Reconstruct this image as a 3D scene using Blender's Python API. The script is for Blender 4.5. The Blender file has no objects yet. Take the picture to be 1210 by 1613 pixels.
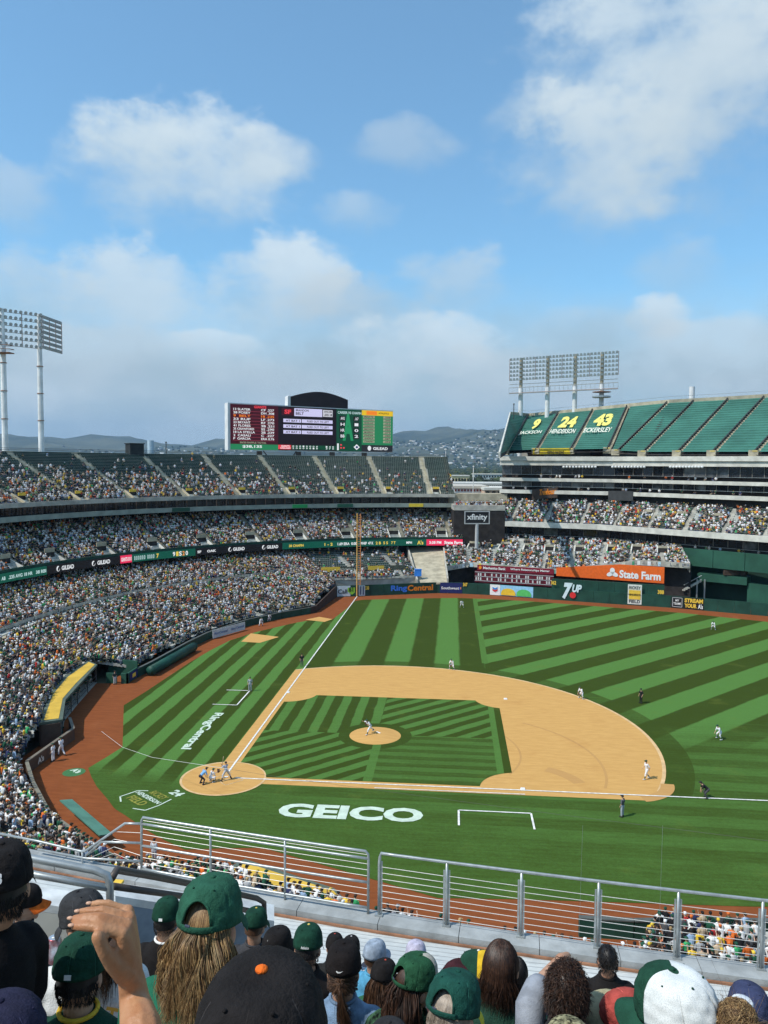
import bpy, bmesh, math, random
import numpy as np
from mathutils import Vector, Matrix
random.seed(7); rng = np.random.default_rng(7)
S = bpy.context.scene
COL = S.collection
rad = math.radians
# ------------------------------------------------------------------ camera
CAM = np.array([20.7077, -69.1912, 28.9276]); YAW, PITCH, ROLL, FPX = -0.087768, -0.060923, 0.006970, 1240.83
_f = np.array([math.sin(YAW)*math.cos(PITCH), math.cos(YAW)*math.cos(PITCH), math.sin(PITCH)])
_r0 = np.array([math.cos(YAW), -math.sin(YAW), 0.0]); _u0 = np.cross(_r0, _f)
_r = _r0*math.cos(ROLL)+_u0*math.sin(ROLL); _u = -_r0*math.sin(ROLL)+_u0*math.cos(ROLL)
cd = bpy.data.cameras.new('camera'); cam = bpy.data.objects.new('camera', cd); COL.objects.link(cam)
cam.matrix_world = Matrix(((_r[0], _u[0], -_f[0], CAM[0]), (_r[1], _u[1], -_f[1], CAM[1]), (_r[2], _u[2], -_f[2], CAM[2]), (0, 0, 0, 1)))
cd.sensor_fit = 'VERTICAL'; cd.sensor_height = 24.0; cd.lens = 24.0*FPX/1613.0
cd.clip_start = 0.05; cd.clip_end = 40000.0
S.camera = cam
def ray(px, py):
    return (px-605)/FPX*_r + (806.5-py)/FPX*_u + _f
def un(px, py, z=None, D=None, Y=None):          # photo pixel -> point: on a height, at a forward distance or on a y plane
    d = ray(px, py)
    t = (z-CAM[2])/d[2] if z is not None else (D if D is not None else (Y-CAM[1])/d[1])
    return CAM + t*d
def pj(P):
    d = np.atleast_2d(P)-CAM; z = d@_f
    return np.stack([605+FPX*(d@_r)/z, 806.5-FPX*(d@_u)/z, z], 1)
# ------------------------------------------------------------------ sun, sky, exposure
SUN_EL, SUN_AZ = rad(52), math.atan2(-0.85, -0.5)       # azimuth from +y towards +x
sdir = Vector((math.sin(SUN_AZ)*math.cos(SUN_EL), math.cos(SUN_AZ)*math.cos(SUN_EL), math.sin(SUN_EL)))
sl = bpy.data.lights.new('sun', 'SUN'); sl.energy = 4.2; sl.angle = rad(0.53); sl.color = (1.0, 0.955, 0.88)
so = bpy.data.objects.new('sun', sl); COL.objects.link(so); so.rotation_euler = sdir.to_track_quat('Z', 'Y').to_euler()
so.location = (0, 0, 300)
S.view_settings.view_transform = 'Standard'; S.view_settings.look = 'None'
S.view_settings.exposure = 0.0; S.view_settings.gamma = 1.0; S.view_settings.use_curve_mapping = False
S.render.engine = 'CYCLES'
S.cycles.use_denoising = True
try: S.cycles.denoiser = 'OPENIMAGEDENOISE'
except Exception: pass
S.cycles.max_bounces = 5; S.cycles.diffuse_bounces = 3; S.cycles.glossy_bounces = 2; S.cycles.transmission_bounces = 3
S.cycles.volume_bounces = 0; S.cycles.transparent_max_bounces = 6; S.cycles.sample_clamp_indirect = 4.0
world = bpy.data.worlds.new('World'); S.world = world; world.use_nodes = True
wt = world.node_tree; wt.nodes.clear()
class NB:                                     # terse node building
    def __init__(s, t): s.t = t
    def n(s, k, **kw):
        o = s.t.nodes.new(k)
        for a, b in kw.items(): setattr(o, a, b)
        return o
    def l(s, a, b): s.t.links.new(a, b)
    def put(s, sock, v):
        if isinstance(v, (int, float)): sock.default_value = v
        elif isinstance(v, (tuple, list)):
            sock.default_value = tuple(v) if len(v) == len(sock.default_value) else tuple(v)+(1.0,)
        else: s.l(v, sock)
    def m(s, op, a, b=0.0, c=0.0, clamp=False):
        o = s.n('ShaderNodeMath', operation=op); o.use_clamp = clamp
        for i, v in enumerate((a, b, c)): s.put(o.inputs[i], v)
        return o.outputs[0]
    def mix(s, f, a, b, kind='MIX'):
        o = s.n('ShaderNodeMix', data_type='RGBA', blend_type=kind)
        s.put(o.inputs[0], f); s.put(o.inputs[6], a); s.put(o.inputs[7], b)
        return o.outputs[2]
    def ss(s, v, a, b, c=0.0, d=1.0):
        o = s.n('ShaderNodeMapRange', interpolation_type='SMOOTHSTEP')
        s.put(o.inputs[0], v)
        for i, q in zip((1, 2, 3, 4), (a, b, c, d)): s.put(o.inputs[i], q)
        return o.outputs[0]
    def noise(s, vec, scale, detail=4.0, rough=0.55, dim='3D', dist=0.0):
        o = s.n('ShaderNodeTexNoise', noise_dimensions=dim)
        if vec is not None: s.l(vec, o.inputs['Vector'])
        o.inputs['Scale'].default_value = scale; o.inputs['Detail'].default_value = detail
        o.inputs['Roughness'].default_value = rough; o.inputs['Distortion'].default_value = dist
        return o.outputs[0]
    def xyz(s, a, b, c):
        o = s.n('ShaderNodeCombineXYZ')
        for i, v in enumerate((a, b, c)): s.put(o.inputs[i], v)
        return o.outputs[0]
    def sep(s, v):
        o = s.n('ShaderNodeSeparateXYZ'); s.l(v, o.inputs[0]); return o.outputs
def build_world():
    w = NB(wt)
    sky = w.n('ShaderNodeTexSky', sky_type='NISHITA'); sky.sun_disc = False
    sky.sun_elevation = SUN_EL; sky.sun_rotation = SUN_AZ % (2*math.pi)
    sky.air_density = 1.0; sky.dust_density = 0.6; sky.ozone_density = 1.6; sky.altitude = 10
    tc = w.n('ShaderNodeTexCoord'); x, y, z = w.sep(tc.outputs['Generated'])
    az = w.m('ARCTAN2', x, y); el = w.m('ARCSINE', z)
    pv = w.xyz(az, w.m('MULTIPLY', el, 1.5), 0.0)
    n1 = w.noise(pv, 7.0, 9.0, 0.56); n2 = w.noise(pv, 3.2, 5.0, 0.5); n3 = w.noise(pv, 22.0, 5.0, 0.6)
    def ang(px, py):
        d = ray(px, py); d = d/np.linalg.norm(d); return math.atan2(d[0], d[1]), math.asin(d[2])
    base = w.mix(0.14, w.mix(1.0, sky.outputs[0], (1.08, 1.74, 1.92), 'MULTIPLY'), (5.2, 7.2, 8.6))          # thin veil of moisture over the whole sky
    col = base
    # broken cloud outside the part in view carries on at the same density
    axis = w.m('ADD', w.m('MULTIPLY', w.m('SUBTRACT', az, YAW), w.m('SUBTRACT', az, YAW)), w.m('MULTIPLY', w.m('SUBTRACT', el, 0.16), w.m('SUBTRACT', el, 0.16)))
    far = w.ss(axis, 0.30, 0.62)
    gm = w.m('MULTIPLY', w.m('MULTIPLY', w.ss(n2, 0.50, 0.66), far), 0.75)
    col = w.mix(gm, col, (6.4, 7.5, 8.2))
    # grey stratus low over the hills, thinning upwards
    e0 = ang(605, 655)[1]; e1 = ang(605, 430)[1]
    lev = w.m('ADD', el, w.m('MULTIPLY', w.m('SUBTRACT', n1, 0.5), 0.14))
    sm = w.m('MULTIPLY', w.ss(lev, e1, e0+0.035), w.ss(n2, 0.2, 0.52, 0.75, 0.98))
    scol = w.mix(w.ss(n1, 0.36, 0.66), (4.4, 5.7, 6.5), (6.0, 7.1, 7.8))
    scol = w.mix(w.ss(el, e0-0.05, e0+0.03, 0.55, 0.0), scol, (3.4, 4.8, 5.9))
    col = w.mix(sm, col, scol)
    #        px    py   a    b   opacity  bright
    CL = [(275, 262, 190, 105, .80, 1.0), (215, 225, 105, 62, .75, 1.0), (425, 248, 85, 45, .50, .95), (1050, 95, 245, 190, .80, 1.0),
          (935, 255, 165, 115, .72, .95), (1150, 190, 170, 150, .55, .9), (835, 182, 85, 50, .45, .95), (640, 226, 95, 42, .40, .9), (570, 334, 78, 36, .42, .95),
          (5, 315, 95, 60, .45, .9), (195, 455, 125, 82, .80, 1.0), (45, 455, 110, 66, .62, .92), (440, 460, 140, 92, .85, 1.0),
          (560, 490, 150, 60, .6, .8), (715, 448, 110, 62, .55, .9), (650, 548, 190, 62, .82, 1.0), (800, 600, 220, 60, .6, .85), (1035, 500, 55, 38, .85, 1.02),
          (1075, 425, 80, 48, .35, .85), (345, 545, 95, 22, .6, 1.0), (110, 560, 220, 50, .55, .82), (1120, 545, 160, 45, .6, .9), (930, 520, 130, 40, .45, .85), (390, 600, 200, 40, .5, .78)]
    for (px, py, a, b, op, br) in CL:
        u0, v0 = ang(px, py); ua = a/FPX; vb = b/FPX
        du = w.m('MULTIPLY', w.m('SUBTRACT', az, u0), 1/ua); dv = w.m('MULTIPLY', w.m('SUBTRACT', el, v0), 1/vb)
        d = w.m('SUBTRACT', 1.0, w.m('ADD', w.m('MULTIPLY', du, du), w.m('MULTIPLY', dv, dv)))
        d = w.m('MAXIMUM', d, -1.2)
        d = w.m('ADD', d, w.m('MULTIPLY', w.m('SUBTRACT', n1, 0.5), 3.4))
        d = w.m('ADD', d, w.m('MULTIPLY', w.m('SUBTRACT', n3, 0.5), 0.9))
        soft = w.m('ADD', 1.15, w.m('MULTIPLY', dv, -0.5))
        mk = w.m('MULTIPLY', w.ss(d, 0.0, w.m('MAXIMUM', soft, 0.3)), op)
        sh = w.m('ADD', w.m('MULTIPLY', dv, 0.42), w.m('ADD', 0.52, w.m('MULTIPLY', w.m('SUBTRACT', n1, 0.5), 1.3)), clamp=True)
        cc = w.mix(sh, (4.9*br, 6.3*br, 7.3*br), (7.5*br, 8.6*br, 9.2*br))
        col = w.mix(mk, col, cc)
    bg = w.n('ShaderNodeBackground'); w.l(col, bg.inputs[0]); bg.inputs[1].default_value = 0.1
    out = w.n('ShaderNodeOutputWorld'); w.l(bg.outputs[0], out.inputs[0])
build_world()
world.cycles.sampling_method = "MANUAL"; world.cycles.sample_map_resolution = 256
# ------------------------------------------------------------------ helpers
def link(o, parent=None):
    COL.objects.link(o)
    if parent is not None: o.parent = parent
    return o
def tag(o, label=None, cat=None, group=None, kind=None):
    for k, v in (('label', label), ('category', cat), ('group', group), ('kind', kind)):
        if v: o[k] = v
    return o
def empty(name, loc=(0, 0, 0), rz=0.0):
    o = bpy.data.objects.new(name, None); o.empty_display_size = 0.3
    o.location = [float(v) for v in loc]; o.rotation_euler = (0, 0, rz); return link(o)
class MB:
    def __init__(s): s.v = []; s.f = []; s.m = []
    def add(s, verts, faces, mi=0):
        b = len(s.v); s.v.extend([tuple(float(c) for c in q) for q in verts])
        s.f.extend([tuple(i+b for i in q) for q in faces]); s.m.extend([mi]*len(faces)); return s
    def box(s, c, d, rz=0.0, mi=0):
        cx, cy, cz = c; hx, hy, hz = d[0]/2, d[1]/2, d[2]/2; ca, sa = math.cos(rz), math.sin(rz)
        V = [(cx+ca*x-sa*y, cy+sa*x+ca*y, cz+z) for z in (-hz, hz) for x, y in ((-hx, -hy), (hx, -hy), (hx, hy), (-hx, hy))]
        return s.add(V, [(3, 2, 1, 0), (4, 5, 6, 7), (0, 1, 5, 4), (1, 2, 6, 5), (2, 3, 7, 6), (3, 0, 4, 7)], mi)
    def hexa(s, lo, hi, mi=0):                  # two rings of equal length joined into a closed solid
        n = len(lo); F = [tuple(range(n-1, -1, -1)), tuple(range(n, 2*n))]
        F += [(i, (i+1) % n, n+(i+1) % n, n+i) for i in range(n)]
        return s.add(list(lo)+list(hi), F, mi)
    def prism(s, poly, z0, z1, mi=0):
        return s.hexa([(p[0], p[1], z0) for p in poly], [(p[0], p[1], z1) for p in poly], mi)
    def tube(s, pts, r, n=6, mi=0, cap=True):
        P = [Vector([float(c) for c in q]) for q in pts]
        if isinstance(r, (int, float)): r = [r]*len(P)
        R = []; prev = None
        for i, q in enumerate(P):
            t = (P[min(i+1, len(P)-1)]-P[max(i-1, 0)]).normalized()
            if prev is None:
                a = Vector((0, 0, 1)) if abs(t.z) < 0.9 else Vector((1, 0, 0))
                a = (a-t*a.dot(t)).normalized()
            else:
                a = prev-t*prev.dot(t); a = a.normalized() if a.length > 1e-6 else prev
            prev = a; b = t.cross(a); rr = r[i] if not isinstance(r[i], (int, float)) else (r[i], r[i])
            R.append([q+a*(math.cos(k*2*math.pi/n)*rr[0])+b*(math.sin(k*2*math.pi/n)*rr[1]) for k in range(n)])
        V = [v for ring in R for v in ring]; F = []
        for i in range(len(P)-1):
            F += [(i*n+k, i*n+(k+1) % n, (i+1)*n+(k+1) % n, (i+1)*n+k) for k in range(n)]
        if cap: F += [tuple(range(n-1, -1, -1)), tuple((len(P)-1)*n+k for k in range(n))]
        return s.add(V, F, mi)
    def limb(s, pts, r, n=10, mi=0):            # tube with rounded ends
        P = [Vector([float(c) for c in q]) for q in pts]; r = list(r) if not isinstance(r, (int, float)) else [r]*len(P)
        t0 = (P[0]-P[1]).normalized(); t1 = (P[-1]-P[-2]).normalized()
        A = [P[0]+t0*r[0]*.92, P[0]+t0*r[0]*.6]; B = [P[-1]+t1*r[-1]*.6, P[-1]+t1*r[-1]*.92]
        return s.tube(A+P+B, [r[0]*.3, r[0]*.78]+r+[r[-1]*.78, r[-1]*.3], n, mi)
    def ell(s, c, rx, ry, rz, nu=12, nv=8, mi=0, M=None):
        V = []; F = []
        for j in range(1, nv):
            a = math.pi*j/nv
            for i in range(nu):
                b = 2*math.pi*i/nu; V.append(Vector((rx*math.sin(a)*math.cos(b), ry*math.sin(a)*math.sin(b), rz*math.cos(a))))
        V += [Vector((0, 0, rz)), Vector((0, 0, -rz))]
        if M is not None: V = [M@v for v in V]
        V = [(v.x+c[0], v.y+c[1], v.z+c[2]) for v in V]
        t, bt = len(V)-2, len(V)-1
        for j in range(nv-2):
            F += [(j*nu+i, (j+1)*nu+i, (j+1)*nu+(i+1) % nu, j*nu+(i+1) % nu) for i in range(nu)]
        F += [(t, i, (i+1) % nu) for i in range(nu)]+[(bt, (nv-2)*nu+(i+1) % nu, (nv-2)*nu+i) for i in range(nu)]
        return s.add(V, F, mi)
    def loft(s, rings, mi=0):
        n = len(rings[0]); V = [v for r in rings for v in r]; F = [tuple(range(n-1, -1, -1)), tuple((len(rings)-1)*n+k for k in range(n))]
        for i in range(len(rings)-1): F += [(i*n+k, i*n+(k+1) % n, (i+1)*n+(k+1) % n, (i+1)*n+k) for k in range(n)]
        return s.add(V, F, mi)
    def mesh(s, name, mats):
        me = bpy.data.meshes.new(name); me.from_pydata(s.v, [], s.f)
        for m in (mats if isinstance(mats, (list, tuple)) else [mats]): me.materials.append(m)
        if any(s.m): me.polygons.foreach_set('material_index', s.m)
        me.update(); return me
    def build(s, name, mats, parent=None, smooth=False):
        me = s.mesh(name, mats)
        if smooth: me.polygons.foreach_set('use_smooth', [True]*len(me.polygons))
        return link(bpy.data.objects.new(name, me), parent)
def remesh(o, vox, smooth=2):
    m = o.modifiers.new('Remesh', 'REMESH'); m.mode = 'VOXEL'; m.voxel_size = vox; m.use_smooth_shade = True
    if smooth:
        k = o.modifiers.new('Smooth', 'SMOOTH'); k.iterations = smooth; k.factor = 0.5
    return o
def struct(o): o['kind'] = 'structure'; return o
# ------------------------------------------------------------------ materials
MATS = {}
def mat(name, col, rough=0.7, var=0.12, scale=3.0, bump=0.0, bscale=30.0, metal=0.0, spec=0.3, emit=None, es=1.0, col2=None, obj=False, detail=4.0):
    if name in MATS: return MATS[name]
    m = bpy.data.materials.new(name); m.use_nodes = True; t = m.node_tree; t.nodes.clear(); b = NB(t)
    p = b.n('ShaderNodeBsdfPrincipled'); o = b.n('ShaderNodeOutputMaterial'); b.l(p.outputs[0], o.inputs[0])
    tc = b.n('ShaderNodeTexCoord'); vec = tc.outputs['Object'] if obj else b.n('ShaderNodeNewGeometry').outputs['Position']
    c2 = col2 or tuple(max(0, c*(1-2.2*var)) for c in col)
    c1 = col if col2 else tuple(min(1, c*(1+0.8*var)) for c in col)
    n = b.noise(vec, scale, detail, 0.6)
    b.l(b.mix(b.ss(n, 0.3, 0.7), c2, c1), p.inputs['Base Color'])
    p.inputs['Roughness'].default_value = rough; p.inputs['Metallic'].default_value = metal
    p.inputs['Specular IOR Level'].default_value = spec
    if bump:
        bp = b.n('ShaderNodeBump'); bp.inputs['Strength'].default_value = bump; bp.inputs['Distance'].default_value = 0.02
        b.l(b.noise(vec, bscale, 3.0), bp.inputs['Height']); b.l(bp.outputs[0], p.inputs['Normal'])
    if emit:
        p.inputs['Emission Color'].default_value = tuple(emit)+(1,); p.inputs['Emission Strength'].default_value = es
    MATS[name] = m; return m
def paint(col, rough=0.6, spec=0.3):
    k = 'paint_%02x%02x%02x_%d' % tuple([int(255*min(1, max(0, c))) for c in col]+[int(rough*10)])
    return mat(k, col, rough, 0.06, 2.0, spec=spec)
def screen(col, es=1.0):                      # a lit display surface
    k = 'screen_%02x%02x%02x' % tuple(int(255*c) for c in col)
    return mat(k, tuple(c*.2 for c in col), 0.5, 0.0, 1.0, emit=col, es=es)
concrete = mat('concrete', (.46, .44, .38), .85, .14, .6, .15, 8)
concrete_light = mat('concrete_light', (.62, .60, .53), .85, .10, .5, .12, 8)
concrete_tan = mat('concrete_tan', (.45, .40, .29), .9, .14, .6, .12, 9)
tread_grey = mat('tread_grey', (.44, .45, .41), .9, .12, .8)
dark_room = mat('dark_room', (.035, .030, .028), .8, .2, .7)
brown_dark = mat('brown_dark', (.085, .055, .04), .7, .15, .8)
seat_green = mat('seat_green', (.018, .05, .036), .55, .2, .5)
pad_green = mat('pad_green', (.014, .062, .042), .6, .14, .4)
green_wall = mat('green_wall', (.022, .09, .058), .65, .12, .25)
tarp_green = mat("tarp_green", (.055, .185, .14), .6, .12, .12, .25, 1.2)
glass_mid = mat('glass_mid', (.11, .115, .12), .12, .5, .3, spec=.6)
glass_dark = mat('glass_dark', (.022, .022, .026), .08, .4, .35, spec=.6)
steel_white = mat('steel_white', (.72, .72, .70), .5, .05, .5)
steel_grey = mat('steel_grey', (.40, .43, .43), .38, .06, 2.0, metal=.55, spec=.5)
steel_dark = mat('steel_dark', (.06, .06, .06), .5, .1, 1.0)
rust = mat('rust', (.33, .16, .09), .8, .2, 2.0)
yellow_p = paint((.80, .52, .06)); white_p = paint((.80, .80, .78)); black_p = paint((.015, .014, .016)); orange_p = paint((.80, .16, .03))
# ------------------------------------------------------------------ lettering
_fc = {}
def glyphs(s, bold=0.0, shear=0.0):
    k = (s, bold, shear)
    if k not in _fc:
        cu = bpy.data.curves.new('lettering', 'FONT'); cu.body = s; cu.offset = bold; cu.shear = shear; cu.resolution_u = 3
        ob = bpy.data.objects.new('lettering', cu); me = bpy.data.meshes.new_from_object(ob)
        n = len(me.vertices); V = np.zeros(n*3); me.vertices.foreach_get('co', V); V = V.reshape(-1, 3)
        F = [tuple(p.vertices) for p in me.polygons]
        bpy.data.objects.remove(ob); bpy.data.curves.remove(cu); bpy.data.meshes.remove(me)
        lo, hi = V.min(0), V.max(0); V = (V-lo)/np.maximum(hi-lo, 1e-6); _fc[k] = (V[:, :2], F)
    return _fc[k]
def lettering(s, o, R, U, m, parent=None, name='lettering', lift=0.03, bold=0.02, shear=0.0):
    o, R, U = (np.array(q, float) for q in (o, R, U)); V, F = glyphs(s, bold, shear)
    N = np.cross(R, U); N /= np.linalg.norm(N)
    P = o+V[:, :1]*R+V[:, 1:]*U+N*lift
    return MB().add(P, F).build(name, m, parent)
def panel(o, R, U, th, m, name, parent=None):       # a slab whose front face is o, o+R, o+R+U, o+U
    o, R, U = (np.array(q, float) for q in (o, R, U)); N = np.cross(R, U); N /= np.linalg.norm(N)
    q = [o, o+R, o+R+U, o+U]
    return MB().hexa([p-N*th for p in q], q).build(name, m, parent)
def quadpts(P, bl, br, tr, tl):                      # flat sub-quad of a frame given by its corner pixels: unused corners follow
    return [un(*q, **P) for q in (bl, br, tr, tl)]
# ------------------------------------------------------------------ field
def stripe_mat(name, infield):  # mowing stripes: the sheen of bent blades is painted as base colour
    m = bpy.data.materials.new(name); m.use_nodes = True; t = m.node_tree; t.nodes.clear(); b = NB(t)
    p = b.n('ShaderNodeBsdfPrincipled'); o = b.n('ShaderNodeOutputMaterial'); b.l(p.outputs[0], o.inputs[0])
    pos = b.n('ShaderNodeNewGeometry').outputs['Position']; x, y, z = b.sep(pos)
    wob = b.m('MULTIPLY', b.m('SUBTRACT', b.noise(pos, .35, 3), .5), .35)
    def st(v, w, ph=0.0, e=.04):
        f = b.m('FRACT', b.m('ADD', b.m('MULTIPLY', b.m('ADD', v, wob), 1/(2*w)), 100.0+ph))
        tri = b.m('ABSOLUTE', b.m('SUBTRACT', f, .5))       # 0 at .5, .5 at 0
        return b.ss(tri, .25-e, .25+e)
    def pick(c, a, d):
        return b.m('ADD', b.m('MULTIPLY', c, a), b.m('MULTIPLY', b.m('SUBTRACT', 1.0, c), d))
    dg = b.m('MULTIPLY', b.m('SUBTRACT', x, y), .70711)
    gt = lambda v, q: b.m('GREATER_THAN', v, q)
    if infield:
        nw = st(x, 1.07, .25); ne = st(dg, 1.05); sw = st(dg, 1.0, .3); se = b.m('ADD', .35, b.m('MULTIPLY', st(y, .95), .35))
        up = gt(y, 13.1); rt = gt(x, 12.9)
        s = pick(up, pick(rt, ne, nw), pick(rt, se, sw))
        ed = b.ss(x, 25.1, 25.15); ed2 = b.ss(x, 25.75, 25.8); s = pick(ed, b.m('SUBTRACT', 1.0, ed2), s)
        ring = b.m('SQRT', b.m('ADD', b.m('POWER', b.m('ABSOLUTE', b.m('SUBTRACT', x, 12.72)), 2.0), b.m('POWER', b.m('ABSOLUTE', b.m('SUBTRACT', y, 12.72)), 2.0)))
        s = pick(b.m('LESS_THAN', ring, 3.9), .12, s)
        cs = b.m('MULTIPLY', b.m('LESS_THAN', b.m('ABSOLUTE', b.m('SUBTRACT', x, 13.2)), .42), b.m('LESS_THAN', y, 13.0)); s = pick(cs, .95, s)
        con = .78
    else:
        lf = st(x, 3.65, .25); rf = st(dg, 3.65, .1, .03); fl = st(x, 1.56, .12); fr = b.m('ADD', .30, b.m('MULTIPLY', st(b.m('ADD', y, b.m('MULTIPLY', x, .02)), 1.9), .22))
        s = pick(gt(x, 25.55), rf, lf); s = pick(gt(x, -1.0), s, fl)
        tmp = b.ss(b.m('ADD', b.m('MULTIPLY', y, 1.0), b.m('MULTIPLY', b.m('MAXIMUM', b.m('SUBTRACT', x, 24.0), 0.0), -0.32)), 2.0, 16.0)
        s = pick(gt(x, 2.0), b.m('ADD', b.m('MULTIPLY', s, tmp), b.m('MULTIPLY', fr, b.m('SUBTRACT', 1.0, tmp))), s)
        nh = b.ss(b.m('ADD', y, b.m('MULTIPLY', x, .25)), -4.0, 1.0); s = b.m('ADD', b.m('MULTIPLY', s, nh), b.m('MULTIPLY', b.m('SUBTRACT', 1.0, nh), .38))
        # dark turned strip round the skinned infield
        rg = b.m('SQRT', b.m('ADD', b.m('POWER', b.m('ABSOLUTE', b.m('SUBTRACT', x, 13.04)), 2.0), b.m('POWER', b.m('ABSOLUTE', b.m('SUBTRACT', y, 13.04)), 2.0)))
        s = pick(b.m('MULTIPLY', b.m('MULTIPLY', b.m('LESS_THAN', rg, 31.5), gt(x, 0.0)), gt(y, 0.0)), b.m('MULTIPLY', s, .35), s)
        bd = b.m('LESS_THAN', b.m('ABSOLUTE', b.m('SUBTRACT', x, 25.6)), .45); s = pick(b.m('MULTIPLY', bd, gt(y, 45.0)), .75, s)
        con = 1.0
    n1 = b.noise(pos, .22, 5, .6); n2 = b.noise(pos, 3.2, 6, .75); n3 = b.noise(pos, 14., 3, .7)
    s = b.m('ADD', b.m('MULTIPLY', s, con), b.m('MULTIPLY', b.m('SUBTRACT', n1, .5), .35))
    s = b.m('ADD', s, b.m('MULTIPLY', b.m('SUBTRACT', n2, .5), .6))
    ns = b.noise(b.xyz(b.m('MULTIPLY', x, .12), b.m('MULTIPLY', y, 1.6), 0.), 1.6, 6, .75); s = b.m('ADD', s, b.m('MULTIPLY', b.m('SUBTRACT', ns, .5), .75))
    c = b.mix(b.ss(s, -.05, 1.05), (.036, .058, .0045), (.088, .205, .042))
    c = b.mix(b.ss(n3, .35, .75, 0., .5), c, (.036, .060, .008))
    c = b.mix(b.ss(n1, .58, .75, 0., .30), c, (.12, .14, .02))
    b.l(c, p.inputs['Base Color']); p.inputs['Roughness'].default_value = .9; p.inputs['Specular IOR Level'].default_value = .12
    bp = b.n('ShaderNodeBump'); bp.inputs['Strength'].default_value = .5; bp.inputs['Distance'].default_value = .05
    b.l(n3, bp.inputs['Height']); b.l(bp.outputs[0], p.inputs['Normal'])
    return m
def dirt_mat(name, c1, c2, c3, wear=.5, sx=1.0):
    m = bpy.data.materials.new(name); m.use_nodes = True; t = m.node_tree; t.nodes.clear(); b = NB(t)
    p = b.n('ShaderNodeBsdfPrincipled'); o = b.n('ShaderNodeOutputMaterial'); b.l(p.outputs[0], o.inputs[0])
    pos = b.n('ShaderNodeNewGeometry').outputs['Position']; x, y, z = b.sep(pos)
    n1 = b.noise(pos, .25, 5, .6, dist=.4); n2 = b.noise(b.xyz(b.m('MULTIPLY', x, .5*sx), b.m('MULTIPLY', y, 2.2), 0.), 1.1, 6, .7); n3 = b.noise(pos, 9., 4, .7)
    c = b.mix(b.ss(n2, .35, .68), c2, c1); c = b.mix(b.ss(n1, .55, .78, 0., wear), c, c3); c = b.mix(b.ss(n3, .5, .8, 0., .35), c, c2)
    b.l(c, p.inputs['Base Color']); p.inputs['Roughness'].default_value = .95; p.inputs['Specular IOR Level'].default_value = .1
    bp = b.n('ShaderNodeBump'); bp.inputs['Strength'].default_value = .4; bp.inputs['Distance'].default_value = .03
    b.l(n3, bp.inputs['Height']); b.l(bp.outputs[0], p.inputs['Normal'])
    return m
grass_m = stripe_mat('mown_grass', False); ingrass_m = stripe_mat('infield_mown_grass', True)
dirt_m = dirt_mat('infield_dirt', (.60, .345, .115), (.53, .295, .095), (.42, .20, .06), .45)
track_m = dirt_mat('track_clay', (.25, .076, .025), (.195, .058, .019), (.29, .10, .038), .5)
chalk = mat('chalk', (.78, .77, .72), .9, .12, 3.0)
lime = mat('field_paint_white', (.56, .66, .54), .9, .07, 1.5); fpaint_y = mat('field_paint_yellow', (.30, .30, .05), .9, .2, 2.5)
mir = lambda L: [(y, x) for x, y in reversed(L)]
PERIM = [(-10.8, -10.8), (-13.1, -7.9), (-15.4, -5.0), (-18.3, -.8), (-18.35, 8.3), (-20.4, 11.6), (-21.7, 15.7), (-23.0, 20.5), (-24.4, 28.6), (-21.3, 28.7), (-21.3, 32.0),
         (-20.8, 36), (-19.9, 48.4), (-19.0, 55.4), (-17.4, 60.5), (-15.4, 66.5), (-10.9, 74), (-6.4, 79.6), (-5.6, 81), (-4.3, 99.0), (-.2, 100.2), (17.4, 107.0), (21, 107.3), (29.1, 105.9), (38.1, 102.9), (53.5, 98.0),
         (65.2, 94.9), (81.6, 87.9)]
GRASS = [(-7.35, -7.0), (-8.3, -5.8), (-10.7, -3), (-12.2, -.9), (-13.4, 1), (-12.9, 3.8), (-12.5, 6.7), (-18.1, 20), (-17.7, 25.6), (-17.07, 40.5), (-16.4, 48), (-15.3, 55.1), (-12.8, 61.7), (-7.8, 70.2), (-5.9, 72.5), (-1.4, 74.5), (-.8, 80),
         (-.33, 84.9), (.33, 94.5), (1.6, 96.0), (12, 99.2), (21.9, 101.0), (30, 100.4), (38.5, 98.4), (56.3, 92.6), (66.4, 89), (79.5, 82)]
FIELD = empty('baseball_field'); struct(FIELD)
def sheet(name, poly, z, m, parent=FIELD):
    return MB().add([(p[0], p[1], z) for p in poly], [tuple(range(len(poly)))]).build(name, m, parent)
g = MB()
NG = 48
rs = [0, 400, 1500, 4000, 9000, 16000, 26000]
V = [(30, 40, -.6)]
for r in rs[1:]: V += [(30+r*math.cos(2*math.pi*k/NG), 40+r*math.sin(2*math.pi*k/NG), -.6) for k in range(NG)]
F = [(0, 1+k, 1+(k+1) % NG) for k in range(NG)]
for i in range(len(rs)-2): F += [(1+i*NG+k, 1+(i+1)*NG+k, 1+(i+1)*NG+(k+1) % NG, 1+i*NG+(k+1) % NG) for k in range(NG)]
struct(g.add(V, F).build('ground', mat('city_ground', (.16, .15, .12), .95, .3, .006, detail=8, col2=(.07, .085, .045))))
per = PERIM+mir(PERIM)
cen = np.mean(np.array(per), 0)
sheet('warning_track', [tuple(cen+(np.array(p)-cen)*1.06) for p in per], 0.0, track_m)
sheet('outfield_grass', GRASS+mir(GRASS), .02, grass_m)
def arc(c, r, a0, a1, n=24): return [(c[0]+r*math.cos(rad(a0+(a1-a0)*i/n)), c[1]+r*math.sin(rad(a0+(a1-a0)*i/n))) for i in range(n+1)]
RB = 28.96; MC = (13.04, 13.04)
a_lo = math.degrees(math.asin((-.97-MC[1])/RB)); a_hi = 180-math.degrees(math.acos((MC[0]+1.08)/RB))
sheet('infield_dirt', [(-1.08, -.97)]+arc(MC, RB, a_lo, a_hi, 60), .04, dirt_m)
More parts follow.
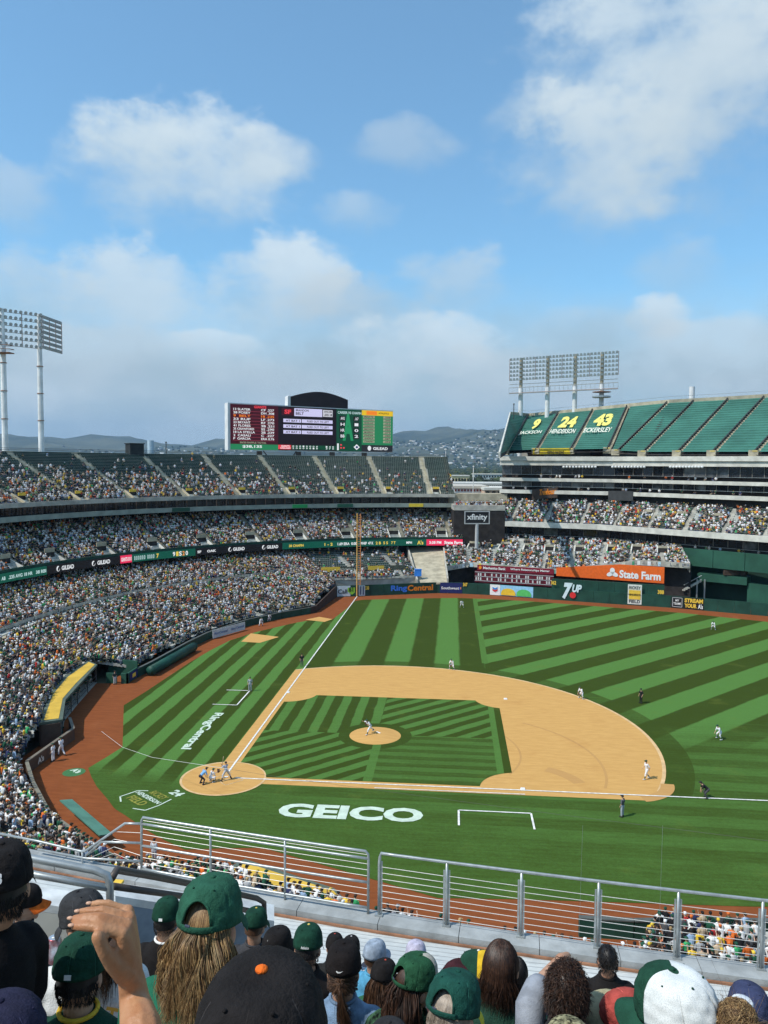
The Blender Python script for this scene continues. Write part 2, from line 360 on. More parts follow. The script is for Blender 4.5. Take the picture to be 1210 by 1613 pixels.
sheet('home_plate_circle', arc((0, 0), 3.93, 0, 360, 64)[:-1], .05, dirt_m)
cr = 3.86
pale = mat('dirt_pale', (.66, .44, .22), .95, .08, 1.0); worn = dirt_mat('dirt_worn', (.47, .26, .09), (.50, .28, .10), (.36, .17, .06), .4)
def rim(name, c, r0, r1, a0, a1, z, m, n=60):
    A, B = arc(c, r0, a0, a1, n), arc(c, r1, a0, a1, n)
    MB().add([(*p, z) for p in A+B], [(k, k+1, n+2+k, n+1+k) for k in range(n)]).build(name, m, FIELD)
rim('dirt_edge', MC, 28.62, 28.95, a_lo, a_hi, .046, pale); rim('dirt_edge', (0, 0), 3.72, 3.92, 0, 360, .056, pale)
rim('drag_mark', (20, 6), 15.2, 15.45, -18, 55, .046, worn); rim('drag_mark', (17, 9), 10.6, 10.8, -30, 40, .046, worn); rim('worn_patch', (36.4, 3.2), 3.4, 4.6, -75, -5, .047, worn); rim('worn_patch', (27.2, .3), 5.0, 6.2, 20, 62, .047, worn)
def corner(c, a0, a1): return arc(c, cr, a0, a1, 14)
ig = [(q) for q in corner((0, 0), 81.8, 8.2)]+corner((27.24, .19), 174.5, 101)+corner((27.43, 27.43), 255.8, 194.2)+corner((.19, 27.24), -11, -84.8)
sheet('infield_grass', ig, .06, ingrass_m)
# mound: a low cone of clay with the rubber
m = MB(); R3 = [(2.74, .06), (2.6, .075), (1.6, .19), (.9, .27)]
V = [(12.72+r*math.cos(2*math.pi*k/48), 12.72+r*math.sin(2*math.pi*k/48), z) for r, z in R3 for k in range(48)]+[(12.8, 12.8, .28)]
F = [(i*48+k, i*48+(k+1) % 48, (i+1)*48+(k+1) % 48, (i+1)*48+k) for i in range(3) for k in range(48)]+[(144+k, 144+(k+1) % 48, 192) for k in range(48)]
m.add(V, F).build('pitchers_mound', dirt_m, FIELD, True)
tag(MB().box((13.04, 13.04, .285), (.61, .15, .05), rad(-45)).build('pitching_rubber', white_p), 'white pitching rubber set on top of the mound', 'rubber')
def bag(x, y, lab):
    o = MB(); o.hexa([(x+a*.22, y+b*.22, .06) for a, b in ((-1, -1), (1, -1), (1, 1), (-1, 1))], [(x+a*.17, y+b*.17, .16) for a, b in ((-1, -1), (1, -1), (1, 1), (-1, 1))])
    tag(o.build('base', white_p), lab, 'base')
bag(27.20, .24, 'white square base bag on the line by the first base cutout'); bag(27.43, 27.43, 'white square base bag alone in the dirt between the middle infielders'); bag(.24, 27.20, 'white square base bag on the left field foul line')
tag(MB().prism([(0, 0), (.3, .05), (.36, .36), (.05, .3)], .05, .085).build('home_plate', white_p), 'white five sided home plate in front of the crouching catcher', 'home plate')
def strip(a, b, w, z=.075, m=chalk, name='chalk_line', parent=FIELD):
    a, b = np.array(a, float), np.array(b, float); t = (b-a)/np.linalg.norm(b-a); n = np.array([-t[1], t[0]])*w/2
    return sheet(name, [a-n, b-n, b+n, a+n], z, m, parent)
strip((.05, 1.1), (.05, 99.9), .17, name='left_foul_line'); strip((1.1, .05), (99.9, .05), .17, name='right_foul_line')
strip((14, -.82), (27.3, -.82), .12, name='runner_lane_line')
for q in (((-7.76, 27.41), (-4.75, 27.45)), ((-4.75, 27.45), (-4.75, 21.4)), ((-7.72, 21.42), (-4.75, 21.4))): strip(*q, .16, name='coach_box_line')
for q in (((21.47, -7.4), (21.47, -4.6)), ((21.47, -4.6), (27.45, -4.6)), ((27.45, -4.6), (27.45, -7.5))): strip(*q, .16, name='coach_box_line')
for sx in (-1, 1):                                     # chalk round the two batter's boxes, worn
    c = np.array([.15, .15])+sx*np.array([.78, -.78]); t = np.array([.7071, .7071]); n = np.array([.7071, -.7071])
    k = [c+t*a*.91+n*b*.5 for a, b in ((-1, -1), (1, -1), (1, 1), (-1, 1))]
    for i in range(4): strip(k[i], k[(i+1) % 4], .07, .062, mat('chalk_worn', (.62, .48, .30), .9, .2, 3.0), 'batters_box_line')
lettering('GEICO', (6.5, -7.3, .045), (12.05, .1, 0), (0, 2.6, 0), lime, FIELD, 'painted_lettering', 0, .045)
lettering('RingCentral', (-6.75, 18.4, .045), (0, -11.7, 0), (1.36, 0, 0), lime, FIELD, 'painted_lettering', 0, .035)
# home plate shaped field name beside the backstop
hx = np.array([-5.2, -4.9]); t = np.array([.80, -.60]); n = np.array([.60, .80])
H = lambda a, b: tuple(hx+t*a+n*b)+(.045,)
lettering('HENDERSON', H(-1.75, -.22), tuple(t*3.4)+(0,), tuple(n*.52)+(0,), lime, FIELD, 'painted_lettering', 0, .03)
lettering('RICKEY', H(-.85, .55), tuple(t*2.1)+(0,), tuple(n*.75)+(0,), fpaint_y, FIELD, 'painted_lettering', 0, .02)
lettering('FIELD', H(-1.35, -1.35), tuple(t*2.3)+(0,), tuple(n*.85)+(0,), fpaint_y, FIELD, 'painted_lettering', 0, .02)
lettering('24', H(.35, 1.75), tuple(t*1.3)+(0,), tuple(n*.95)+(0,), lime, FIELD, 'painted_lettering', 0, .04)
for a, b in (((-2.0, -1.5), (-2.0, .2)), ((-2.0, -1.5), (-1.0, -2.0)), ((2.0, -1.5), (2.0, -.2)), ((2.0, -1.5), (.9, -2.0)), ((-2, .2), (-1.3, .8)), ((2, -.2), (1.7, 1.2))):
    strip(hx+t*a[0]+n*a[1], hx+t*b[0]+n*b[1], .13, .045, lime, 'painted_line')
# round club emblem on the clay behind home
c = np.array([-14.25, -.1]); sheet('painted_disc', arc(c, 1.02, 0, 360, 40)[:-1], .012, paint((.05, .16, .05)))
lettering("A's", (c[0]-.62, c[1]+.35, .02), (1.0, -.62, 0), (.38, .62, 0), lime, FIELD, 'painted_lettering', 0, .05)
for q in ([(-13.25, 54.4), (-13.3, 60.7), (-7.95, 58.5), (-10.08, 53.9)], [(-6.33, 73.35), (-4.23, 76.4), (-1.4, 74.5), (-2.5, 71.8)]):
    sheet('bullpen_mound_dirt', q, .045, dirt_m)
# ------------------------------------------------------------------ stands
BC = np.array([30.1, 42.9])
def circ(R, z, t0, t1, n=60): return np.array([[BC[0]+R*math.cos(rad(t)), BC[1]+R*math.sin(rad(t)), z] for t in np.linspace(t0, t1, n)])
def CP(R, th, z): return np.array([BC[0]+R*math.cos(rad(th)), BC[1]+R*math.sin(rad(th)), z])
CROWD = []; SEATS = []                                  # (x, y, z, rotz)
def sect(A, B, f): return A+(B-A)*f
def rows(name, front, rear, n, m, parent):
    mb = MB(); N = len(front)
    for i in range(n):
        a = sect(front, rear, i/n); b = sect(front, rear, (i+1)/n); z = a[:, 2]; z2 = b[:, 2]
        V = [(*a[k, :2], z[k]) for k in range(N)]+[(*b[k, :2], z[k]) for k in range(N)]+[(*b[k, :2], z2[k]) for k in range(N)]
        F = [(k, k+1, N+k+1, N+k) for k in range(N-1)]+[(N+k, N+k+1, 2*N+k+1, 2*N+k) for k in range(N-1)]
        mb.add(V, F)
    return mb.build(name, m, parent)
def fill(front, rear, n, dens, gap, skip=None, sp=.52, seat=True):   # seats and sitters; gap(u, i) -> True where nobody sits
    for i in range(n):
        c = sect(front, rear, (i+.5)/n); L = np.r_[0, np.cumsum(np.linalg.norm(np.diff(c[:, :2], axis=0), axis=1))]
        d = sect(front, rear, i/n); tot = L[-1]; K = int(tot/sp)
        s = (np.arange(K)+.5)*tot/K; x = np.interp(s, L, c[:, 0]); y = np.interp(s, L, c[:, 1]); z = np.interp(s, L, d[:, 2])
        fx = np.interp(s, L, front[:, 0]-rear[:, 0]); fy = np.interp(s, L, front[:, 1]-rear[:, 1]); rz = np.arctan2(-fx, fy); u = s/tot
        for k in range(K):
            if gap(u[k], i, s[k], tot): continue
            if seat: SEATS.append((x[k], y[k], z[k], rz[k]))
            p = dens(u[k], i/n)
            if rng.random() < p:
                CROWD.append((x[k]+rng.normal(0, .05), y[k]+rng.normal(0, .05), z[k]+rng.normal(0, .03), rz[k]+rng.normal(0, .3)))
def ring_wall(mb, R0, z0, R1, z1, t0, t1, th=.3, n=50):   # a bent slab between two (R, z) edges
    A = circ(R0, z0, t0, t1, n); B = circ(R1, z1, t0, t1, n); A2 = circ(R0+th, z0, t0, t1, n); B2 = circ(R1+th, z1, t0, t1, n)
    V = list(A)+list(B)+list(B2)+list(A2); F = []
    for q in range(4):
        o, p = q*n, ((q+1) % 4)*n
        F += [(o+k, o+k+1, p+k+1, p+k) for k in range(n-1)]
    F += [(0, n, 2*n, 3*n), (n-1, 4*n-1, 3*n-1, 2*n-1)]
    return mb.add(V, F)
def stair(parent, front, rear, n, s0, w, m, name='aisle_stairs'):  # light steps climbing between two seat blocks
    mb = MB(); L = np.r_[0, np.cumsum(np.linalg.norm(np.diff(front[:, :2], axis=0), axis=1))]
    def at(c, s): return np.array([np.interp(s*L[-1], L, c[:, j]) for j in range(3)])
    A, B = at(front, s0), at(rear, s0); d = (B-A)[:2]; d /= np.linalg.norm(d); nrm = np.array([-d[1], d[0]])*w/2
    for i in range(n*2):
        p = A+(B-A)*i/(2*n); q = A+(B-A)*(i+1)/(2*n); z = p[2]+.06; zb = p[2]-.3
        poly = [p[:2]-nrm, q[:2]-nrm, q[:2]+nrm, p[:2]+nrm]; mb.prism(poly, zb, z)
    return mb.build(name, m, parent)
def _unused(): pass
def portal(parent, C, dirv, w, h, L, m):             # stairwell mouth: two raking side walls, a lintel and a solid dark block painted as the shaded hole
    d = np.array(dirv, float); d /= np.linalg.norm(d); s = np.array([-d[1], d[0]])
    for sg in (-1, 1):
        a = C[:2]+s*sg*w/2; b = a+s*sg*.28; e = a+d*L; f = b+d*L; z = C[2]
        MB().hexa([(*a, z-.3), (*b, z-.3), (*f, z-.3), (*e, z-.3)], [(*a, z+.45), (*b, z+.45), (*f, z+h), (*e, z+h)]).build('portal_wall', m, parent)
    a = C[:2]-s*(w/2-.02)+d*L*.55; b = C[:2]+s*(w/2-.02)+d*L*.55
    MB().prism([a, b, b+d*L*.42, a+d*L*.42], C[2]-.3, C[2]+h*.75).build('portal_shade_block', dark_room, parent)
    MB().prism([a-d*.05, b-d*.05, b+d*.1, a+d*.1], C[2]+h*.76, C[2]+h*1.05).build('portal_sign', yellow_p if m is not concrete_light else concrete_tan, parent)
# --- lower bowl, left half and its mirror image
LB = [(-4.9, 98.9), (-6.2, 81.3), (-11.5, 74.3), (-16.1, 66.7), (-19.8, 55.6), (-20.7, 48.4), (-22.0, 33.2), (-27.6, 31.2), (-26.9, 23.0), (-24.8, 15.6), (-20.9, 6.0), (-19.2, -.9), (-16.0, -5.6), (-11.4, -11.4)]
LBZ = [2.4, 1.3, 1.2, 1.2, 1.2, 1.2, 1.3, 2.4, 2.5, 2.5, 2.4, 1.2, 1.2, 1.2]
lth = [math.degrees(math.atan2(y-BC[1], x-BC[0])) % 360 for x, y in LB]; lR = [math.hypot(x-BC[0], y-BC[1]) for x, y in LB]
ths = np.linspace(lth[0], lth[-1], 90)
lf = np.array([[*CP(np.interp(t, lth, lR), t, 0)[:2], np.interp(t, lth, LBZ)] for t in ths]); lr = np.array([CP(92.5, t, 7.9) for t in ths])
NLOW = 40
LOW = empty('lower_grandstand', CP(92, 175, 0)); tag(LOW, 'packed lower bowl of seats curving from left field behind the yellow roofed dugout', 'grandstand')
LOW_R = empty('lower_grandstand', (60, -40, 0)); tag(LOW_R, 'lower bowl of seats below the grey railing on the first base side', 'grandstand')
for o in (LOW, LOW_R): o.location = (0, 0, 0)
rows('seat_rows', lf, lr, NLOW, tread_grey, LOW)
mlf, mlr = lf[::-1][:, [1, 0, 2]], lr[::-1][:, [1, 0, 2]]
rows('seat_rows', mlf, mlr, NLOW, tread_grey, LOW_R)
la = [(t-lth[0])/(lth[-1]-lth[0]) for t in np.arange(126, 232, 6.0)]
def low_gap(u, i, s, tot):
    if i in (19, 20): return True
    return any(abs(u-a)*tot < .62 for a in la)
fill(lf, lr, NLOW, lambda u, f: .93 if f < .85 else .82, low_gap)
for a in la: stair(LOW, lf, lr, NLOW, a, 1.0, concrete)
def crossA(front, rear, parent):
    A = sect(front, rear, 19/NLOW); B = sect(front, rear, 21/NLOW); mb = MB(); N = len(A)
    zz = A[:, 2]+.05
    mb.add([(*A[k, :2], zz[k]) for k in range(N)]+[(*B[k, :2], zz[k]) for k in range(N)], [(k, k+1, N+k+1, N+k) for k in range(N-1)])
    mb.build('cross_aisle', concrete_tan, parent)
    m2 = MB(); D = sect(front, rear, 21.05/NLOW); Z = D[:, 2]
    m2.add([(*B[k, :2], zz[k]) for k in range(N)]+[(*B[k, :2], Z[k]+.55) for k in range(N)], [(k, k+1, N+k+1, N+k) for k in range(N-1)]); m2.build('aisle_wall', concrete, parent)
crossA(lf, lr, LOW)
fill(mlf, mlr, NLOW, lambda u, f: .92, lambda u, i, s, t: low_gap(1-u, i, s, t))
for a in la[8:]: stair(LOW_R, mlf, mlr, NLOW, 1-a, 1.0, concrete)
# bulkhead closing the lower stand at its left-field end
e0, e1 = lf[0], lr[0]
MB().hexa([(*e0[:2], 0), (*e1[:2], 0), (e1[0]+.4, e1[1]+.2, 0), (e0[0]+.4, e0[1]+.2, 0)], [(*e0[:2], e0[2]+1), (*e1[:2], e1[2]+1.1), (e1[0]+.4, e1[1]+.2, e1[2]+1.1), (e0[0]+.4, e0[1]+.2, e0[2]+1)]).build('end_wall', brown_dark, LOW)
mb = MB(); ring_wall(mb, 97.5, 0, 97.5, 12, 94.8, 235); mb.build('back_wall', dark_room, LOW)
# --- second deck
T0, T1 = 94.7, 205.0
SEC = empty('second_deck'); tag(SEC, 'full middle seating deck above the black and green ribbon display', 'seating deck')
NS = 17; sf, sr = circ(85.0, 10.15, T0, T1, 90), circ(98.6, 16.4, T0, T1, 90)
rows('seat_rows', sf, sr, NS, tread_grey, SEC)
vth = [169.0, 162.2, 154.1, 146.0, 138.0, 130.0, 122.0, 114.0, 106.0, 98.1, 177, 185, 193]
vu = [(t-T0)/(T1-T0) for t in vth]
def sec_gap(u, i, s, tot):
    for a in vu:
        d = (u-a)*tot
        if i < 6 and abs(d) < 1.7: return True
        if abs(d+1.9) < .62: return True
    return False
fill(sf, sr, NS, lambda u, f: .90, sec_gap)
for t, a in zip(vth, vu):
    c = CP(85.1, t, 10.15); portal(SEC, c, (c[:2]-BC), 2.4, 2.7, 5.0, concrete_light)
    stair(SEC, sf, sr, NS, max(.003, a-1.9/(rad(T1-T0)*85)), 1.0, concrete_tan)
mb = MB(); ring_wall(mb, 84.75, 8.76, 84.75, 10.85, T0, T1, .22); mb.build('front_parapet', pad_green, SEC)
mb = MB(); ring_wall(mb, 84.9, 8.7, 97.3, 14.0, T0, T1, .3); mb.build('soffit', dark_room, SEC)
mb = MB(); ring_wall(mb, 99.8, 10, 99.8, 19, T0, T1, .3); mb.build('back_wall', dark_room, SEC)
for t in np.arange(97, 204, 4.0):
    c = CP(97.0, t, 0); MB().box((c[0], c[1], 6.3), (.7, .7, 12.6), rad(t)).build('column', concrete, SEC)
# ribbon display: lit panels end to end round the parapet
GREEN_S, BLACK_S, RED_S = screen((.004, .075, .05)), screen((.006, .006, .008)), screen((.75, .03, .10))
WHITE_S = screen((.75, .78, .80)); CYAN_S = screen((.45, .62, .62)); ORANGE_S = screen((.8, .30, .08)); GOLD_S = screen((.75, .55, .08))
RIB = empty('ribbon_display'); tag(RIB, 'long curved ribbon display wrapped round the front of the middle deck', 'display')
def rib_seg(t0, t1, m):
    mb = MB(); ring_wall(mb, 84.42, 8.78, 84.42, 10.30, t0, t1, .25, max(3, int(abs(t1-t0)*1.2)+2)); return mb.build('display_panel', m, RIB)
def rib_px(px, z=9.5):
    t = np.linspace(80, 210, 2600); q = pj(np.array([CP(84.4, a, z) for a in t])); return float(np.interp(px, q[::-1, 0], t[::-1])) if q[0, 0] < q[-1, 0] else float(np.interp(px, q[:, 0][::-1], t[::-1]))
def rpx(px):
    t = np.linspace(92, 178, 1720); q = pj(np.array([CP(84.4, a, 9.5) for a in t]))[:, 0]; return float(t[np.argmin(abs(q-px))])
def rib_text(s, px0, px1, m, h=.8, zc=9.54, bold=.03, shear=0):
    a, b = CP(84.38, rpx(px0), zc-h/2), CP(84.38, rpx(px1), zc-h/2)
    lettering(s, a, b-a, (0, 0, h), m, RIB, 'display_lettering', .06, bold, shear)
segs = [(-140, 74, GREEN_S), (74, 190, BLACK_S), (190, 208, RED_S), (208, 308, GREEN_S), (308, 445, BLACK_S), (445, 672, GREEN_S), (672, 731, RED_S)]
for a, b, mm in segs:
    ta = rpx(a) if a >= 0 else 200.0; rib_seg(rpx(b) if b < 731 else 94.72, ta, mm)
def drop(px, zc=9.54):                          # leaf shaped sponsor mark
    a = CP(84.30, rpx(px), zc); t = np.array([math.sin(rad(rpx(px))), -math.cos(rad(rpx(px))), 0]); up = np.array([0, 0, 1.]); mb = MB(); n = 14
    for sg in (0, 1):
        P = [a+t*(.42*math.cos(2*math.pi*k/n)*(1-.3*sg)+.1*sg)+up*(.5*math.sin(2*math.pi*k/n)*(1-.25*sg)+.18*sg*math.cos(2*math.pi*k/n)) for k in range(n)]
        o = np.array([-math.cos(rad(rpx(px))), -math.sin(rad(rpx(px))), 0])*(.03+.03*sg)
        MB().add([p+o for p in P], [tuple(range(n))]).build('display_mark', WHITE_S if not sg else BLACK_S, RIB)
for px in (91, 147, 362, 415): drop(px)
rib_text('GILEAD', 97, 116, WHITE_S); rib_text('GILEAD', 153, 173, WHITE_S); rib_text('GILEAD', 367, 385, WHITE_S, .75); rib_text('GILEAD', 420, 438, WHITE_S, .75)
rib_text('AB', 2, 8, CYAN_S, .6); rib_text('.235 AVG', 13, 35, CYAN_S, .6); rib_text('18 HR', 38, 51, CYAN_S, .6); rib_text('38 RBI', 56, 72, CYAN_S, .6); rib_text('GIANTS 0 0 0', 191, 207, WHITE_S, .8)
rib_text('0 0 0 0 0 0   0 0 0 0', 211, 243, CYAN_S, .9); rib_text('7', 246, 250, GOLD_S, .9); rib_text('9', 272, 276, WHITE_S, .95); rib_text('1', 277, 281, GOLD_S, .95); rib_text('S', 282, 286, WHITE_S, .95); rib_text('2', 287, 291, ORANGE_S, .95); rib_text('0', 292, 296, WHITE_S, .95)
rib_text('SF     OAK', 311, 340, WHITE_S, .55); rib_text('38 CHAFIN', 455, 478, GOLD_S, .6); rib_text('1 - 2', 511, 524, GOLD_S, .7); rib_text('1.69 ERA  0.00', 532, 562, WHITE_S, .7)
rib_text('WHIP  47 K', 567, 588, WHITE_S, .7); rib_text('2 B', 592, 600, GOLD_S, .7); rib_text('5 S', 604, 611, GOLD_S, .7); rib_text('7 T', 616, 623, GOLD_S, .7); rib_text('MPH', 640, 649, WHITE_S, .6); rib_text("A's", 657, 667, GOLD_S, 1.0)
rib_text('3:38 PM', 676, 695, WHITE_S, .7); rib_text('State Farm', 700, 729, WHITE_S, .75, bold=.04)
# --- boxes and third deck
T2, T3 = 95.55, 205.0
THD = empty('third_deck'); tag(THD, 'sparsely filled upper seating deck below the scoreboard, with pale stairways', 'seating deck')
NT = 28; tf, tr = circ(93.7, 20.95, T2, T3, 90), circ(116.2, 30.75, T2, T3, 90)
rows('seat_rows', tf, tr, NT, mat('tread_pale', (.62, .62, .56), .9, .12, .8), THD)
ath = [154.5, 146.6, 138.1, 130.0, 122.2, 114.5, 106.8, 99.4, 162.5, 170.5, 178.5]
au = [(t-T2)/(T3-T2) for t in ath]
def thd_gap(u, i, s, tot):
    for a in au:
        d = (u-a)*tot
        if i < 5 and -2.3 < d < .9: return True
        if abs(d) < .80: return True
    return False
def thd_den(u, f):
    ang = T2+u*(T3-T2); e = max(0, min(1, (ang-98)/55))
    return max(.01, (.62*e+.10)*(1.0-f)**1.5*(1.2 if f < .5 else .7))
fill(tf, tr, NT, thd_den, thd_gap)
for t, a in zip(ath, au):
    stair(THD, tf, tr, NT, a, 1.5, mat('stair_tan', (.56, .50, .36), .9, .12, .6))
    c = CP(93.75, t-1.0, 20.95); portal(THD, c, c[:2]-BC, 1.7, 2.0, 3.6, concrete_tan)
stair(THD, tf, tr, NT, .004, .8, concrete_tan)
mb = MB(); ring_wall(mb, 92.85, 20.45, 92.85, 21.3, T2, T3, .3); mb.build('front_parapet', concrete, THD)
mb = MB(); ring_wall(mb, 92.6, 17.85, 92.6, 18.85, T2+.4, T3, .45); mb.build('box_fascia', mat('fascia_grey_green', (.27, .31, .27), .8, .1, .5), THD)
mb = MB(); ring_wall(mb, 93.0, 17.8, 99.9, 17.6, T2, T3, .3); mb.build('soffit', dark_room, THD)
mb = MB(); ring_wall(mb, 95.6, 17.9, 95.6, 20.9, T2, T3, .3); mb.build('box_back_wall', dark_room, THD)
for t in np.arange(T2+1, 176, 1.55):                  # box fronts: dark panes between slim posts
    a, b = CP(94.3, t, 18.87), CP(94.3, t+1.45, 18.87)
    panel(b, a-b, (0, 0, 1.5), .06, glass_dark, 'pane', THD)
    c = CP(93.2, t-.05, 19.65); MB().box(c, (.14, .14, 1.6), rad(t)).build('post', brown_dark, THD)
mb = MB(); ring_wall(mb, 116.4, 30.2, 116.4, 31.15, T2, T3, .35); mb.build('rim_wall', concrete_tan, THD)
mb = MB()
for z in (31.45, 31.8): mb.tube(circ(116.5, z, T2, T3, 80), .045, 5)
mb.build('rim_rail', steel_dark, THD)
mb = MB(); ring_wall(mb, 117.2, 0, 117.2, 30.6, T2, T3, .3); mb.build('outer_wall', concrete, THD)
for t, w, cc in ((120.6, 4.4, (.03, .35, .10)), (113.3, 4.6, (.02, .10, .06)), (101.8, 4.2, (.75, .55, .05)), (139.5, 5, (.02, .08, .05))):
    a, b = CP(92.5, t+w/2*.55, 17.95), CP(92.5, t-w/2*.55, 17.95)
    o = panel(a, b-a, (0, 0, .85), .08, paint(cc), 'banner'); tag(o, {120.6: 'bright green banner on the fascia under the upper deck', 113.3: 'small dark green banner with pale figures under the upper deck boxes', 101.8: 'yellow banner on the fascia near the end of the upper deck', 139.5: 'dark green banner with yellow mark on the curved box fascia'}[t], 'banner')
# dark camera hut on the rim
hc = CP(116.6, 138.9, 30.2); h = MB(); h.box((hc[0], hc[1], hc[2]+1.6), (2.6, 3.6, 3.2), rad(138.9)); h.box((hc[0], hc[1], hc[2]+3.3), (3.0, 4.0, .2), rad(138.9))
tag(h.build('equipment_hut', mat('hut_dark', (.03, .035, .035), .7, .15, 1.)), 'dark boxy hut standing on the rim of the upper deck', 'hut')
# ------------------------------------------------------------------ walls round the field
def wall(name, label, pts, hs, th, step, m, cap=None):
    root = empty(name); tag(root, label, 'wall')
    P = [np.array(p, float) for p in pts]
    for i in range(len(P)-1):
        d = P[i+1]-P[i]; L = np.linalg.norm(d); t = d/L; n = np.array([-t[1], t[0]]); K = max(1, round(L/step))
        for k in range(K):
            a = P[i]+d*k/K+t*.02; b = P[i]+d*(k+1)/K-t*.02; h0 = hs[i]+(hs[i+1]-hs[i])*k/K; h1 = hs[i]+(hs[i+1]-hs[i])*(k+1)/K
            MB().hexa([(*a, 0), (*b, 0), (*(b+n*th), 0), (*(a+n*th), 0)], [(*a, h0), (*b, h1), (*(b+n*th), h1), (*(a+n*th), h0)]).build('wall_panel', m, root)
            if cap: MB().hexa([(*(a-n*.03), h0), (*(b-n*.03), h1), (*(b+n*(th+.03)), h1), (*(a+n*(th+.03)), h0)], [(*(a-n*.03), h0+.08), (*(b-n*.03), h1+.08), (*(b+n*(th+.03)), h1+.08), (*(a+n*(th+.03)), h0+.08)]).build('wall_cap', cap, root)
    return root
OFW = PERIM[19:]+mir(PERIM)[:9]
OF = wall('outfield_wall', 'dark green padded outfield wall running round the warning track', OFW, [2.44]*len(OFW), .35, 3.2, pad_green)
brown_wall = mat('brown_wall', (.11, .062, .04), .8, .12, .6)
wall('corner_wall', 'dark brown side wall rising to the left field foul corner', PERIM[17:20], [1.25, 1.3, 2.44], .3, 2.6, mat('corner_brown', (.06, .04, .032), .8, .15, .8))
wall('foul_wall', 'low dark green wall along the left field seats behind the tarp roll', PERIM[10:18], [1.15]*8, .3, 2.8, pad_green, paint((.10, .11, .10)))
wall('dugout_front_wall', 'brown padded wall that the two players lean on by the dugout', PERIM[3:6], [1.15]*3, .25, 2.4, brown_wall, paint((.20, .17, .13)))
wall('backstop_wall', 'curving low brown wall behind home plate', PERIM[0:4], [1.1]*4, .25, 2.2, brown_wall, paint((.22, .20, .15)))
ms = mir(PERIM)
wall('backstop_wall', 'low brown wall behind home plate on the first base side', ms[-6:], [1.1]*6, .25, 2.4, brown_wall, paint((.22, .20, .15)))
wall('foul_wall', 'low dark green wall before the first base side seats', ms[-17:-9], [1.15]*8, .3, 2.8, pad_green, paint((.10, .11, .10)))
OFP = [np.array(p) for p in OFW]
def ofpt(px):                                        # where the sight line of a column meets the outfield wall, and the wall direction there
    d = ray(px, 935)[:2]; best = None
    for a, b in zip(OFP[:-1], OFP[1:]):
        M = np.array([[d[0], a[0]-b[0]], [d[1], a[1]-b[1]]])
        if abs(np.linalg.det(M)) < 1e-9: continue
        t, s = np.linalg.solve(M, a-CAM[:2])
        if -.001 <= s <= 1.001 and t > 0 and (best is None or t < best[0]):
            e = (b-a)/np.linalg.norm(b-a); best = (t, CAM[:2]+t*d, e)
    return best[1], best[2]
def wframe(px0, px1, z0, z1, off=.08):
    a, e = ofpt(px0); b, e2 = ofpt(px1); v = b-a; v /= np.linalg.norm(v); n = np.array([v[1], -v[0]])
    a, b = a+n*off, b+n*off
    return np.array([*a, z0]), np.array([*(b-a), 0]), np.array([0, 0, z1-z0])
def sign(name, label, fr, m, th=.05):
    root = empty(name, fr[0]+fr[1]/2); tag(root, label, 'sign'); root.location = (0, 0, 0)
    panel(*fr, th, m, 'board', root); return root
def sub(fr, u0, u1, v0, v1): return fr[0]+fr[1]*u0+fr[2]*v0, fr[1]*(u1-u0), fr[2]*(v1-v0)
navy = paint((.018, .025, .12)); red_p = paint((.65, .03, .03)); blue_p = paint((.05, .20, .75)); org_p = paint((.85, .25, .02)); maroon = paint((.14, .012, .025)); grey_p = paint((.45, .46, .46)); lime_p = paint((.25, .55, .05)); sky_p = paint((.30, .58, .80))
# call-before-you-dig board
fr = wframe(531, 575, .12, 2.4); s_ = sign('advertising_board', 'pale grey board with green arrow badge in the left field corner', fr, paint((.55, .62, .66)))
lettering('Call', *sub(fr, .03, .36, .25, .68), black_p, s_, 'sign_lettering'); q = sub(fr, .38, .68, .12, .82)
mb = MB(); mb.add([q[0]+q[1]*u+q[2]*v+np.array([0, -.03, 0]) for u, v in ((0, .45), (.5, 0), (1, .45), (1, 1), (0, 1))], [(0, 1, 2, 3, 4)]); mb.build('sign_badge', lime_p, s_)
lettering('811', *sub(fr, .42, .66, .42, .85), black_p, s_, 'sign_lettering', .06)
for i in range(5): panel(*sub(fr, .72+i*.052, .75+i*.052, .1, .92), .02, grey_p if i % 2 else navy, 'sign_stripe', s_).location = (0, -.05, 0)
fr = wframe(612, 684, .2, 2.3); s_ = empty('wall_lettering'); tag(s_, 'blue and orange lettering on the dark green left field wall', 'lettering')
lettering('Ring', *sub(fr, .05, .40, .16, .92), blue_p, s_, 'letters', .03, .035); lettering('Central', *sub(fr, .41, .97, .26, .90), org_p, s_, 'letters', .03, .035)
fr = wframe(693, 728, .1, 2.42); s_ = sign('advertising_board', 'navy blue board with white lettering on the left field wall', fr, navy); lettering('Southwest', *sub(fr, .06, .86, .35, .62), white_p, s_, 'sign_lettering', .04, .025)
for i, c in enumerate((blue_p, red_p, yellow_p)): panel(*sub(fr, .88+i*.025, .90+i*.025, .38, .6), .02, c, 'sign_mark', s_).location = (0, -.05, 0)
fr = wframe(772, 840, .12, 2.42); s_ = sign('advertising_board', 'white and sky blue board with red and blue chevrons beside yellow and green shapes', fr, sky_p)
panel(*sub(fr, 0, .24, 0, 1), .03, white_p, 'sign_field', s_).location = (0, -.05, 0)
for k, c in enumerate((paint((.05, .25, .65)), red_p)):
    v0 = .62-k*.2; P = [(.06, v0+.17), (.12, v0+.05), (.18, v0+.17), (.18, v0+.02), (.12, v0-.12), (.06, v0+.02)]
    MB().add([fr[0]+fr[1]*u+fr[2]*v+np.array([-.03, -.13, 0]) for u, v in P], [(0, 5, 4, 1), (1, 4, 3, 2)]).build('sign_chevron', c, s_)
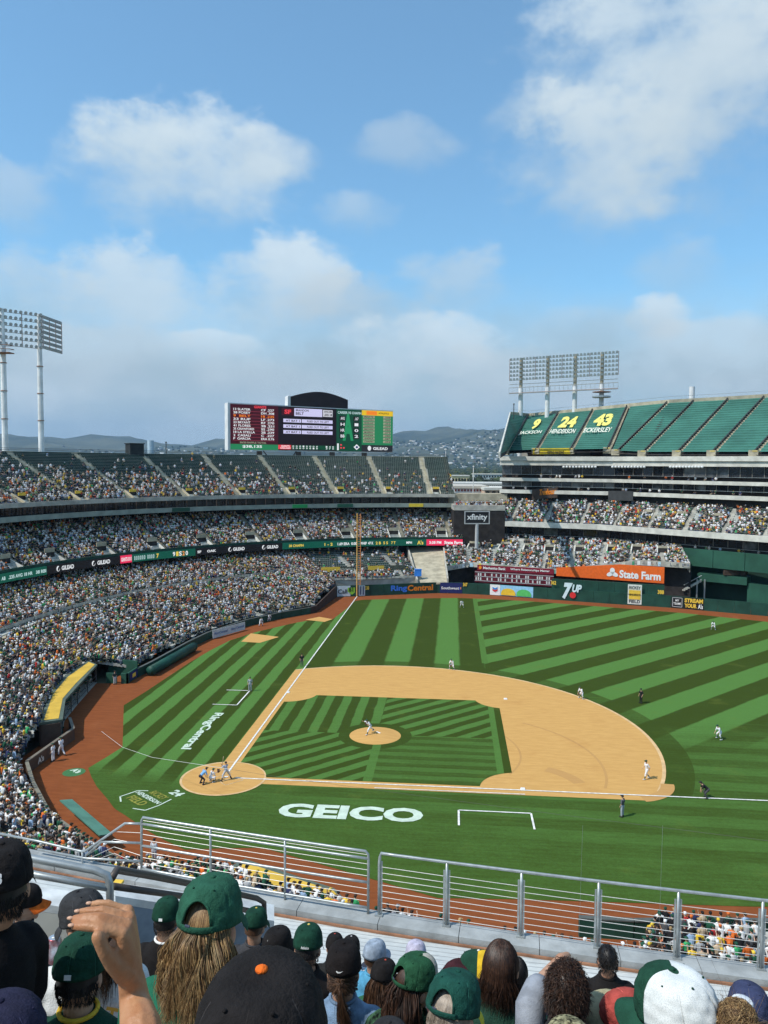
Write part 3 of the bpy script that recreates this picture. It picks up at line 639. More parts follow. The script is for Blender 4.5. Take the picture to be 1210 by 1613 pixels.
for u0, u1, c in ((.26, .60, paint((.80, .52, .04))), (.62, .96, paint((.10, .50, .13)))):      # plain rounded mounds in the advert's colours
    P = [(u0, .06)]+[(u0+(u1-u0)*(.5-.5*math.cos(math.pi*k/10)), .10+.62*math.sin(math.pi*k/10)**.7) for k in range(11)]+[(u1, .06)]
    MB().add([fr[0]+fr[1]*u+fr[2]*v+np.array([-.03, -.09, 0]) for u, v in reversed(P)], [tuple(range(len(P)))]).build('sign_shape', c, s_)
# tall wall section, its sign lettering and the slanted orange sign above
a, e = ofpt(868); b, _ = ofpt(1046)
n2 = np.array([.35, .94]); TW = [tuple(a+n2*.45), tuple(b+n2*.45)]
wall('tall_wall', 'taller dark green wall section rising behind the outfield fence', TW, [4.5, 4.5], .4, 3.4, pad_green)
fr = wframe(886, 916, .35, 3.9, .1); s_ = empty('wall_lettering'); tag(s_, 'big tilted pale blue seven and letters with red dot on the tall wall', 'lettering')
lettering('7', *sub(fr, .0, .55, .0, 1.0), paint((.65, .78, .82)), s_, 'letters', .05, .06, .25); q = sub(fr, .40, .72, .08, .46)
MB().add([q[0]+q[1]*(.5+.5*math.cos(2*math.pi*k/20))+q[2]*(.5+.5*math.sin(2*math.pi*k/20))+np.array([-.04, -.12, 0]) for k in range(20)], [tuple(range(20))]).build('letters_dot', red_p, s_)
lettering('UP', *sub(fr, .52, 1.02, .45, .92), paint((.65, .78, .82)), s_, 'letters', .10, .05, .25)
fr = wframe(989, 1011, .25, 4.35, .05); s_ = sign('advertising_board', 'white and gold poster panel on the tall wall', fr, paint((.70, .72, .66)))
panel(*sub(fr, .08, .92, .25, .72), .03, yellow_p, 'sign_field', s_).location = (-.02, -.06, 0)
lettering('RICKEY', *sub(fr, .1, .9, .76, .92), black_p, s_, 'sign_lettering', .05); lettering('HENDERSON', *sub(fr, .06, .94, .44, .54), black_p, s_, 'sign_lettering', .12); lettering('FIELD', *sub(fr, .1, .9, .07, .22), black_p, s_, 'sign_lettering', .05)
fr = wframe(1058, 1077, .15, 2.4); s_ = sign('advertising_board', 'small black square board with white rounded frame', fr, black_p)
for u0, u1, v0, v1 in ((.08, .92, .88, .93), (.08, .92, .06, .11), (.08, .13, .06, .93), (.87, .92, .06, .93)): panel(*sub(fr, u0, u1, v0, v1), .02, grey_p, 'sign_frame', s_).location = (-.02, -.05, 0)
lettering('MY', *sub(fr, .35, .65, .56, .76), white_p, s_, 'sign_lettering', .06); lettering('TEAMS', *sub(fr, .18, .82, .26, .48), white_p, s_, 'sign_lettering', .06)
fr = wframe(1078, 1109, .15, 2.4); s_ = sign('advertising_board', 'black board with bold yellow stacked lettering', fr, black_p)
lettering('STREAM', *sub(fr, .03, .97, .55, .93), yellow_p, s_, 'sign_lettering', .05, .05); lettering('YOUR', *sub(fr, .03, .66, .08, .46), yellow_p, s_, 'sign_lettering', .05, .05); lettering("A's", *sub(fr, .72, .97, .06, .48), white_p, s_, 'sign_lettering', .05, .04)
def marker(px, z, t, lab, w=7):
    f2 = wframe(px-w/2, px+w/2, z, z+.85, .15); o = empty('distance_marker'); tag(o, lab, 'marker'); lettering(t, *f2, yellow_p, o, 'figures', .03, .04)
marker(578, 1.4, '330', 'pale yellow three digit distance figure at the left field corner', 6); marker(733, 1.7, '367', 'yellow distance figure on the wall beside the navy board'); marker(872, 3.3, '362', 'yellow distance figure above the fence by the manual scoreboard', 8); marker(1041, 2.7, '388', 'yellow distance figure at the end of the tall wall', 10)
# orange insurer's sign: slanted top left corner
bl, br = un(876, 918, D=174), un(1046, 922, D=163.5); R = br-bl; R[2] = 0; zb = 4.55
P = [np.array([bl[0], bl[1], zb]), np.array([bl[0], bl[1], zb])+R, np.array([bl[0], bl[1], zb])+R]; ztop = 7.95
q = [P[0], P[1], P[1]+np.array([0, 0, ztop-zb]), P[0]+R*.60+np.array([0, 0, ztop-zb]), P[0]+np.array([0, 0, 1.8])]
root = empty('advertising_board'); tag(root, 'long orange board with white lettering and a cut corner below the bleachers', 'sign')
bk = np.array([.35, .94, 0])*.25
MB().hexa([v+bk for v in q], q).build('board', paint((.78, .13, .015)), root)
fr = (P[0], R, np.array([0, 0, ztop-zb]))
lettering('State Farm', *sub(fr, .60, .97, .16, .66), white_p, root, 'sign_lettering', .05, .035)
for cx, cy, rot in ((.535, .58, 0), (.515, .36, 2.2), (.557, .36, -2.2)):            # three overlapping ovals
    ca, sa = math.cos(rot), math.sin(rot); pts = []
    for k in range(18):
        u, v = .55*math.cos(2*math.pi*k/18), .85*math.sin(2*math.pi*k/18); u, v = ca*u-sa*v, sa*u+ca*v
        pts.append(P[0]+R*cx+fr[2]*cy+R/np.linalg.norm(R)*u*.95+np.array([0, 0, v*.75])-bk*.3)
    MB().add(pts, [tuple(range(18))]).build('sign_mark', white_p, root)
# ------------------------------------------------------------------ left field bleachers and ramp
LFB = empty('left_field_bleachers'); tag(LFB, 'half empty bench bleachers behind the foul pole below the ribbon display', 'bleachers')
ff = np.array([[-6.5, 101.5, 3.3], [2.5, 104.3, 3.3], [13.5, 109, 3.3]]); fr_ = np.array([CP(94, 121.6, 8.2), CP(94, 113, 8.2), CP(94, 105.2, 8.2)])
ff = np.array([[np.interp(t, [0, .5, 1], ff[:, j]) for j in range(3)] for t in np.linspace(0, 1, 20)]); fr_ = np.array([[np.interp(t, [0, .5, 1], fr_[:, j]) for j in range(3)] for t in np.linspace(0, 1, 20)])
rows('seat_rows', ff, fr_, 18, tread_grey, LFB)
fill(ff, fr_, 18, lambda u, f: (.75 if f < .12 else .16 if f > .2 else .4) if u < .72 else .45, lambda u, i, s, t: abs(u-.34) < .03 or abs(u-.80) < .03)
for a in (.34, .80): stair(LFB, ff, fr_, 18, a, 1.1, concrete)
for i in range(6, 18):
    c = sect(ff, fr_, (i+.7)/18); MB().tube([(p[0], p[1], p[2]+.42) for p in c], (.05), 4).build('bench', steel_grey, LFB)
MB().hexa([(*ff[0][:2], 0), (*ff[-1][:2], 0), (ff[-1][0]-.1, ff[-1][1]+.35, 0), (ff[0][0]-.1, ff[0][1]+.35, 0)], [(*ff[0][:2], 3.6), (*ff[-1][:2], 3.6), (ff[-1][0]-.1, ff[-1][1]+.35, 3.6), (ff[0][0]-.1, ff[0][1]+.35, 3.6)]).build('front_wall', concrete, LFB)
for u0, u1, c, lab in ((.04, .22, yellow_p, 'yellow tarpaulin laid on the first bleacher benches by the foul pole'), (.55, .70, yellow_p, 'yellow banner hung across the bleacher rail right of the foul pole'), (.24, .42, mat('banner_dark', (.10, .11, .08), .8, .3, 2.), 'dark olive banner with pale lettering on the bleacher rail'), (.74, .9, mat('banner_dark', (.1, .11, .08)), 'dark banner on the bleacher rail beside the blue bins')):
    i0, i1 = sect(ff[int(u0*19)], fr_[int(u0*19)], 3.2/18), sect(ff[int(u1*19)], fr_[int(u1*19)], 3.2/18)
    o = panel(i0+np.array([0, 0, .3]), i1-i0, (0, .05, 1.1), .05, c, 'banner'); tag(o, lab, 'banner')
    if 'pale' in lab: lettering('RIGHT FIELD', i0+np.array([0, -.05, .5]), (i1-i0)*.95, (0, .03, .6), paint((.5, .5, .4)), o, 'banner_lettering', .03)
for k, px in enumerate((656, 661)):
    p = un(px, 905, D=179); o = MB().box((p[0], p[1], p[2]+.4), (.8, .7, 1.5), .2); o.box((p[0], p[1], p[2]+1.2), (.9, .8, .12), .2); tag(o.build('blue_bin', paint((.05, .25, .75))), 'blue bin standing at the top of the concrete ramp wall', 'bin', 'blue bins by the ramp')
rp = [un(656, 919, D=177), un(704, 917, D=177), un(697, 860, D=200), un(640, 862, D=200)]
RMP = empty('concrete_ramp'); tag(RMP, 'bare tan concrete ramp rising from the outfield wall between two seating blocks', 'ramp')
for k in range(6):
    f0, f1 = k/6, (k+1)/6-.004; a, b = rp[0]+(rp[3]-rp[0])*f0, rp[1]+(rp[2]-rp[1])*f0; c, d = rp[1]+(rp[2]-rp[1])*f1, rp[0]+(rp[3]-rp[0])*f1
    MB().hexa([p-np.array([0, 0, .4]) for p in (a, b, c, d)], [a, b, c, d]).build('ramp_slab', concrete_tan, RMP)
for a, d in ((rp[0], rp[3]), (rp[1], rp[2])):
    MB().hexa([a-(0, 0, 2.5), a+(.35, 0, -2.5), d+(.35, 0, -2.5), d-(0, 0, 2.5)], [a+(0, 0, .9), a+(.35, 0, .9), d+(.35, 0, .9), d+(0, 0, .9)]).build('ramp_wall', concrete, RMP)
# ------------------------------------------------------------------ tall stand beyond centre field
def plan(px, D): r_ = ray(px, 733); return (CAM+r_*D)[:2]
A0, K0, E0 = plan(789, 207), plan(967, 196), plan(1210, 168.5); E1 = E0+(E0-K0)/np.linalg.norm(E0-K0)*35
nl = np.array([-(K0-A0)[1], (K0-A0)[0]])*-1; nl /= np.linalg.norm(nl); nr = -np.array([-(E1-K0)[1], (E1-K0)[0]]); nr /= np.linalg.norm(nr)   # towards the field
nl, nr = (nl if nl[1] < 0 else -nl), (nr if nr[1] < 0 else -nr)
def dline(off, z, n=40, start=None):                   # polyline parallel to the building front, off metres towards the field
    nk = (nl+nr); nk /= nk@nl
    P = [A0+nl*off, K0+nk*off, E1+nr*off]; L = [0, np.linalg.norm(P[1]-P[0])]; L.append(L[1]+np.linalg.norm(P[2]-P[1]))
    s = np.unique(np.r_[np.linspace(0, L[2], n), L[1]])
    return np.array([[np.interp(t, L, [p[0] for p in P]), np.interp(t, L, [p[1] for p in P]), z] for t in s])
DAV = empty('centre_field_stand'); tag(DAV, 'tall pale concrete stand with green tarped top deck and dark glazed suites', 'stand')
def dslab(o0, o1, z0, z1, m, name, n=12):
    a, b = dline(o0, z0, n), dline(o1, z0, n); N = len(a); mb = MB()
    V = list(a)+list(b)+[p+(0, 0, z1-z0) for p in b]+[p+(0, 0, z1-z0) for p in a]; F = []
    for q in range(4): F += [(q*N+k, q*N+k+1, ((q+1) % 4)*N+k+1, ((q+1) % 4)*N+k) for k in range(N-1)]
    F += [(0, N, 2*N, 3*N), (N-1, 4*N-1, 3*N-1, 2*N-1)]
    return mb.add(V, F).build(name, m, DAV)
dslab(0.9, -4, 28.85, 30.0, concrete_light, 'deck_fascia'); dslab(1.3, -3, 30.05, 31.15, concrete_light, 'deck_parapet')
dslab(.8, -4, 24.75, 25.55, concrete_light, 'floor_fascia'); dslab(.9, -4, 21.55, 22.45, concrete_light, 'floor_fascia')
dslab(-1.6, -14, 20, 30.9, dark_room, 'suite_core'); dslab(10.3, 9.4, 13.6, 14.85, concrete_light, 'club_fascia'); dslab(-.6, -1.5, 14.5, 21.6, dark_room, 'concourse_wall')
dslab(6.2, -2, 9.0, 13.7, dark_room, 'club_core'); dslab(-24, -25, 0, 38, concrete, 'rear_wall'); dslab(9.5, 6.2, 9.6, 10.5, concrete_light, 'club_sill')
def panes(off, z0, z1, step, name='pane'):
    L = dline(off, z0, 400); d = np.r_[0, np.cumsum(np.linalg.norm(np.diff(L[:, :2], axis=0), axis=1))]; s = .3
    while s+step < d[-1]-6:
        a = np.array([np.interp(s, d, L[:, j]) for j in range(3)]); b = np.array([np.interp(s+step-.14, d, L[:, j]) for j in range(3)])
        tilt = rng.normal(0, .025); nn = np.array([(b-a)[1], -(b-a)[0]])/np.linalg.norm((b-a)[:2])*tilt
        panel(a, b-a, (nn[0], nn[1], z1-z0), .05, glass_dark if rng.random() < .72 else glass_mid, name, DAV)
        c = b+(b-a)/np.linalg.norm(b-a)*.07; MB().box((c[0]+nl[0]*.05, c[1]+nl[1]*.05, (z0+z1)/2), (.12, .16, z1-z0), math.atan2((b-a)[1], (b-a)[0])).build('mullion', mat('mullion_grey', (.22, .20, .18), .6, .1, 1.), DAV)
        s += step
panes(-.5, 26.4, 28.8, 2.6); panes(-.5, 23.2, 24.7, 2.6); panes(6.6, 11.6, 13.55, 3.2)
for off, z in ((.2, 25.56), (.2, 22.46), (7.5, 10.55)):       # balcony rail and shelf with people at the suite fronts
    dslab(off+.1, off, z+.9, z+.97, steel_grey, 'balcony_rail')
    L = dline(off-.5, z, 160); d = np.r_[0, np.cumsum(np.linalg.norm(np.diff(L[:, :2], axis=0), axis=1))]
    for s in np.arange(1, d[-1], .8):
        if rng.random() < (.22 if z > 20 else .3): CROWD.append((np.interp(s, d, L[:, 0]), np.interp(s, d, L[:, 1]), z-.25, math.atan2(-nl[0], nl[1])+rng.normal(0, .4)))
fls = dline(-.2, 22.3, 200)
# middle seating
f2, r2 = dline(9.6, 14.5, 60), dline(-.4, 19.6, 60)
rows('middle_seat_rows', f2, r2, 12, tread_grey, DAV); dl = np.linalg.norm(np.diff(f2[:, :2], axis=0), axis=1).sum()
da = [(k*8.6+5)/dl for k in range(int(dl/8.6))]
fill(f2, r2, 12, lambda u, f: .82 if f < .8 else .6, lambda u, i, s, t: any(abs(u-a)*t < .6 for a in da) or (4 < i < 9 and any(0 < (u-a)*t < 2.0 for a in da[4:])))
for a in da:
    stair(DAV, f2, r2, 12, a, 1.0, concrete)
    if a > .35:
        i = int(a*59); c = sect(f2, r2, .42)[i]; dv = (r2-f2)[i][:2]; portal(DAV, np.array([c[0], c[1], c[2]]), dv, 1.9, 1.9, 3.2, concrete_light)
# bleachers above the wall
P1 = [un(703, 897, D=184), np.array([25, 118.2, 5.0]), np.array([43.2, 107.6, 5.1]), np.array([53.2, 103.7, 6.8]), np.array([60.0, 101.4, 8.2]), np.array([69.5, 97.2, 8.2])]
u_ = np.linspace(0, 1, 50); tt = [0, .13, .46, .66, .80, 1]
f1 = np.array([[np.interp(t, tt, [p[j] for p in P1]) for j in range(3)] for t in u_])
rear_pts = [plan(700, 203), plan(790, 200), plan(880, 193), plan(967, 187), plan(1020, 181), plan(1077, 172.5)]
r1 = np.array([[np.interp(t, tt, [p[j] for p in rear_pts]) for j in range(2)]+[10.6] for t in u_])
rows('bleacher_seat_rows', f1, r1, 16, tread_grey, DAV); da1 = [.1+.115*k for k in range(8)]
fill(f1, r1, 16, lambda u, f: .84, lambda u, i, s, t: i == 8 or any(abs(u-a)*t < .6 for a in da1) or (8 < i < 13 and any(0 < (u-a)*t < 2.2 for a in da1)))
for a in da1:
    stair(DAV, f1, r1, 16, a, 1.0, concrete)
    i = int(a*49); c = sect(f1, r1, .56)[i]; dv = (r1-f1)[i][:2]; portal(DAV, c, dv, 2.0, 1.7, 3.0, concrete_light)
mb = MB(); N = len(f1); sh = np.array([.1, .3, 0]); mb.add(list(f1+(0, 0, .75))+list(f1+(0, 0, -.35))+list(f1+sh+(0, 0, -.35))+list(f1+sh+(0, 0, .75)), [(q*N+k, q*N+k+1, ((q+1) % 4)*N+k+1, ((q+1) % 4)*N+k) for q in range(4) for k in range(N-1)]+[(0, N, 2*N, 3*N), (N-1, 4*N-1, 3*N-1, 2*N-1)]); mb.build('bleacher_parapet', concrete, DAV)
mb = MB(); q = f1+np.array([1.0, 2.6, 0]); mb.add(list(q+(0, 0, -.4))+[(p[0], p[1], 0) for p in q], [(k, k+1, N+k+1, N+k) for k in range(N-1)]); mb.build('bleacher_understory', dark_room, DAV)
mb = MB(); mb.add([f1[-1]+(0, 0, -1.2), r1[-1]+(0, 0, -3), r1[-1]+(0, 0, .9), f1[-1]+(0, 0, .8)], [(0, 1, 2, 3)]); mb.build('bleacher_end_wall', concrete, DAV)
# hand-made banners pinned along the bleacher rail
bcol = [(.75, .75, .70), (.72, .55, .05), (.08, .30, .15), (.45, .65, .75), (.6, .62, .5), (.8, .8, .8), (.15, .4, .3)]; bn = ['white', 'yellow', 'green', 'pale blue', 'beige', 'white', 'teal']
for k in range(24):
    i = 3+int(k*1.75); a = f1[i]+(0, -.06, -.3); b = f1[min(i+1, N-1)]+(0, -.06, -.3); c = k*5 % 7
    o = panel(a, (b-a)*rng.uniform(.45, .9), (0, 0, .9), .02, paint(bcol[c]), 'banner'); tag(o, f'small {bn[c]} cloth banner hung on the rail of the outfield bleachers', 'banner', 'small banners along the bleacher rail')
# tarped top deck: panels between stairways, front and rear edge from the stair feet and heads
ST = [((788, 717), (804.5, 652.5)), ((799, 711), (833, 655)), ((847.5, 709), (881, 650.5)), ((902, 709), (936, 645.5)), ((961, 708), (990, 640)), ((974, 711), (1054, 634)), ((1016, 713), (1094, 632)), ((1071, 713), (1149, 629)), ((1126, 713), (1206, 625.5)), ((1193, 713), (1275, 621)), ((1255, 713), (1345, 617))]
def frontD(px): 
    d = ray(px, 733)[:2]; Lp = dline(.6, 0, 200); best = None
    for a, b in zip(Lp[:-1], Lp[1:]):
        M = np.array([[d[0], a[0]-b[0]], [d[1], a[1]-b[1]]]); t, s = np.linalg.solve(M, a[:2]-CAM[:2])
        if 0 <= s <= 1: best = t
    return best if best else 160
SB = []; STp = []
for k, (f_, r_) in enumerate(ST):
    a = un(*f_, D=frontD(f_[0])); zt = 43.9+2.3*min(1, k/9); hz = 731+(r_[0]-605)*.007
    D2 = (zt-CAM[2])*FPX/(hz-r_[1]); b = un(*r_, D=D2); SB.append(a); STp.append(b)
for k in range(len(ST)-1):
    a, b, c, d = SB[k], SB[k+1], STp[k+1], STp[k]; w = b-a; w2 = c-d
    q = [a+w*.035, b-w*.075, c-w2*.05, d+w2*.02]
    if k == 4: q = [a+w*.3, b-w*.2, c-w2*.06, d+w2*.06]
    nR = 22                                                 # tarp drawn over the seat rows: shallow steps show through
    mb = MB(); V = []; F = []
    for j in range(nR+1):
        f0 = j/nR; l0 = q[0]+(q[3]-q[0])*f0; r0 = q[1]+(q[2]-q[1])*f0; V += [l0+(0, 0, -.10), r0+(0, 0, -.10), l0+(0, 0, .22), r0+(0, 0, .22)]
    for j in range(nR): F += [(4*j+2, 4*j+3, 4*j+5, 4*j+4)]
    for j in range(1, nR): F += [(4*j, 4*j+1, 4*j+3, 4*j+2)]
    mb.add(V, F).build('tarp', tarp_green, DAV)
    for e in (0, 1):                                        # stairs and low dark side rail at each gap
        pass
    t0, t1 = b-w*.075, c-w2*.05; t2, t3 = b+w*.02, c+w2*.01; n = 30; mb = MB()
    for j in range(n):
        p, q2 = t0+(t1-t0)*j/n, t2+(t3-t2)*j/n; p2, q3 = t0+(t1-t0)*(j+1)/n, t2+(t3-t2)*(j+1)/n; z = p[2]
        mb.hexa([(*p[:2], z-.5), (*q2[:2], z-.5), (*q3[:2], z-.5), (*p2[:2], z-.5)], [(*p[:2], z), (*q2[:2], z), (*q3[:2], z), (*p2[:2], z)])
    mb.build('stairway', concrete_tan, DAV)
    mb = MB(); mb.tube([t0+(0, 0, .35), t1+(0, 0, .35)], .16, 5); mb.build('stair_rail', steel_dark, DAV)
for k in range(len(ST)-1): 
    a, b = STp[k], STp[k+1]; MB().hexa([a+(0, 0, -1), b+(0, 0, -1), b+(.3, .6, -1), a+(.3, .6, -1)], [a+(0, 0, .75), b+(0, 0, .75), b+(.3, .6, .75), a+(.3, .6, .75)]).build('rim_wall', concrete_tan, DAV)
    MB().tube([a+(0, 0, 1.5), b+(0, 0, 1.5)], .04, 4).build('rim_rail', steel_grey, DAV)
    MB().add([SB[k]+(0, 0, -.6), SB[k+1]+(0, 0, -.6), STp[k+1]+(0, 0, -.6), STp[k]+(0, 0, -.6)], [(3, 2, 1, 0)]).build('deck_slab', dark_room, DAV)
mb = MB(); mb.hexa([SB[0]+(-.35, 0, -.5), SB[0]+(-.02, 0, -.5), STp[0]+(-.02, 0, -.5), STp[0]+(-.35, 0, -.5)], [SB[0]+(-.35, 0, .6), SB[0]+(-.02, 0, .6), STp[0]+(-.02, 0, .6), STp[0]+(-.35, 0, .6)]); mb.build('deck_end_wall', concrete_light, DAV)
for k in range(0, 10):                                     # small stairwell huts at the foot of the stairways
    c = SB[k+1]; MB().box((c[0]-.4, c[1]+.9, c[2]-.2), (2.0, 1.0, 1.5), rad(-30)).build('portal_hut', concrete_tan, DAV); MB().box((c[0]-.42, c[1]+.3, c[2]+.35), (1.0, .06, .3), rad(-30)).build('portal_sign', mat('sign_buff', (.6, .47, .16), .8, .1, 1.), DAV)
yl = mat('tarp_print', (.80, .72, .18), .7, .08, 1.)
for k, num, nm in ((1, '9', 'JACKSON'), (2, '24', 'HENDERSON'), (3, '43', 'ECKERSLEY')):
    a, b, c, d = SB[k], SB[k+1], STp[k+1], STp[k]; w = b-a; up = (d+c-a-b)/2
    o = lambda u, v: a+w*u+up*v+np.array([0, 0, .25])
    pn = np.cross(w, up); pn /= np.linalg.norm(pn)
    lettering(num, o(.36 if len(num) == 1 else .22, .50), w*(.24 if len(num) == 1 else .50), up*.30, yl, DAV, 'tarp_figures', .35, .055, .0)
    lettering(nm, o(.07, .35), w*.76, up*.11, paint((.75, .75, .62)), DAV, 'tarp_lettering', .35, .02, .0)
a, b = un(839.5, 715.5, D=203.5), un(902.5, 715, D=199.5); o = panel(a, b-a, (0, 0, 1.5), .06, mat('banner_gold', (.78, .55, .03), .7, .1, .8), 'banner'); tag(o, 'wide yellow banner along the front of the tarped top deck', 'banner'); lettering('VISITING FAN ZONE', a+(b-a)*.36, (b-a)*.42, (0, 0, .0)+np.array([0, 0, .8]), black_p, o, 'banner_lettering', .05)
for u in (.13, .42): 
    p = un(802+u*330, 716, D=204); MB().box((p[0], p[1]+.6, p[2]), (4.2 if u < .2 else 3.0, .8, 2.4), rad(-18)).build('stairwell_opening', brown_dark, DAV)
for px0 in (888, 965, 1056):                               # rows of small floodlights under the deck
    for k in range(11):
        p = un(px0+k*5, 735.5, D=frontD(px0+k*5)-1.0); o = MB().ell(p, .34, .34, .3, 8, 5); o.build('floodlight', steel_white, DAV)
# dark hanging box and script sign below the suites
p = un(978, 779, D=193); MB().box((p[0], p[1], p[2]-.3), (6.0, .6, 2.3), rad(-25)).build('speaker_box', steel_dark, DAV)
a, b = un(838, 783, D=203), un(878, 780, D=201); o = panel(a+(0, 0, -.6), b-a, (0, 0, 2.6), .3, brown_dark, 'tavern_sign'); tag(o, 'dark sign with orange script lettering under the suites', 'sign'); lettering('Treehouse', a+(b-a)*.3+(0, 0, .3), (b-a)*.66, (0, 0, 1.5), org_p, o, 'sign_lettering', .08, .04, .3)
for px in (846, 880):
    a, b = un(px-6, 797, D=203.5), un(px+9, 797, D=203); panel(a, b-a, (0, 0, 2.6), .1, glass_dark, 'tavern_window', DAV)
    for u in (0, .5, 1): p = a+(b-a)*u; MB().box((p[0], p[1]-.1, p[2]+1.3), (.18, .1, 2.8)).build('window_frame', steel_grey, DAV)
p = un(1090, 622, D=215); tag(MB().tube([p-(0, 0, 4), p+(0, 0, 2.2)], .75, 12).build('vent_stack', steel_white), 'short white round stack above the rim of the tarped deck', 'stack')
# batter's eye
EYE = empty('batters_eye'); tag(EYE, 'plain dark green backdrop walls and platform right of the bleachers', 'backdrop')
a, b = plan(1080, 169), plan(1290, 150); d = np.array([*(b-a), 0]); o3 = np.array([*a, 0])
for k in range(4): panel(o3+d*(k*.25+.002)+(0, 0, 7.6), d*.246, (0, 0, 3.7), .5, green_wall, 'green_panel', EYE)
a2, b2 = plan(1050, 174), plan(1290, 155); panel(np.array([*a2, 0.]), np.array([*(b2-a2), 0]), (0, 0, 8), .4, mat('eye_dark', (.010, .035, .024), .8, .1, .4), 'back_wall', EYE)
a, b = plan(1104, 166), plan(1183, 160); panel(np.array([*a, 4.6]), np.array([*(b-a), 0]), (0, 0, 1.6), 3.5, green_wall, 'platform', EYE)
a, b = plan(1184, 160.5), plan(1290, 149); panel(np.array([*a, 0]), np.array([*(b-a), 0]), (0, 0, 5.0), 1.5, green_wall, 'green_panel', EYE)
mb = MB(); p, q = un(1076, 930, D=166), un(1104, 915, D=166)
for k in range(8): c = p+(q-p)*(k+.5)/8; mb.box(c, (.6, 1.6, .25), -.4)
mb.build('steps', concrete, EYE)
for zz in (0, .9): MB().tube([p+(0, -.5, .4+zz*.9), q+(0, -.5, .4+zz*.9)], .07, 5).build('handrail', steel_grey, EYE)
for px in (1098, 1110): c = un(px, 920, D=165.5); MB().box((c[0], c[1], 2.6), (.25, .25, 5.2)).build('post', steel_grey, EYE)
for k, px in enumerate((1148, 1160, 1172)): c = un(px, 905, D=164); MB().box((c[0], c[1], c[2]+.4), (2.0, .8, 1.0), .5*k).build('covered_camera', brown_dark, EYE)
# manual scoreboard and maroon sign under the bleachers
a, b = un(748, 924, D=182), un(872, 922, D=175.3)
MSB = empty('manual_scoreboard'); tag(MSB, 'dark maroon out of town scoreboard with rows of white number slots', 'scoreboard')
fr = (np.array([a[0], a[1], 1.9]), np.array([b[0]-a[0], b[1]-a[1], 0]), np.array([0, 0, 2.6])); panel(*fr, .2, maroon, 'board', MSB)
for v in (.12, .5, .88): panel(*sub(fr, .0, 1, v, v+.05), .02, grey_p, 'rule', MSB).location = (-.02, -.1, 0)
for k in range(34):
    u = .01+k*.029
    if k % 9 in (3, 6, 8): continue
    for v in (.2, .57): panel(*sub(fr, u, u+.017, v, v+.25), .02, paint((.62, .62, .60)) if (k*7+int(v*10)) % 5 else paint((.10, .02, .03)), 'number_slot', MSB).location = (-.02, -.09, 0)
fr2 = (fr[0]+(0, 0, 2.75)+fr[1]*.03, fr[1]*.97, np.array([0, 0, 1.25])); s_ = sign('advertising_board', 'narrow maroon board with white lettering above the out of town scoreboard', fr2, paint((.22, .012, .03)))
lettering('Mechanics Bank', *sub(fr2, .08, .38, .28, .75), white_p, s_, 'sign_lettering', .1, .03); lettering('Where Relationships Matter', *sub(fr2, .44, .95, .28, .75), white_p, s_, 'sign_lettering', .1, .02)
q = sub(fr2, .02, .06, .2, .85); MB().add([q[0]+q[1]*(.5+.5*math.cos(k*.4488))+q[2]*(.5+.5*math.sin(k*.4488))+np.array([-.03, -.1, 0]) for k in range(14)], [tuple(range(14))]).build('sign_mark', org_p, s_)
# ------------------------------------------------------------------ link building with the framed sign
LNK = empty('link_building'); tag(LNK, 'low concrete link with a crowded terrace between the curved deck and the tall stand', 'building')
a, b = plan(716, 196), plan(797, 196); v = np.array([*(b-a), 0]); o3 = np.array([*a, 0])
panel(o3+(0, 0, 5), v, (0, 0, 12.5), 8, dark_room, 'front_wall', LNK); panel(o3+(0, -.1, 17.5), v, (0, 0, 1.3), 8, concrete, 'terrace_edge', LNK)  # near-black front slab paints the shaded void below the terrace
a, b = plan(706, 206), plan(800, 206); panel(np.array([*a, 17.]), np.array([*(b-a), 0]), (0, 0, 4.3), 6, concrete_tan, 'rear_wall', LNK)
for k in range(2):
    for s in np.arange(.02, 1, .035): 
        p = o3+v*s+np.array([0, 1+k*1.6, 18.2+.4*k])
        if rng.random() < .85: CROWD.append((p[0], p[1]+rng.normal(0, .2), p[2], math.pi+rng.normal(0, .4)))
MB().tube([o3+(0, .1, 19.7), o3+v+(0, .1, 19.7)], .05, 4).build('terrace_rail', steel_grey, LNK)
a, b = un(731.5, 825.5, D=193), un(771.5, 825.5, D=193); fr = (a, b-a, np.array([0, 0, 3.2])); s_ = sign('framed_sign', 'black square sign with white frame and lettering on a grey post', fr, black_p, .5)
for u0, u1, v0, v1 in ((0, 1, .93, 1), (0, 1, 0, .07), (0, .04, .07, .93), (.96, 1, .07, .93)): panel(*sub(fr, u0, u1, v0, v1), .1, grey_p, 'sign_frame', s_).location = (0, -.12, 0)
lettering('xfinity', *sub(fr, .1, .9, .2, .78), white_p, s_, 'sign_lettering', .06, .02)
c = (a+b)/2; MB().tube([(c[0], c[1]+.3, c[2]-6), (c[0], c[1]+.3, c[2])], .45, 10).build('sign_post', grey_p, s_)
# ------------------------------------------------------------------ foul pole
FP = empty('foul_pole', (0, 0, 0)); tag(FP, 'tall orange and yellow foul pole with mesh wing at the left field corner', 'foul pole')
MB().tube([(0, 100.0, 0), (0, 100.0, 18.2)], .13, 8).build('pole', mat('pole_yellow', (.75, .42, .12), .6, .1, 1.), FP)
MB().tube([(.75, 100.15, 2.6), (.75, 100.15, 18.2)], .07, 6).build('wing_post', mat('pole_orange', (.70, .26, .08), .6, .1, 1.), FP)
for z in np.arange(2.7, 18.3, .52): MB().tube([(.1, 100.02, z), (.72, 100.15, z)], .05, 4).build('wing_bar', MATS['pole_orange'], FP)
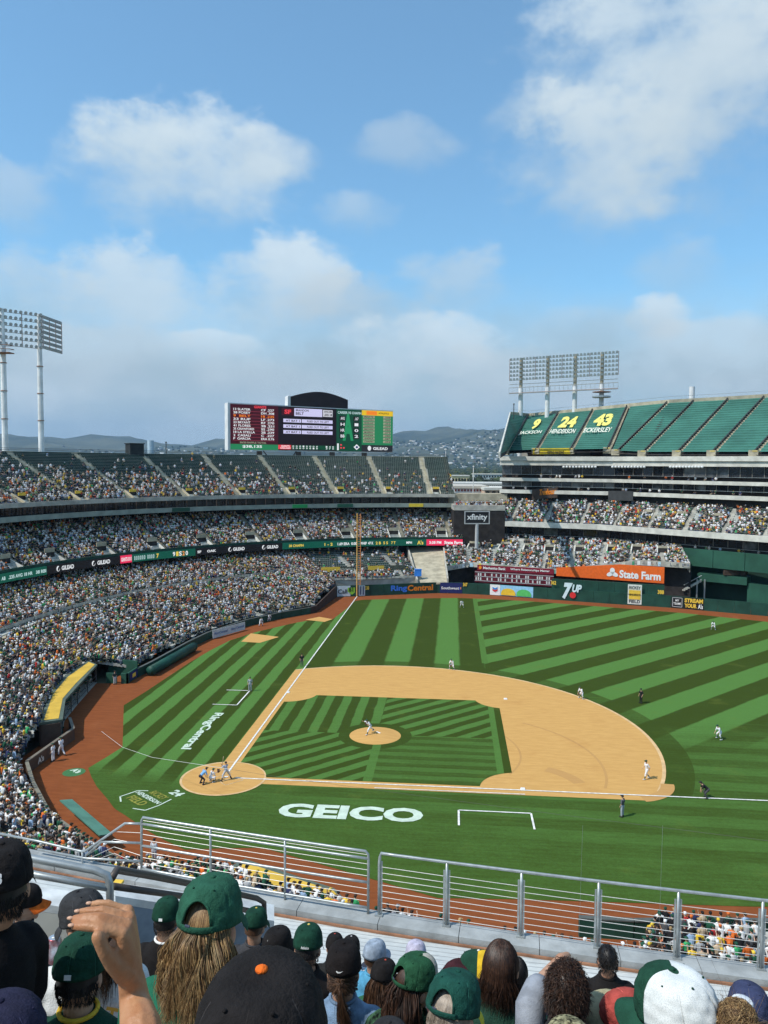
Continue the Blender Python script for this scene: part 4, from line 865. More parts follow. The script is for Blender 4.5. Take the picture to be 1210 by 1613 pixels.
# ------------------------------------------------------------------ video scoreboard
SBD = empty('video_scoreboard'); tag(SBD, 'wide lit video scoreboard on legs behind the upper deck rim', 'scoreboard')
bl, br = un(363, 708.5, D=218), un(618, 711.5, D=246); bl[2] = br[2] = 32.7
R = br-bl; U = np.array([0, 0, 12.5]); fr = (bl, R, U); rn = R/np.linalg.norm(R); back = np.array([-rn[1], rn[0], 0])
MB().hexa([bl-rn*.7-(0, 0, .2), br+rn*.2-(0, 0, .2), br+rn*.2+back*2.4-(0, 0, .2), bl-rn*.7+back*2.4-(0, 0, .2)], [bl-rn*.7+U+(0, 0, .3), br+rn*.2+U+(0, 0, .3), br+rn*.2+back*2.4+U+(0, 0, .3), bl-rn*.7+back*2.4+U+(0, 0, .3)]).build('housing', steel_white, SBD)
def scr(u0, u1, v0, v1, m, l=.15, name='display_panel'): 
    q = sub(fr, u0, u1, v0, v1); return panel(q[0]-back*l, q[1], q[2], .08, m, name, SBD)
def stx(s, u0, u1, v0, v1, m, b=.02, l=.30, sh=0): q = sub(fr, u0, u1, v0, v1); lettering(s, q[0], q[1], q[2], m, SBD, 'display_lettering', l, b, sh)
DK, MR = screen((.010, .006, .009)), screen((.045, .004, .010)); GR, DG = screen((.02, .20, .08)), screen((.006, .06, .03)); LAV = screen((.58, .56, .80)); YL = screen((.75, .48, .02)); OR = screen((.85, .22, .02)); NV = screen((.015, .03, .14)); RD = screen((.75, .05, .07)); DGR = screen((.02, .02, .025)); LG = screen((.30, .32, .22))
scr(0, .27, .12, 1, MR); scr(0, .27, 0, .12, GR); scr(.27, .625, 0, 1, DK); scr(.625, .79, 0, 1, DG); scr(.79, 1, .16, 1, GR); scr(.79, 1, 0, .16, DGR)
names = ['13 SLATER', '28 POSEY', '9  BELT', '33 RUF', '23 BRYANT', '41 FLORES', '35 CRAWFORD', '18 LA STELLA', '2  CASALI', 'P  GARCIA']; stat = ['CF .227', 'DH .308', '1B .235', 'LF .273', 'RF .270', '3B .251', 'SS .290', '2B .239', 'C  .227', 'ERA 0.76']
stx('GIANTS', .13, .20, .925, .985, RD, .04)
for k in range(10):
    v = .865-k*.072; wd = {6: .115, 7: .12}.get(k, .095); mm = OR if k == 2 else WHITE_S
    stx(names[k], .015, .015+wd, v, v+.05, mm); stx(stat[k], .17, .245, v, v+.05, mm); scr(.012, .25, v-.018, v-.012, screen((.35, .05, .08)), .2, 'display_rule')
stx('50/50 RAFFLE TOTAL', .05, .20, .135, .175, LG); stx('$38,135', .065, .175, .03, .10, WHITE_S, .03)
scr(.29, .36, .80, .96, MR, .22); stx('SF', .305, .345, .83, .93, RD, .04); scr(.365, .535, .79, .97, LAV, .22); stx('BRANDON', .372, .45, .90, .95, DK, .02, .38); stx('BELT', .372, .42, .82, .88, DK, .02, .38); scr(.54, .60, .80, .96, screen((.55, .55, .6)), .22); stx('AVG HR', .545, .595, .895, .94, DK, .03, .38); stx('.235 18', .545, .595, .82, .87, DK, .03, .38)
for v in (.64, .51, .38): scr(.30, .405, v, v+.08, LAV, .22); scr(.41, .60, v, v+.08, LAV, .22); stx('AT BAT 1', .312, .395, v+.015, v+.06, DK, .02, .38); stx('FLIED OUT TO LEFT', .44, .575, v+.015, v+.06, DK, .015, .38)
scr(.27, .345, .02, .12, RD, .22); scr(.345, .625, .02, .12, DG, .22); stx('GIANTS', .285, .335, .075, .112, WHITE_S, .03, .38); stx('OAKLAND', .28, .34, .03, .065, WHITE_S, .03, .38)
for sc_, v0 in (('00010000140', .075), ('20000010370', .03)):
    for k, ch_ in enumerate(sc_): u0 = .352+k*.0205+(.04 if k > 7 else 0); stx(ch_, u0, u0+.010, v0, v0+.036, WHITE_S, .02, .38)
stx('CAREER VS CHAFIN', .632, .785, .89, .95, CYAN_S, .03)
for i in range(4):
    for u in (.645, .735): scr(u, u+.035, .72-i*.14, .84-i*.14, DK, .22); stx(['AVG', 'H', 'HR', 'BB'][i] if u < .7 else ['.167', '1', '0', '2'][i], u+.005, u+.03, .745-i*.14, .815-i*.14, WHITE_S, .02, .38)
q = sub(fr, .665, .735, .25, .9); lettering('A', q[0]-back*.1, q[1], q[2], screen((.02, .25, .10)), SBD, 'display_lettering', .12, .05); scr(.63, .64, .02, .18, WHITE_S, .22)
for u, v in ((.65, .13), (.65, .06), (.668, .06)): scr(u, u+.01, v, v+.035, RD, .22)
q = sub(fr, .735, .775, .03, .17)
MB().add([q[0]+q[1]*u+q[2]*v-back*.35 for u, v in ((.5, 0), (1, .5), (.5, 1), (0, .5))], [(0, 1, 2, 3)]).build('display_mark', WHITE_S, SBD); MB().add([q[0]+q[1]*u+q[2]*v-back*.45 for u, v in ((.5, .25), (.75, .5), (.5, .75), (.25, .5))], [(0, 1, 2, 3)]).build('display_mark', NV, SBD)
scr(.79, 1, .88, 1, YL, .22); scr(.82, .89, .89, .985, OR, .27); stx('ATHLETICS', .90, .97, .92, .96, DK, .02, .4)
nm2 = ['MARTE', 'OLSON', 'MORELAND', 'HARRISON', 'BROWN', 'MURPHY', 'PINDER', 'ANDRUS', 'CHAFIN']
for k in range(9): 
    v = .815-k*.075; scr(.80, .875, v, v+.055, LG, .22); scr(.935, .985, v, v+.055, LG, .22); stx(nm2[k], .805, .865, v+.008, v+.045, DK, .02, .38); stx('.2%d' % (38+k*7), .94, .98, v+.008, v+.045, DK, .02, .38)
stx('GILEAD', .865, .965, .04, .11, WHITE_S, .03); q = sub(fr, .828, .852, .02, .14); MB().add([q[0]+q[1]*(.5+.5*math.cos(k*.4488))+q[2]*(.5+.5*math.sin(k*.4488))-back*.3 for k in range(14)], [tuple(range(14))]).build('display_mark', WHITE_S, SBD)
u0, u1 = .345, .70; V0 = bl+R*u0+U*1.02; W = R*(u1-u0); arcp = [V0+W*k/16+np.array([0, 0, 2.6+1.9*math.sin(math.pi*k/16)]) for k in range(17)]
MB().hexa([V0+back*2]+[p+back*2 for p in arcp]+[V0+W+back*2], [V0-back*.02]+[p-back*.02 for p in arcp]+[V0+W-back*.02]).build('arched_crown', steel_dark if False else mat('crown_dark', (.035, .02, .02), .6, .1, .5), SBD)
MB().hexa([V0-rn*.9, V0-rn*.05, V0-rn*.05+back*2, V0-rn*.9+back*2], [V0-rn*.9+(0, 0, 2.7), V0-rn*.05+(0, 0, 3.0), V0-rn*.05+back*2+(0, 0, 3), V0-rn*.9+back*2+(0, 0, 2.7)]).build('crown_return', steel_white, SBD)
for u in (.17, .40, .61, .82): c = bl+R*u+back*1.0; MB().box((c[0], c[1], 16.2), (1.3, 1.0, 32.2), math.atan2(rn[1], rn[0])).build('leg', brown_dark, SBD)
for u0, u1 in ((.19, .24), (.345, .385)): MB().tube([bl+R*u0+back*.8-(0, 0, .2 if u0 < .3 else 3.4), bl+R*u1+back*.8-(0, 0, 3.4 if u0 < .3 else .2)], .16, 5).build('brace', brown_dark, SBD)
# ------------------------------------------------------------------ light towers
lm = MB(); lm.tube([(0, 0, 0), (0, .28, 0), (0, .42, 0)], [.12, .36, .38], 8); lm.tube([(0, .40, 0), (0, .44, 0)], .33, 8, 1)
lamp_me = lm.mesh('lamp', [mat('lamp_shell', (.16, .17, .17), .5, .1, 2.), mat('lamp_glass', (.55, .58, .58), .2, .05, 2., spec=.6)])
def bank(root, a, b, z0, z1, nr_, nc, face):
    rz = math.atan2(-face[0], face[1])
    for i in range(nr_):
        z = z0+(z1-z0)*i/(nr_-1); MB().tube([(*a, z-.25), (*b, z-.25)], .07, 4).build('cross_bar', steel_grey, root)
        for k in range(nc):
            o = bpy.data.objects.new('lamp', lamp_me); link(o, root); p = a+(b-a)*(k+.5)/nc; o.location = (p[0]+face[0]*.3, p[1]+face[1]*.3, z+.12); o.rotation_euler = (-.35, 0, rz)
    for k in range(0, nc+1, max(3, nc//4)):
        p = a+(b-a)*k/nc; MB().box((p[0], p[1], (z0+z1)/2), (.12, .12, z1-z0+.6)).build('upright', rust, root)
T_R = empty('light_tower'); tag(T_R, 'four legged floodlight tower rising behind the tarped top deck', 'light tower')
a, b = plan(800.5, 240), plan(970.5, 222); fc = BC-(a+b)/2; fc /= np.linalg.norm(fc)
bank(T_R, a, b, 54.6, 60.6, 6, 32, fc)
for px, D in ((818, 238), (860, 233.5), (903, 229), (945, 224.5)):
    p = plan(px, D)-fc*.9; MB().tube([(*p, 0), (*p, 52)], .68, 12).build('pole', steel_white, T_R); MB().tube([(*p, 52), (*p, 61)], .5, 8).build('mast', concrete_tan, T_R)
for z in (50.6, 52.2, 53.2): MB().tube([(*(a-fc*.3), z), (*(b-fc*.3), z)], .09, 4).build('catwalk_rail', rust if z < 51 else steel_grey, T_R)
MB().hexa([(*a, 50.3), (*b, 50.3), (*(b+fc*1.2), 50.3), (*(a+fc*1.2), 50.3)], [(*a, 50.45), (*b, 50.45), (*(b+fc*1.2), 50.45), (*(a+fc*1.2), 50.45)]).build('catwalk', steel_grey, T_R)
for k in range(26): p = a+(b-a)*k/25+fc*1.15; MB().box((p[0], p[1], 51.3), (.07, .07, 1.8)).build('baluster', steel_grey, T_R)
p = plan(945, 224); mb = MB(); mb.tube([(*p, 48.1), (*p, 48.5)], 2.6, 12); mb.build('service_platform', steel_grey, T_R); mb = MB(); mb.tube([(*p, 49.6), (*p, 49.7)], 2.6, 12); mb.build('platform_rail', rust, T_R)
T_L = empty('light_tower'); tag(T_L, 'tall floodlight tower on white poles behind the curved upper deck', 'light tower')
a, b, c = plan(-60, 165), plan(70, 177), plan(101, 186); f1_ = BC-b; f1_ /= np.linalg.norm(f1_); f2_ = np.array([f1_[0]*.8+f1_[1]*.6, -f1_[0]*.6+f1_[1]*.8])
bank(T_L, a, b, 54.2, 61.3, 6, 16, f1_); bank(T_L, b+(c-b)*.06, c, 54.4, 61.1, 7, 9, f2_)
for px, D in ((11, 170.5), (68, 176.5), (-48, 165)):
    p = plan(px, D)-f1_*.5; MB().tube([(*p, 0), (*p, 52), (*p, 61.6)], [.75, .55, .38], 12).build('pole', mat('pole_white', (.82, .83, .80), .6, .1, .3), T_L)
    for z in (38, 44, 50): MB().tube([(*p, z), (*p, z+.15)], .72, 12).build('collar', rust, T_L)
p = plan(11, 169.5); mb = MB(); mb.box((*p, 52.0), (3.2, 2.2, .2)); mb.build('service_platform', rust, T_L); mb = MB()
for z in (52.8, 53.6): mb.tube([(p[0]-1.6, p[1]-1.1, z), (p[0]+1.6, p[1]-1.1, z), (p[0]+1.6, p[1]+1.1, z), (p[0]-1.6, p[1]+1.1, z), (p[0]-1.6, p[1]-1.1, z)], .06, 4)
mb.build('platform_rail', rust, T_L)
p = plan(238, 205); tag(MB().tube([(*p, 20), (*p, 34.6)], .85, 12).build('vent_stack', paint((.45, .58, .66))), 'pale blue round tank beside the dark hut on the rim', 'stack')
for px, y1, D, lab in ((262, 697, 210, 'thin dark mast beyond the rim near the dark hut'), (808, 637, 226, 'thin dark pole at the end of the tarped deck rim'), (746, 735, 215, 'thin pale flagpole in the gap before the link building'), (702, 708, 240, 'short lamp post with white lamp behind the end of the upper deck')):
    p = plan(px, D); zt = un(px, y1, D=D)[2]; o = MB().tube([(*p, 0), (*p, zt)], .12, 6); o.ell((p[0], p[1], zt), .5 if px == 702 else .25, .5 if px == 702 else .25, .25, 8, 4); tag(o.build('mast', steel_white if px in (702, 746) else steel_dark), lab, 'mast')
# ------------------------------------------------------------------ dugouts, tarp, benches
def dugout(mirror, lab, nk=3):
    fx = (lambda p: (p[1], p[0])) if mirror else (lambda p: p)
    O = [(-19.2, 7.0), (-22.3, 13.8), (-23.7, 19.8), (-25.6, 28.9)]; I = [(-20.7, 5.9), (-24.6, 15.4), (-26.6, 22.8), (-27.3, 30.3)]
    O, I = [np.array(fx(p)) for p in O], [np.array(fx(p)) for p in I]
    r_ = empty('dugout'); tag(r_, lab, 'dugout')
    def band(e, z0, z1, m, nm, f=(0, 1)):
        mb = MB()
        for k in range(nk):
            a, b = O[k]+(I[k]-O[k])*(f[0]-e), O[k+1]+(I[k+1]-O[k+1])*(f[0]-e); c, d = O[k+1]+(I[k+1]-O[k+1])*(f[1]+e), O[k]+(I[k]-O[k])*(f[1]+e)
            mb.prism([a, b, c, d], z0, z1)
        mb.build(nm, m, r_)
    band(.12, 2.25, 2.5, mat('dugout_edge', (.10, .13, .10), .7, .1, 1.), 'roof')
    t0, t1 = (O[1]-O[0]), (O[3]-O[2])
    for k in range(nk):
        a, b, c, d = O[k], O[k+1], I[k+1], I[k]
        if k == 0: a, d = a+(b-a)*.06, d+(c-d)*.06
        if k == nk-1: b, c = b-(b-a)*.05, c-(c-d)*.05
        q = [a+(d-a)*.10, b+(c-b)*.10, b+(c-b)*.88, a+(d-a)*.88]
        MB().prism(q, 2.5, 2.53).build('roof_panel', mat('dugout_yellow', (.66, .42, .055), .7, .08, .5), r_)
    mb = MB()
    for k in range(nk): mb.prism([I[k], I[k+1], I[k+1]+(I[k+1]-O[k+1])*.08, I[k]+(I[k]-O[k])*.08], 0, 2.2)
    mb.build('back_wall', brown_dark, r_)
    for k in range(2):
        e = 0 if k == 0 else nk; mb = MB(); d = I[e]-O[e]; t = np.array([-d[1], d[0]])*.06; mb.prism([O[e], I[e], I[e]+t, O[e]+t], 0, 2.2); mb.build('end_wall', brown_dark, r_)
    band(0, .02, .06, concrete, 'floor'); band(0, .4, .48, mat('bench_wood', (.25, .15, .08), .7, .15, 2.), 'bench', (.72, .9))
    for k in range(nk):
        for s in (0, .5): p = O[k]+(O[k+1]-O[k])*s; MB().tube([(*p, 0), (*p, 2.2)], .06, 6).build('post', steel_dark, r_)
        for z in (.55, 1.05): MB().tube([(*O[k], z), (*O[k+1], z)], .035, 5).build('rail', steel_dark, r_)
    n = 16 if nk == 3 else 7
    for i in range(n):
        s = (i+.5)/n*nk; k = int(s); p = O[k]+(O[k+1]-O[k])*(s-k); q = I[k]+(I[k+1]-I[k])*(s-k); f = .28 if i % 3 else .7
        c = p+(q-p)*f; d = p-q; DUG.append((c[0], c[1], .05 if f > .5 else .42, math.atan2(-d[0], d[1])+rng.normal(0, .3)))
    return r_
DUG = []
dugout(False, 'yellow roofed dugout set into the lower stand on the third base side')
dugout(True, 'yellow roofed dugout below the grey railing on the first base side', 1)
TR = empty('tarp_roll'); tag(TR, 'long dark green rolled field tarp lying along the low wall', 'tarp')
MB().tube([(-19.85, 32.8, .72), (-18.75, 47.3, .72)], .66, 18).build('roll', mat('tarp_dark', (.012, .07, .05), .55, .15, .6, .3, 3), TR, True)
for y in (33.0, 47.0): MB().tube([(-19.85+(y-32.8)*.076, y, .72), (-19.85+(y-32.8)*.076, y+.08, .72)], .69, 18).build('end_ring', pad_green, TR)
a, b = un(333, 1006, z=.1), un(384, 991.5, z=.1); fr = (np.array([a[0]+.25, a[1], .1]), np.array([b[0]-a[0], b[1]-a[1], 0]), np.array([0, 0, 1.35]))
s_ = sign('advertising_board', 'long white board with small lettering along the bullpen bench', fr, paint((.55, .58, .60))); lettering('RingCentral     RingCentral', *sub(fr, .05, .95, .3, .7), paint((.12, .2, .4)), s_, 'sign_lettering', .05)
# photographers' well between dugout and tarp
WL = empty('camera_well'); tag(WL, 'small green walled camera well beside the yellow dugout', 'camera well')
for a, b in (((-24.3, 28.9), (-22.9, 28.9)), ((-22.3, 28.9), (-21.4, 28.9)), ((-21.4, 28.9), (-21.4, 32.3)), ((-21.4, 32.3), (-25.8, 33.2))):
    a, b = np.array(a), np.array(b); t = (b-a)/np.linalg.norm(b-a); n = np.array([-t[1], t[0]])*.2
    MB().prism([a, b, b+n, a+n], 0, 1.35 if a[1] < 32 else 2.2).build('well_wall', green_wall, WL)
o = MB().box((-21.36, 30.8, .7), (.06, 2.6, 1.0)).build('blue_board', navy); tag(o, 'small blue board on the end of the green camera well', 'sign'); MB().box((-21.31, 30.8, .7), (.04, 1.0, .5)).build('sign_field', yellow_p, o)
o = MB().box((-18.62, 0.9, .62), (.04, 1.3, .62)).build('wall_emblem', brown_dark)
lettering("A's", (-18.25, .4, .4), (0, 1.1, 0), (0, 0, .6), paint((.6, .6, .55)), o, 'letters', .03, .04); tag(o, 'white club emblem on the brown wall beside the leaning players', 'emblem'); o.location = (.2, 0, 0)
# green bench canopy on the wall behind home, left
a, b = np.array([-10.9, -9.2]), np.array([-5.0, -14.7]); n = np.array([.68, .73])
o = MB().hexa([(*a, 1.35), (*b, 1.35), (*(b+n*1.0), 1.15), (*(a+n*1.0), 1.15)], [(*a, 1.45), (*b, 1.45), (*(b+n*1.0), 1.25), (*(a+n*1.0), 1.25)]); tag(o.build('green_ledge', mat('ledge_green', (.09, .22, .16), .7, .1, .8)), 'sea green canopy ledge along the wall behind home plate', 'canopy')
# safety net: thin cables strung high behind home plate
NET = empty('net_cable'); tag(NET, 'thin steel net cable strung across the foul ground behind home plate', 'cable')
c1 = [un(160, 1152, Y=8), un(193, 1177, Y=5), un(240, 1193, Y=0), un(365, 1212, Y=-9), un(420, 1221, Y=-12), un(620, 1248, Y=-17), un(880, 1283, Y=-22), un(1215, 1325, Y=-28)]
MB().tube(c1[:4], .014, 5).build('cable', steel_white, NET); MB().tube(c1[3:], .008, 4).build('cable', steel_dark, NET)  # one cable: its bright highlight is painted white, the rest dark
for px in (918, 1044): MB().tube([un(px, 1300, Y=-22), un(px-6, 1480, Y=-24)], .005, 4).build('stay', steel_grey, NET)
# ------------------------------------------------------------------ crowd
def attr_mat(name, attr, rough=.8):
    m = bpy.data.materials.new(name); m.use_nodes = True; t = m.node_tree; t.nodes.clear(); b = NB(t)
    p = b.n('ShaderNodeBsdfPrincipled'); o = b.n('ShaderNodeOutputMaterial'); b.l(p.outputs[0], o.inputs[0])
    a = b.n('ShaderNodeAttribute', attribute_type='INSTANCER', attribute_name=attr); b.l(a.outputs[0], p.inputs['Base Color'])
    p.inputs['Roughness'].default_value = rough; p.inputs['Specular IOR Level'].default_value = .2; return m
m_skin, m_shirt, m_hat, m_pant = attr_mat('person_skin', 'skin', .6), attr_mat('person_shirt', 'shirt'), attr_mat('person_headwear', 'hat'), attr_mat('person_trousers', 'trousers')
def fan_mesh(k):
    mb = MB(); T = lambda z, x, y, oy: [(x*math.cos(a), oy+y*math.sin(a), z) for a in np.arange(8)*math.pi/4]
    ln = (.02, .14, -.02)[k]
    mb.loft([T(.42, .17, .13, 0), T(.70, .16, .12, ln*.4), T(.93, .21, .13, ln), T(1.03, .18, .10, ln), T(1.08, .07, .07, ln)], 1)
    mb.tube([(0, ln, 1.05), (0, ln+.02, 1.15)], .055, 6, 0); mb.ell((0, ln+.04, 1.22), .085, .105, .125, 8, 6, 0)
    hx = MB(); hx.ell((0, ln+.03, 1.26), .097, .118, .10, 8, 6, 2); mb.add(hx.v, hx.f, 2); mb.box((0, ln+.15, 1.26), (.15, .10, .02), 0, 2)
    for s in (-1, 1):
        if k == 2 and s == 1: A = [(.20, 0, 1.0), (.30, .12, .95), (.26, .2, 1.18), (.22, .2, 1.30)]
        elif k == 1: A = [(s*.20, ln, .98), (s*.27, .2, .76), (s*.06, .38, .86), (s*.03, .42, .92)]
        else: A = [(s*.20, ln, .98), (s*.27, .02, .72), (s*.16, .26, .60), (s*.10, .33, .60)]
        mb.tube(A[:2], [.062, .05], 5, 1); mb.tube(A[1:], [.045, .036, .04], 5, 0)
        mb.tube([(s*.10, .02, .49), (s*.12, .42, .50)], [.085, .07], 6, 3); mb.tube([(s*.12, .42, .50), (s*.12, .44, .06)], [.065, .05], 6, 3); mb.box((s*.12, .50, .04), (.09, .24, .08), 0, 2)
    return mb.mesh('spectator', [m_skin, m_shirt, m_hat, m_pant])
FAN = [fan_mesh(k) for k in range(3)]
SHIRT = [('white', (.86, .86, .84), 30), ('light grey', (.45, .46, .47), 11), ('dark green', (.018, .085, .05), 15), ('black', (.015, .015, .017), 20), ('charcoal', (.075, .075, .08), 9), ('orange', (.75, .17, .03), 5), ('gold', (.75, .50, .05), 5), ('red', (.45, .03, .03), 3), ('pale blue', (.32, .45, .62), 4), ('navy', (.03, .04, .11), 5), ('bright green', (.05, .38, .14), 4), ('beige', (.50, .40, .28), 4)]
HAT = [('dark green', (.016, .07, .042), 20), ('black', (.018, .016, .016), 30), ('dark brown', (.05, .028, .018), 24), ('white', (.82, .82, .80), 13), ('gold', (.7, .48, .06), 4), ('fair', (.40, .27, .13), 7), ('orange', (.7, .16, .03), 3), ('grey', (.25, .25, .26), 5)]
SKIN = [(.62, .38, .26), (.55, .32, .20), (.42, .24, .15), (.28, .15, .09), (.68, .45, .33)]
TROU = [(.05, .07, .13), (.03, .03, .035), (.20, .22, .28), (.35, .30, .22)]
def choose(tab, n): w = np.array([t[2] for t in tab], float); return rng.choice(len(tab), n, p=w/w.sum())
# dugout and bullpen people in club colours are part of the same crowd of small figures
def looks(n): return choose(SHIRT, n), choose(HAT, n), rng.integers(0, 5, n), rng.integers(0, 4, n), rng.choice(3, n, p=[.55, .27, .18])
CR = np.array(CROWD); nC = len(CR); si, hi, ki, ti, pi_ = looks(nC)
pc = pj(CR[:, :3]); inf = (pc[:, 2] > 1) & (pc[:, 0] > -5) & (pc[:, 0] < 1215) & (pc[:, 1] < np.interp(pc[:, 0], [0, 130, 220, 597, 1195, 1215], [1322, 1338, 1358, 1430, 1516, 1518])) & (pc[:, 1] > 600)
# drop sitters that would stand inside the near upper deck's shadowed underside and out of frame altogether
order = np.argsort(np.where(inf, pc[:, 2], 1e9)); near = order[:268]; rest = np.setdiff1d(np.arange(nC), near)
keep = (pc[rest, 2] > 1) & (pc[rest, 0] > -140) & (pc[rest, 0] < 1350); rest = rest[keep]
def place(o, x): o.location = x[:3]; o.rotation_euler = (0, 0, float(x[3]))
def dress(o, s, h, k, t):
    o['shirt'] = list(SHIRT[s][1]); o['hat'] = list(HAT[h][1]); o['skin'] = list(SKIN[k]); o['trousers'] = list(TROU[t])
for i in near:
    o = link(bpy.data.objects.new('spectator', FAN[pi_[i]])); place(o, CR[i]); o.location.z += 0; dress(o, si[i], hi[i], ki[i], ti[i])
    side = 'behind home' if CR[i][0] < 12 else 'below the railing'
    hn = HAT[hi[i]][0]; hd = 'hair' if hn in ('fair', 'dark brown') else 'cap'
    act = ('upright', 'leaning forward', 'with hand up')[pi_[i]]
    tag(o, f'spectator in {SHIRT[si[i]][0]} top and {hn} {hd} {act} {side}', 'spectator', 'spectators in the nearest lower seats')
dc = [2, 2, 0, 0, 6, 0, 2, 1]
for j, x in enumerate(DUG):
    o = link(bpy.data.objects.new('dugout_player', FAN[j % 3])); place(o, x); wh = j < 16; dress(o, 0 if (wh and j % 3 == 0) else (2 if wh else (1 if j % 2 else 3)), 0 if wh else 1, j % 5, 3 if wh else 2)
    tag(o, ('player in %s %s inside the %s base dugout' % (SHIRT[0 if (wh and j % 3 == 0) else (2 if wh else (1 if j % 2 else 3))][0], ('sitting upright', 'leaning forward', 'with one hand raised')[j % 3], 'third' if wh else 'first')), 'player', 'players in the third base dugout' if wh else 'players in the first base dugout')
def scatter(name, pts, rz, idx, protos, cols):
    me = bpy.data.meshes.new(name); me.vertices.add(len(pts)); me.vertices.foreach_set('co', np.asarray(pts, np.float32).ravel())
    a = me.attributes.new('rz', 'FLOAT', 'POINT'); a.data.foreach_set('value', np.asarray(rz, np.float32))
    a = me.attributes.new('pick', 'INT', 'POINT'); a.data.foreach_set('value', np.asarray(idx, np.int32))
    for k, v in cols.items():
        a = me.attributes.new(k, 'FLOAT_COLOR', 'POINT'); a.data.foreach_set('color', np.c_[v, np.ones(len(v))].astype(np.float32).ravel())
    o = link(bpy.data.objects.new(name, me)); ng = bpy.data.node_groups.new(name, 'GeometryNodeTree')
    ng.interface.new_socket('Geometry', in_out='INPUT', socket_type='NodeSocketGeometry'); ng.interface.new_socket('Geometry', in_out='OUTPUT', socket_type='NodeSocketGeometry')
    gi, go = ng.nodes.new('NodeGroupInput'), ng.nodes.new('NodeGroupOutput'); jn = ng.nodes.new('GeometryNodeJoinGeometry')
    def at(nm, ty): q = ng.nodes.new('GeometryNodeInputNamedAttribute'); q.data_type = ty; q.inputs[0].default_value = nm; return q.outputs[0]
    r_, p_ = at('rz', 'FLOAT'), at('pick', 'INT'); cx = ng.nodes.new('ShaderNodeCombineXYZ'); ng.links.new(r_, cx.inputs[2])
    for k, pr in enumerate(protos):
        oi = ng.nodes.new('GeometryNodeObjectInfo'); oi.inputs[0].default_value = pr; oi.transform_space = 'ORIGINAL'; oi.inputs['As Instance'].default_value = True
        io = ng.nodes.new('GeometryNodeInstanceOnPoints'); cm = ng.nodes.new('FunctionNodeCompare'); cm.data_type = 'INT'; cm.operation = 'EQUAL'
        ng.links.new(p_, cm.inputs[2]); cm.inputs[3].default_value = k
        ng.links.new(gi.outputs[0], io.inputs['Points']); ng.links.new(cm.outputs[0], io.inputs['Selection']); ng.links.new(oi.outputs['Geometry'], io.inputs['Instance'])
        e2 = ng.nodes.new('FunctionNodeEulerToRotation'); ng.links.new(cx.outputs[0], e2.inputs[0]); ng.links.new(e2.outputs[0], io.inputs['Rotation']); ng.links.new(io.outputs[0], jn.inputs[0])
    ng.links.new(jn.outputs[0], go.inputs[0]); md = o.modifiers.new('scatter', 'NODES'); md.node_group = ng; return o
firsts = {}
for o in COL.objects:
    if o.name.startswith('spectator') and o.data in FAN and o.data.name not in firsts: firsts[o.data.name] = o
protos = [firsts[f.name] for f in FAN]
tab = lambda T, ix: np.array([t[1] for t in T])[ix]
jit = lambda v, s: np.clip(v*rng.uniform(1-s, 1+s, (len(v), 1)), 0, .9)
cw = scatter('crowd', CR[rest, :3], CR[rest, 3], pi_[rest], protos, {'shirt': jit(tab(SHIRT, si[rest]), .25), 'hat': jit(tab(HAT, hi[rest]), .25), 'skin': np.array(SKIN)[ki[rest]], 'trousers': np.array(TROU)[ti[rest]]})
tag(cw, 'dense crowd of spectators filling the stands round the field', 'crowd', kind='stuff')
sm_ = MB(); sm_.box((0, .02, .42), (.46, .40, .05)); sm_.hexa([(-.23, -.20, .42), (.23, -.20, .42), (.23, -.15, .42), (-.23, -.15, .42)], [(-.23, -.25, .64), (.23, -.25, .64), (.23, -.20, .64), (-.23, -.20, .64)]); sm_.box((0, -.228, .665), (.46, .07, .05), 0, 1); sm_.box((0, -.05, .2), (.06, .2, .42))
seat_me = sm_.mesh('seat', [seat_green, mat('seat_sunlit_edge', (.30, .34, .31), .6, .1, 1.)])  # paler rim paints the sunlit top edges of the seat backs
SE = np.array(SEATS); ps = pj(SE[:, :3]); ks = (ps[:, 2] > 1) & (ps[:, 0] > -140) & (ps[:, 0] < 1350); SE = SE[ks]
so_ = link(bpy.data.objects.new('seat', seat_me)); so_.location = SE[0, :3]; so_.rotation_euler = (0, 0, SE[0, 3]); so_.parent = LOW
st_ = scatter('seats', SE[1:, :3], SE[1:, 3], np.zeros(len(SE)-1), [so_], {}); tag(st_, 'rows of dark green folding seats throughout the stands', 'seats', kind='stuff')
print('crowd', nC, len(rest), 'seats', len(SE))
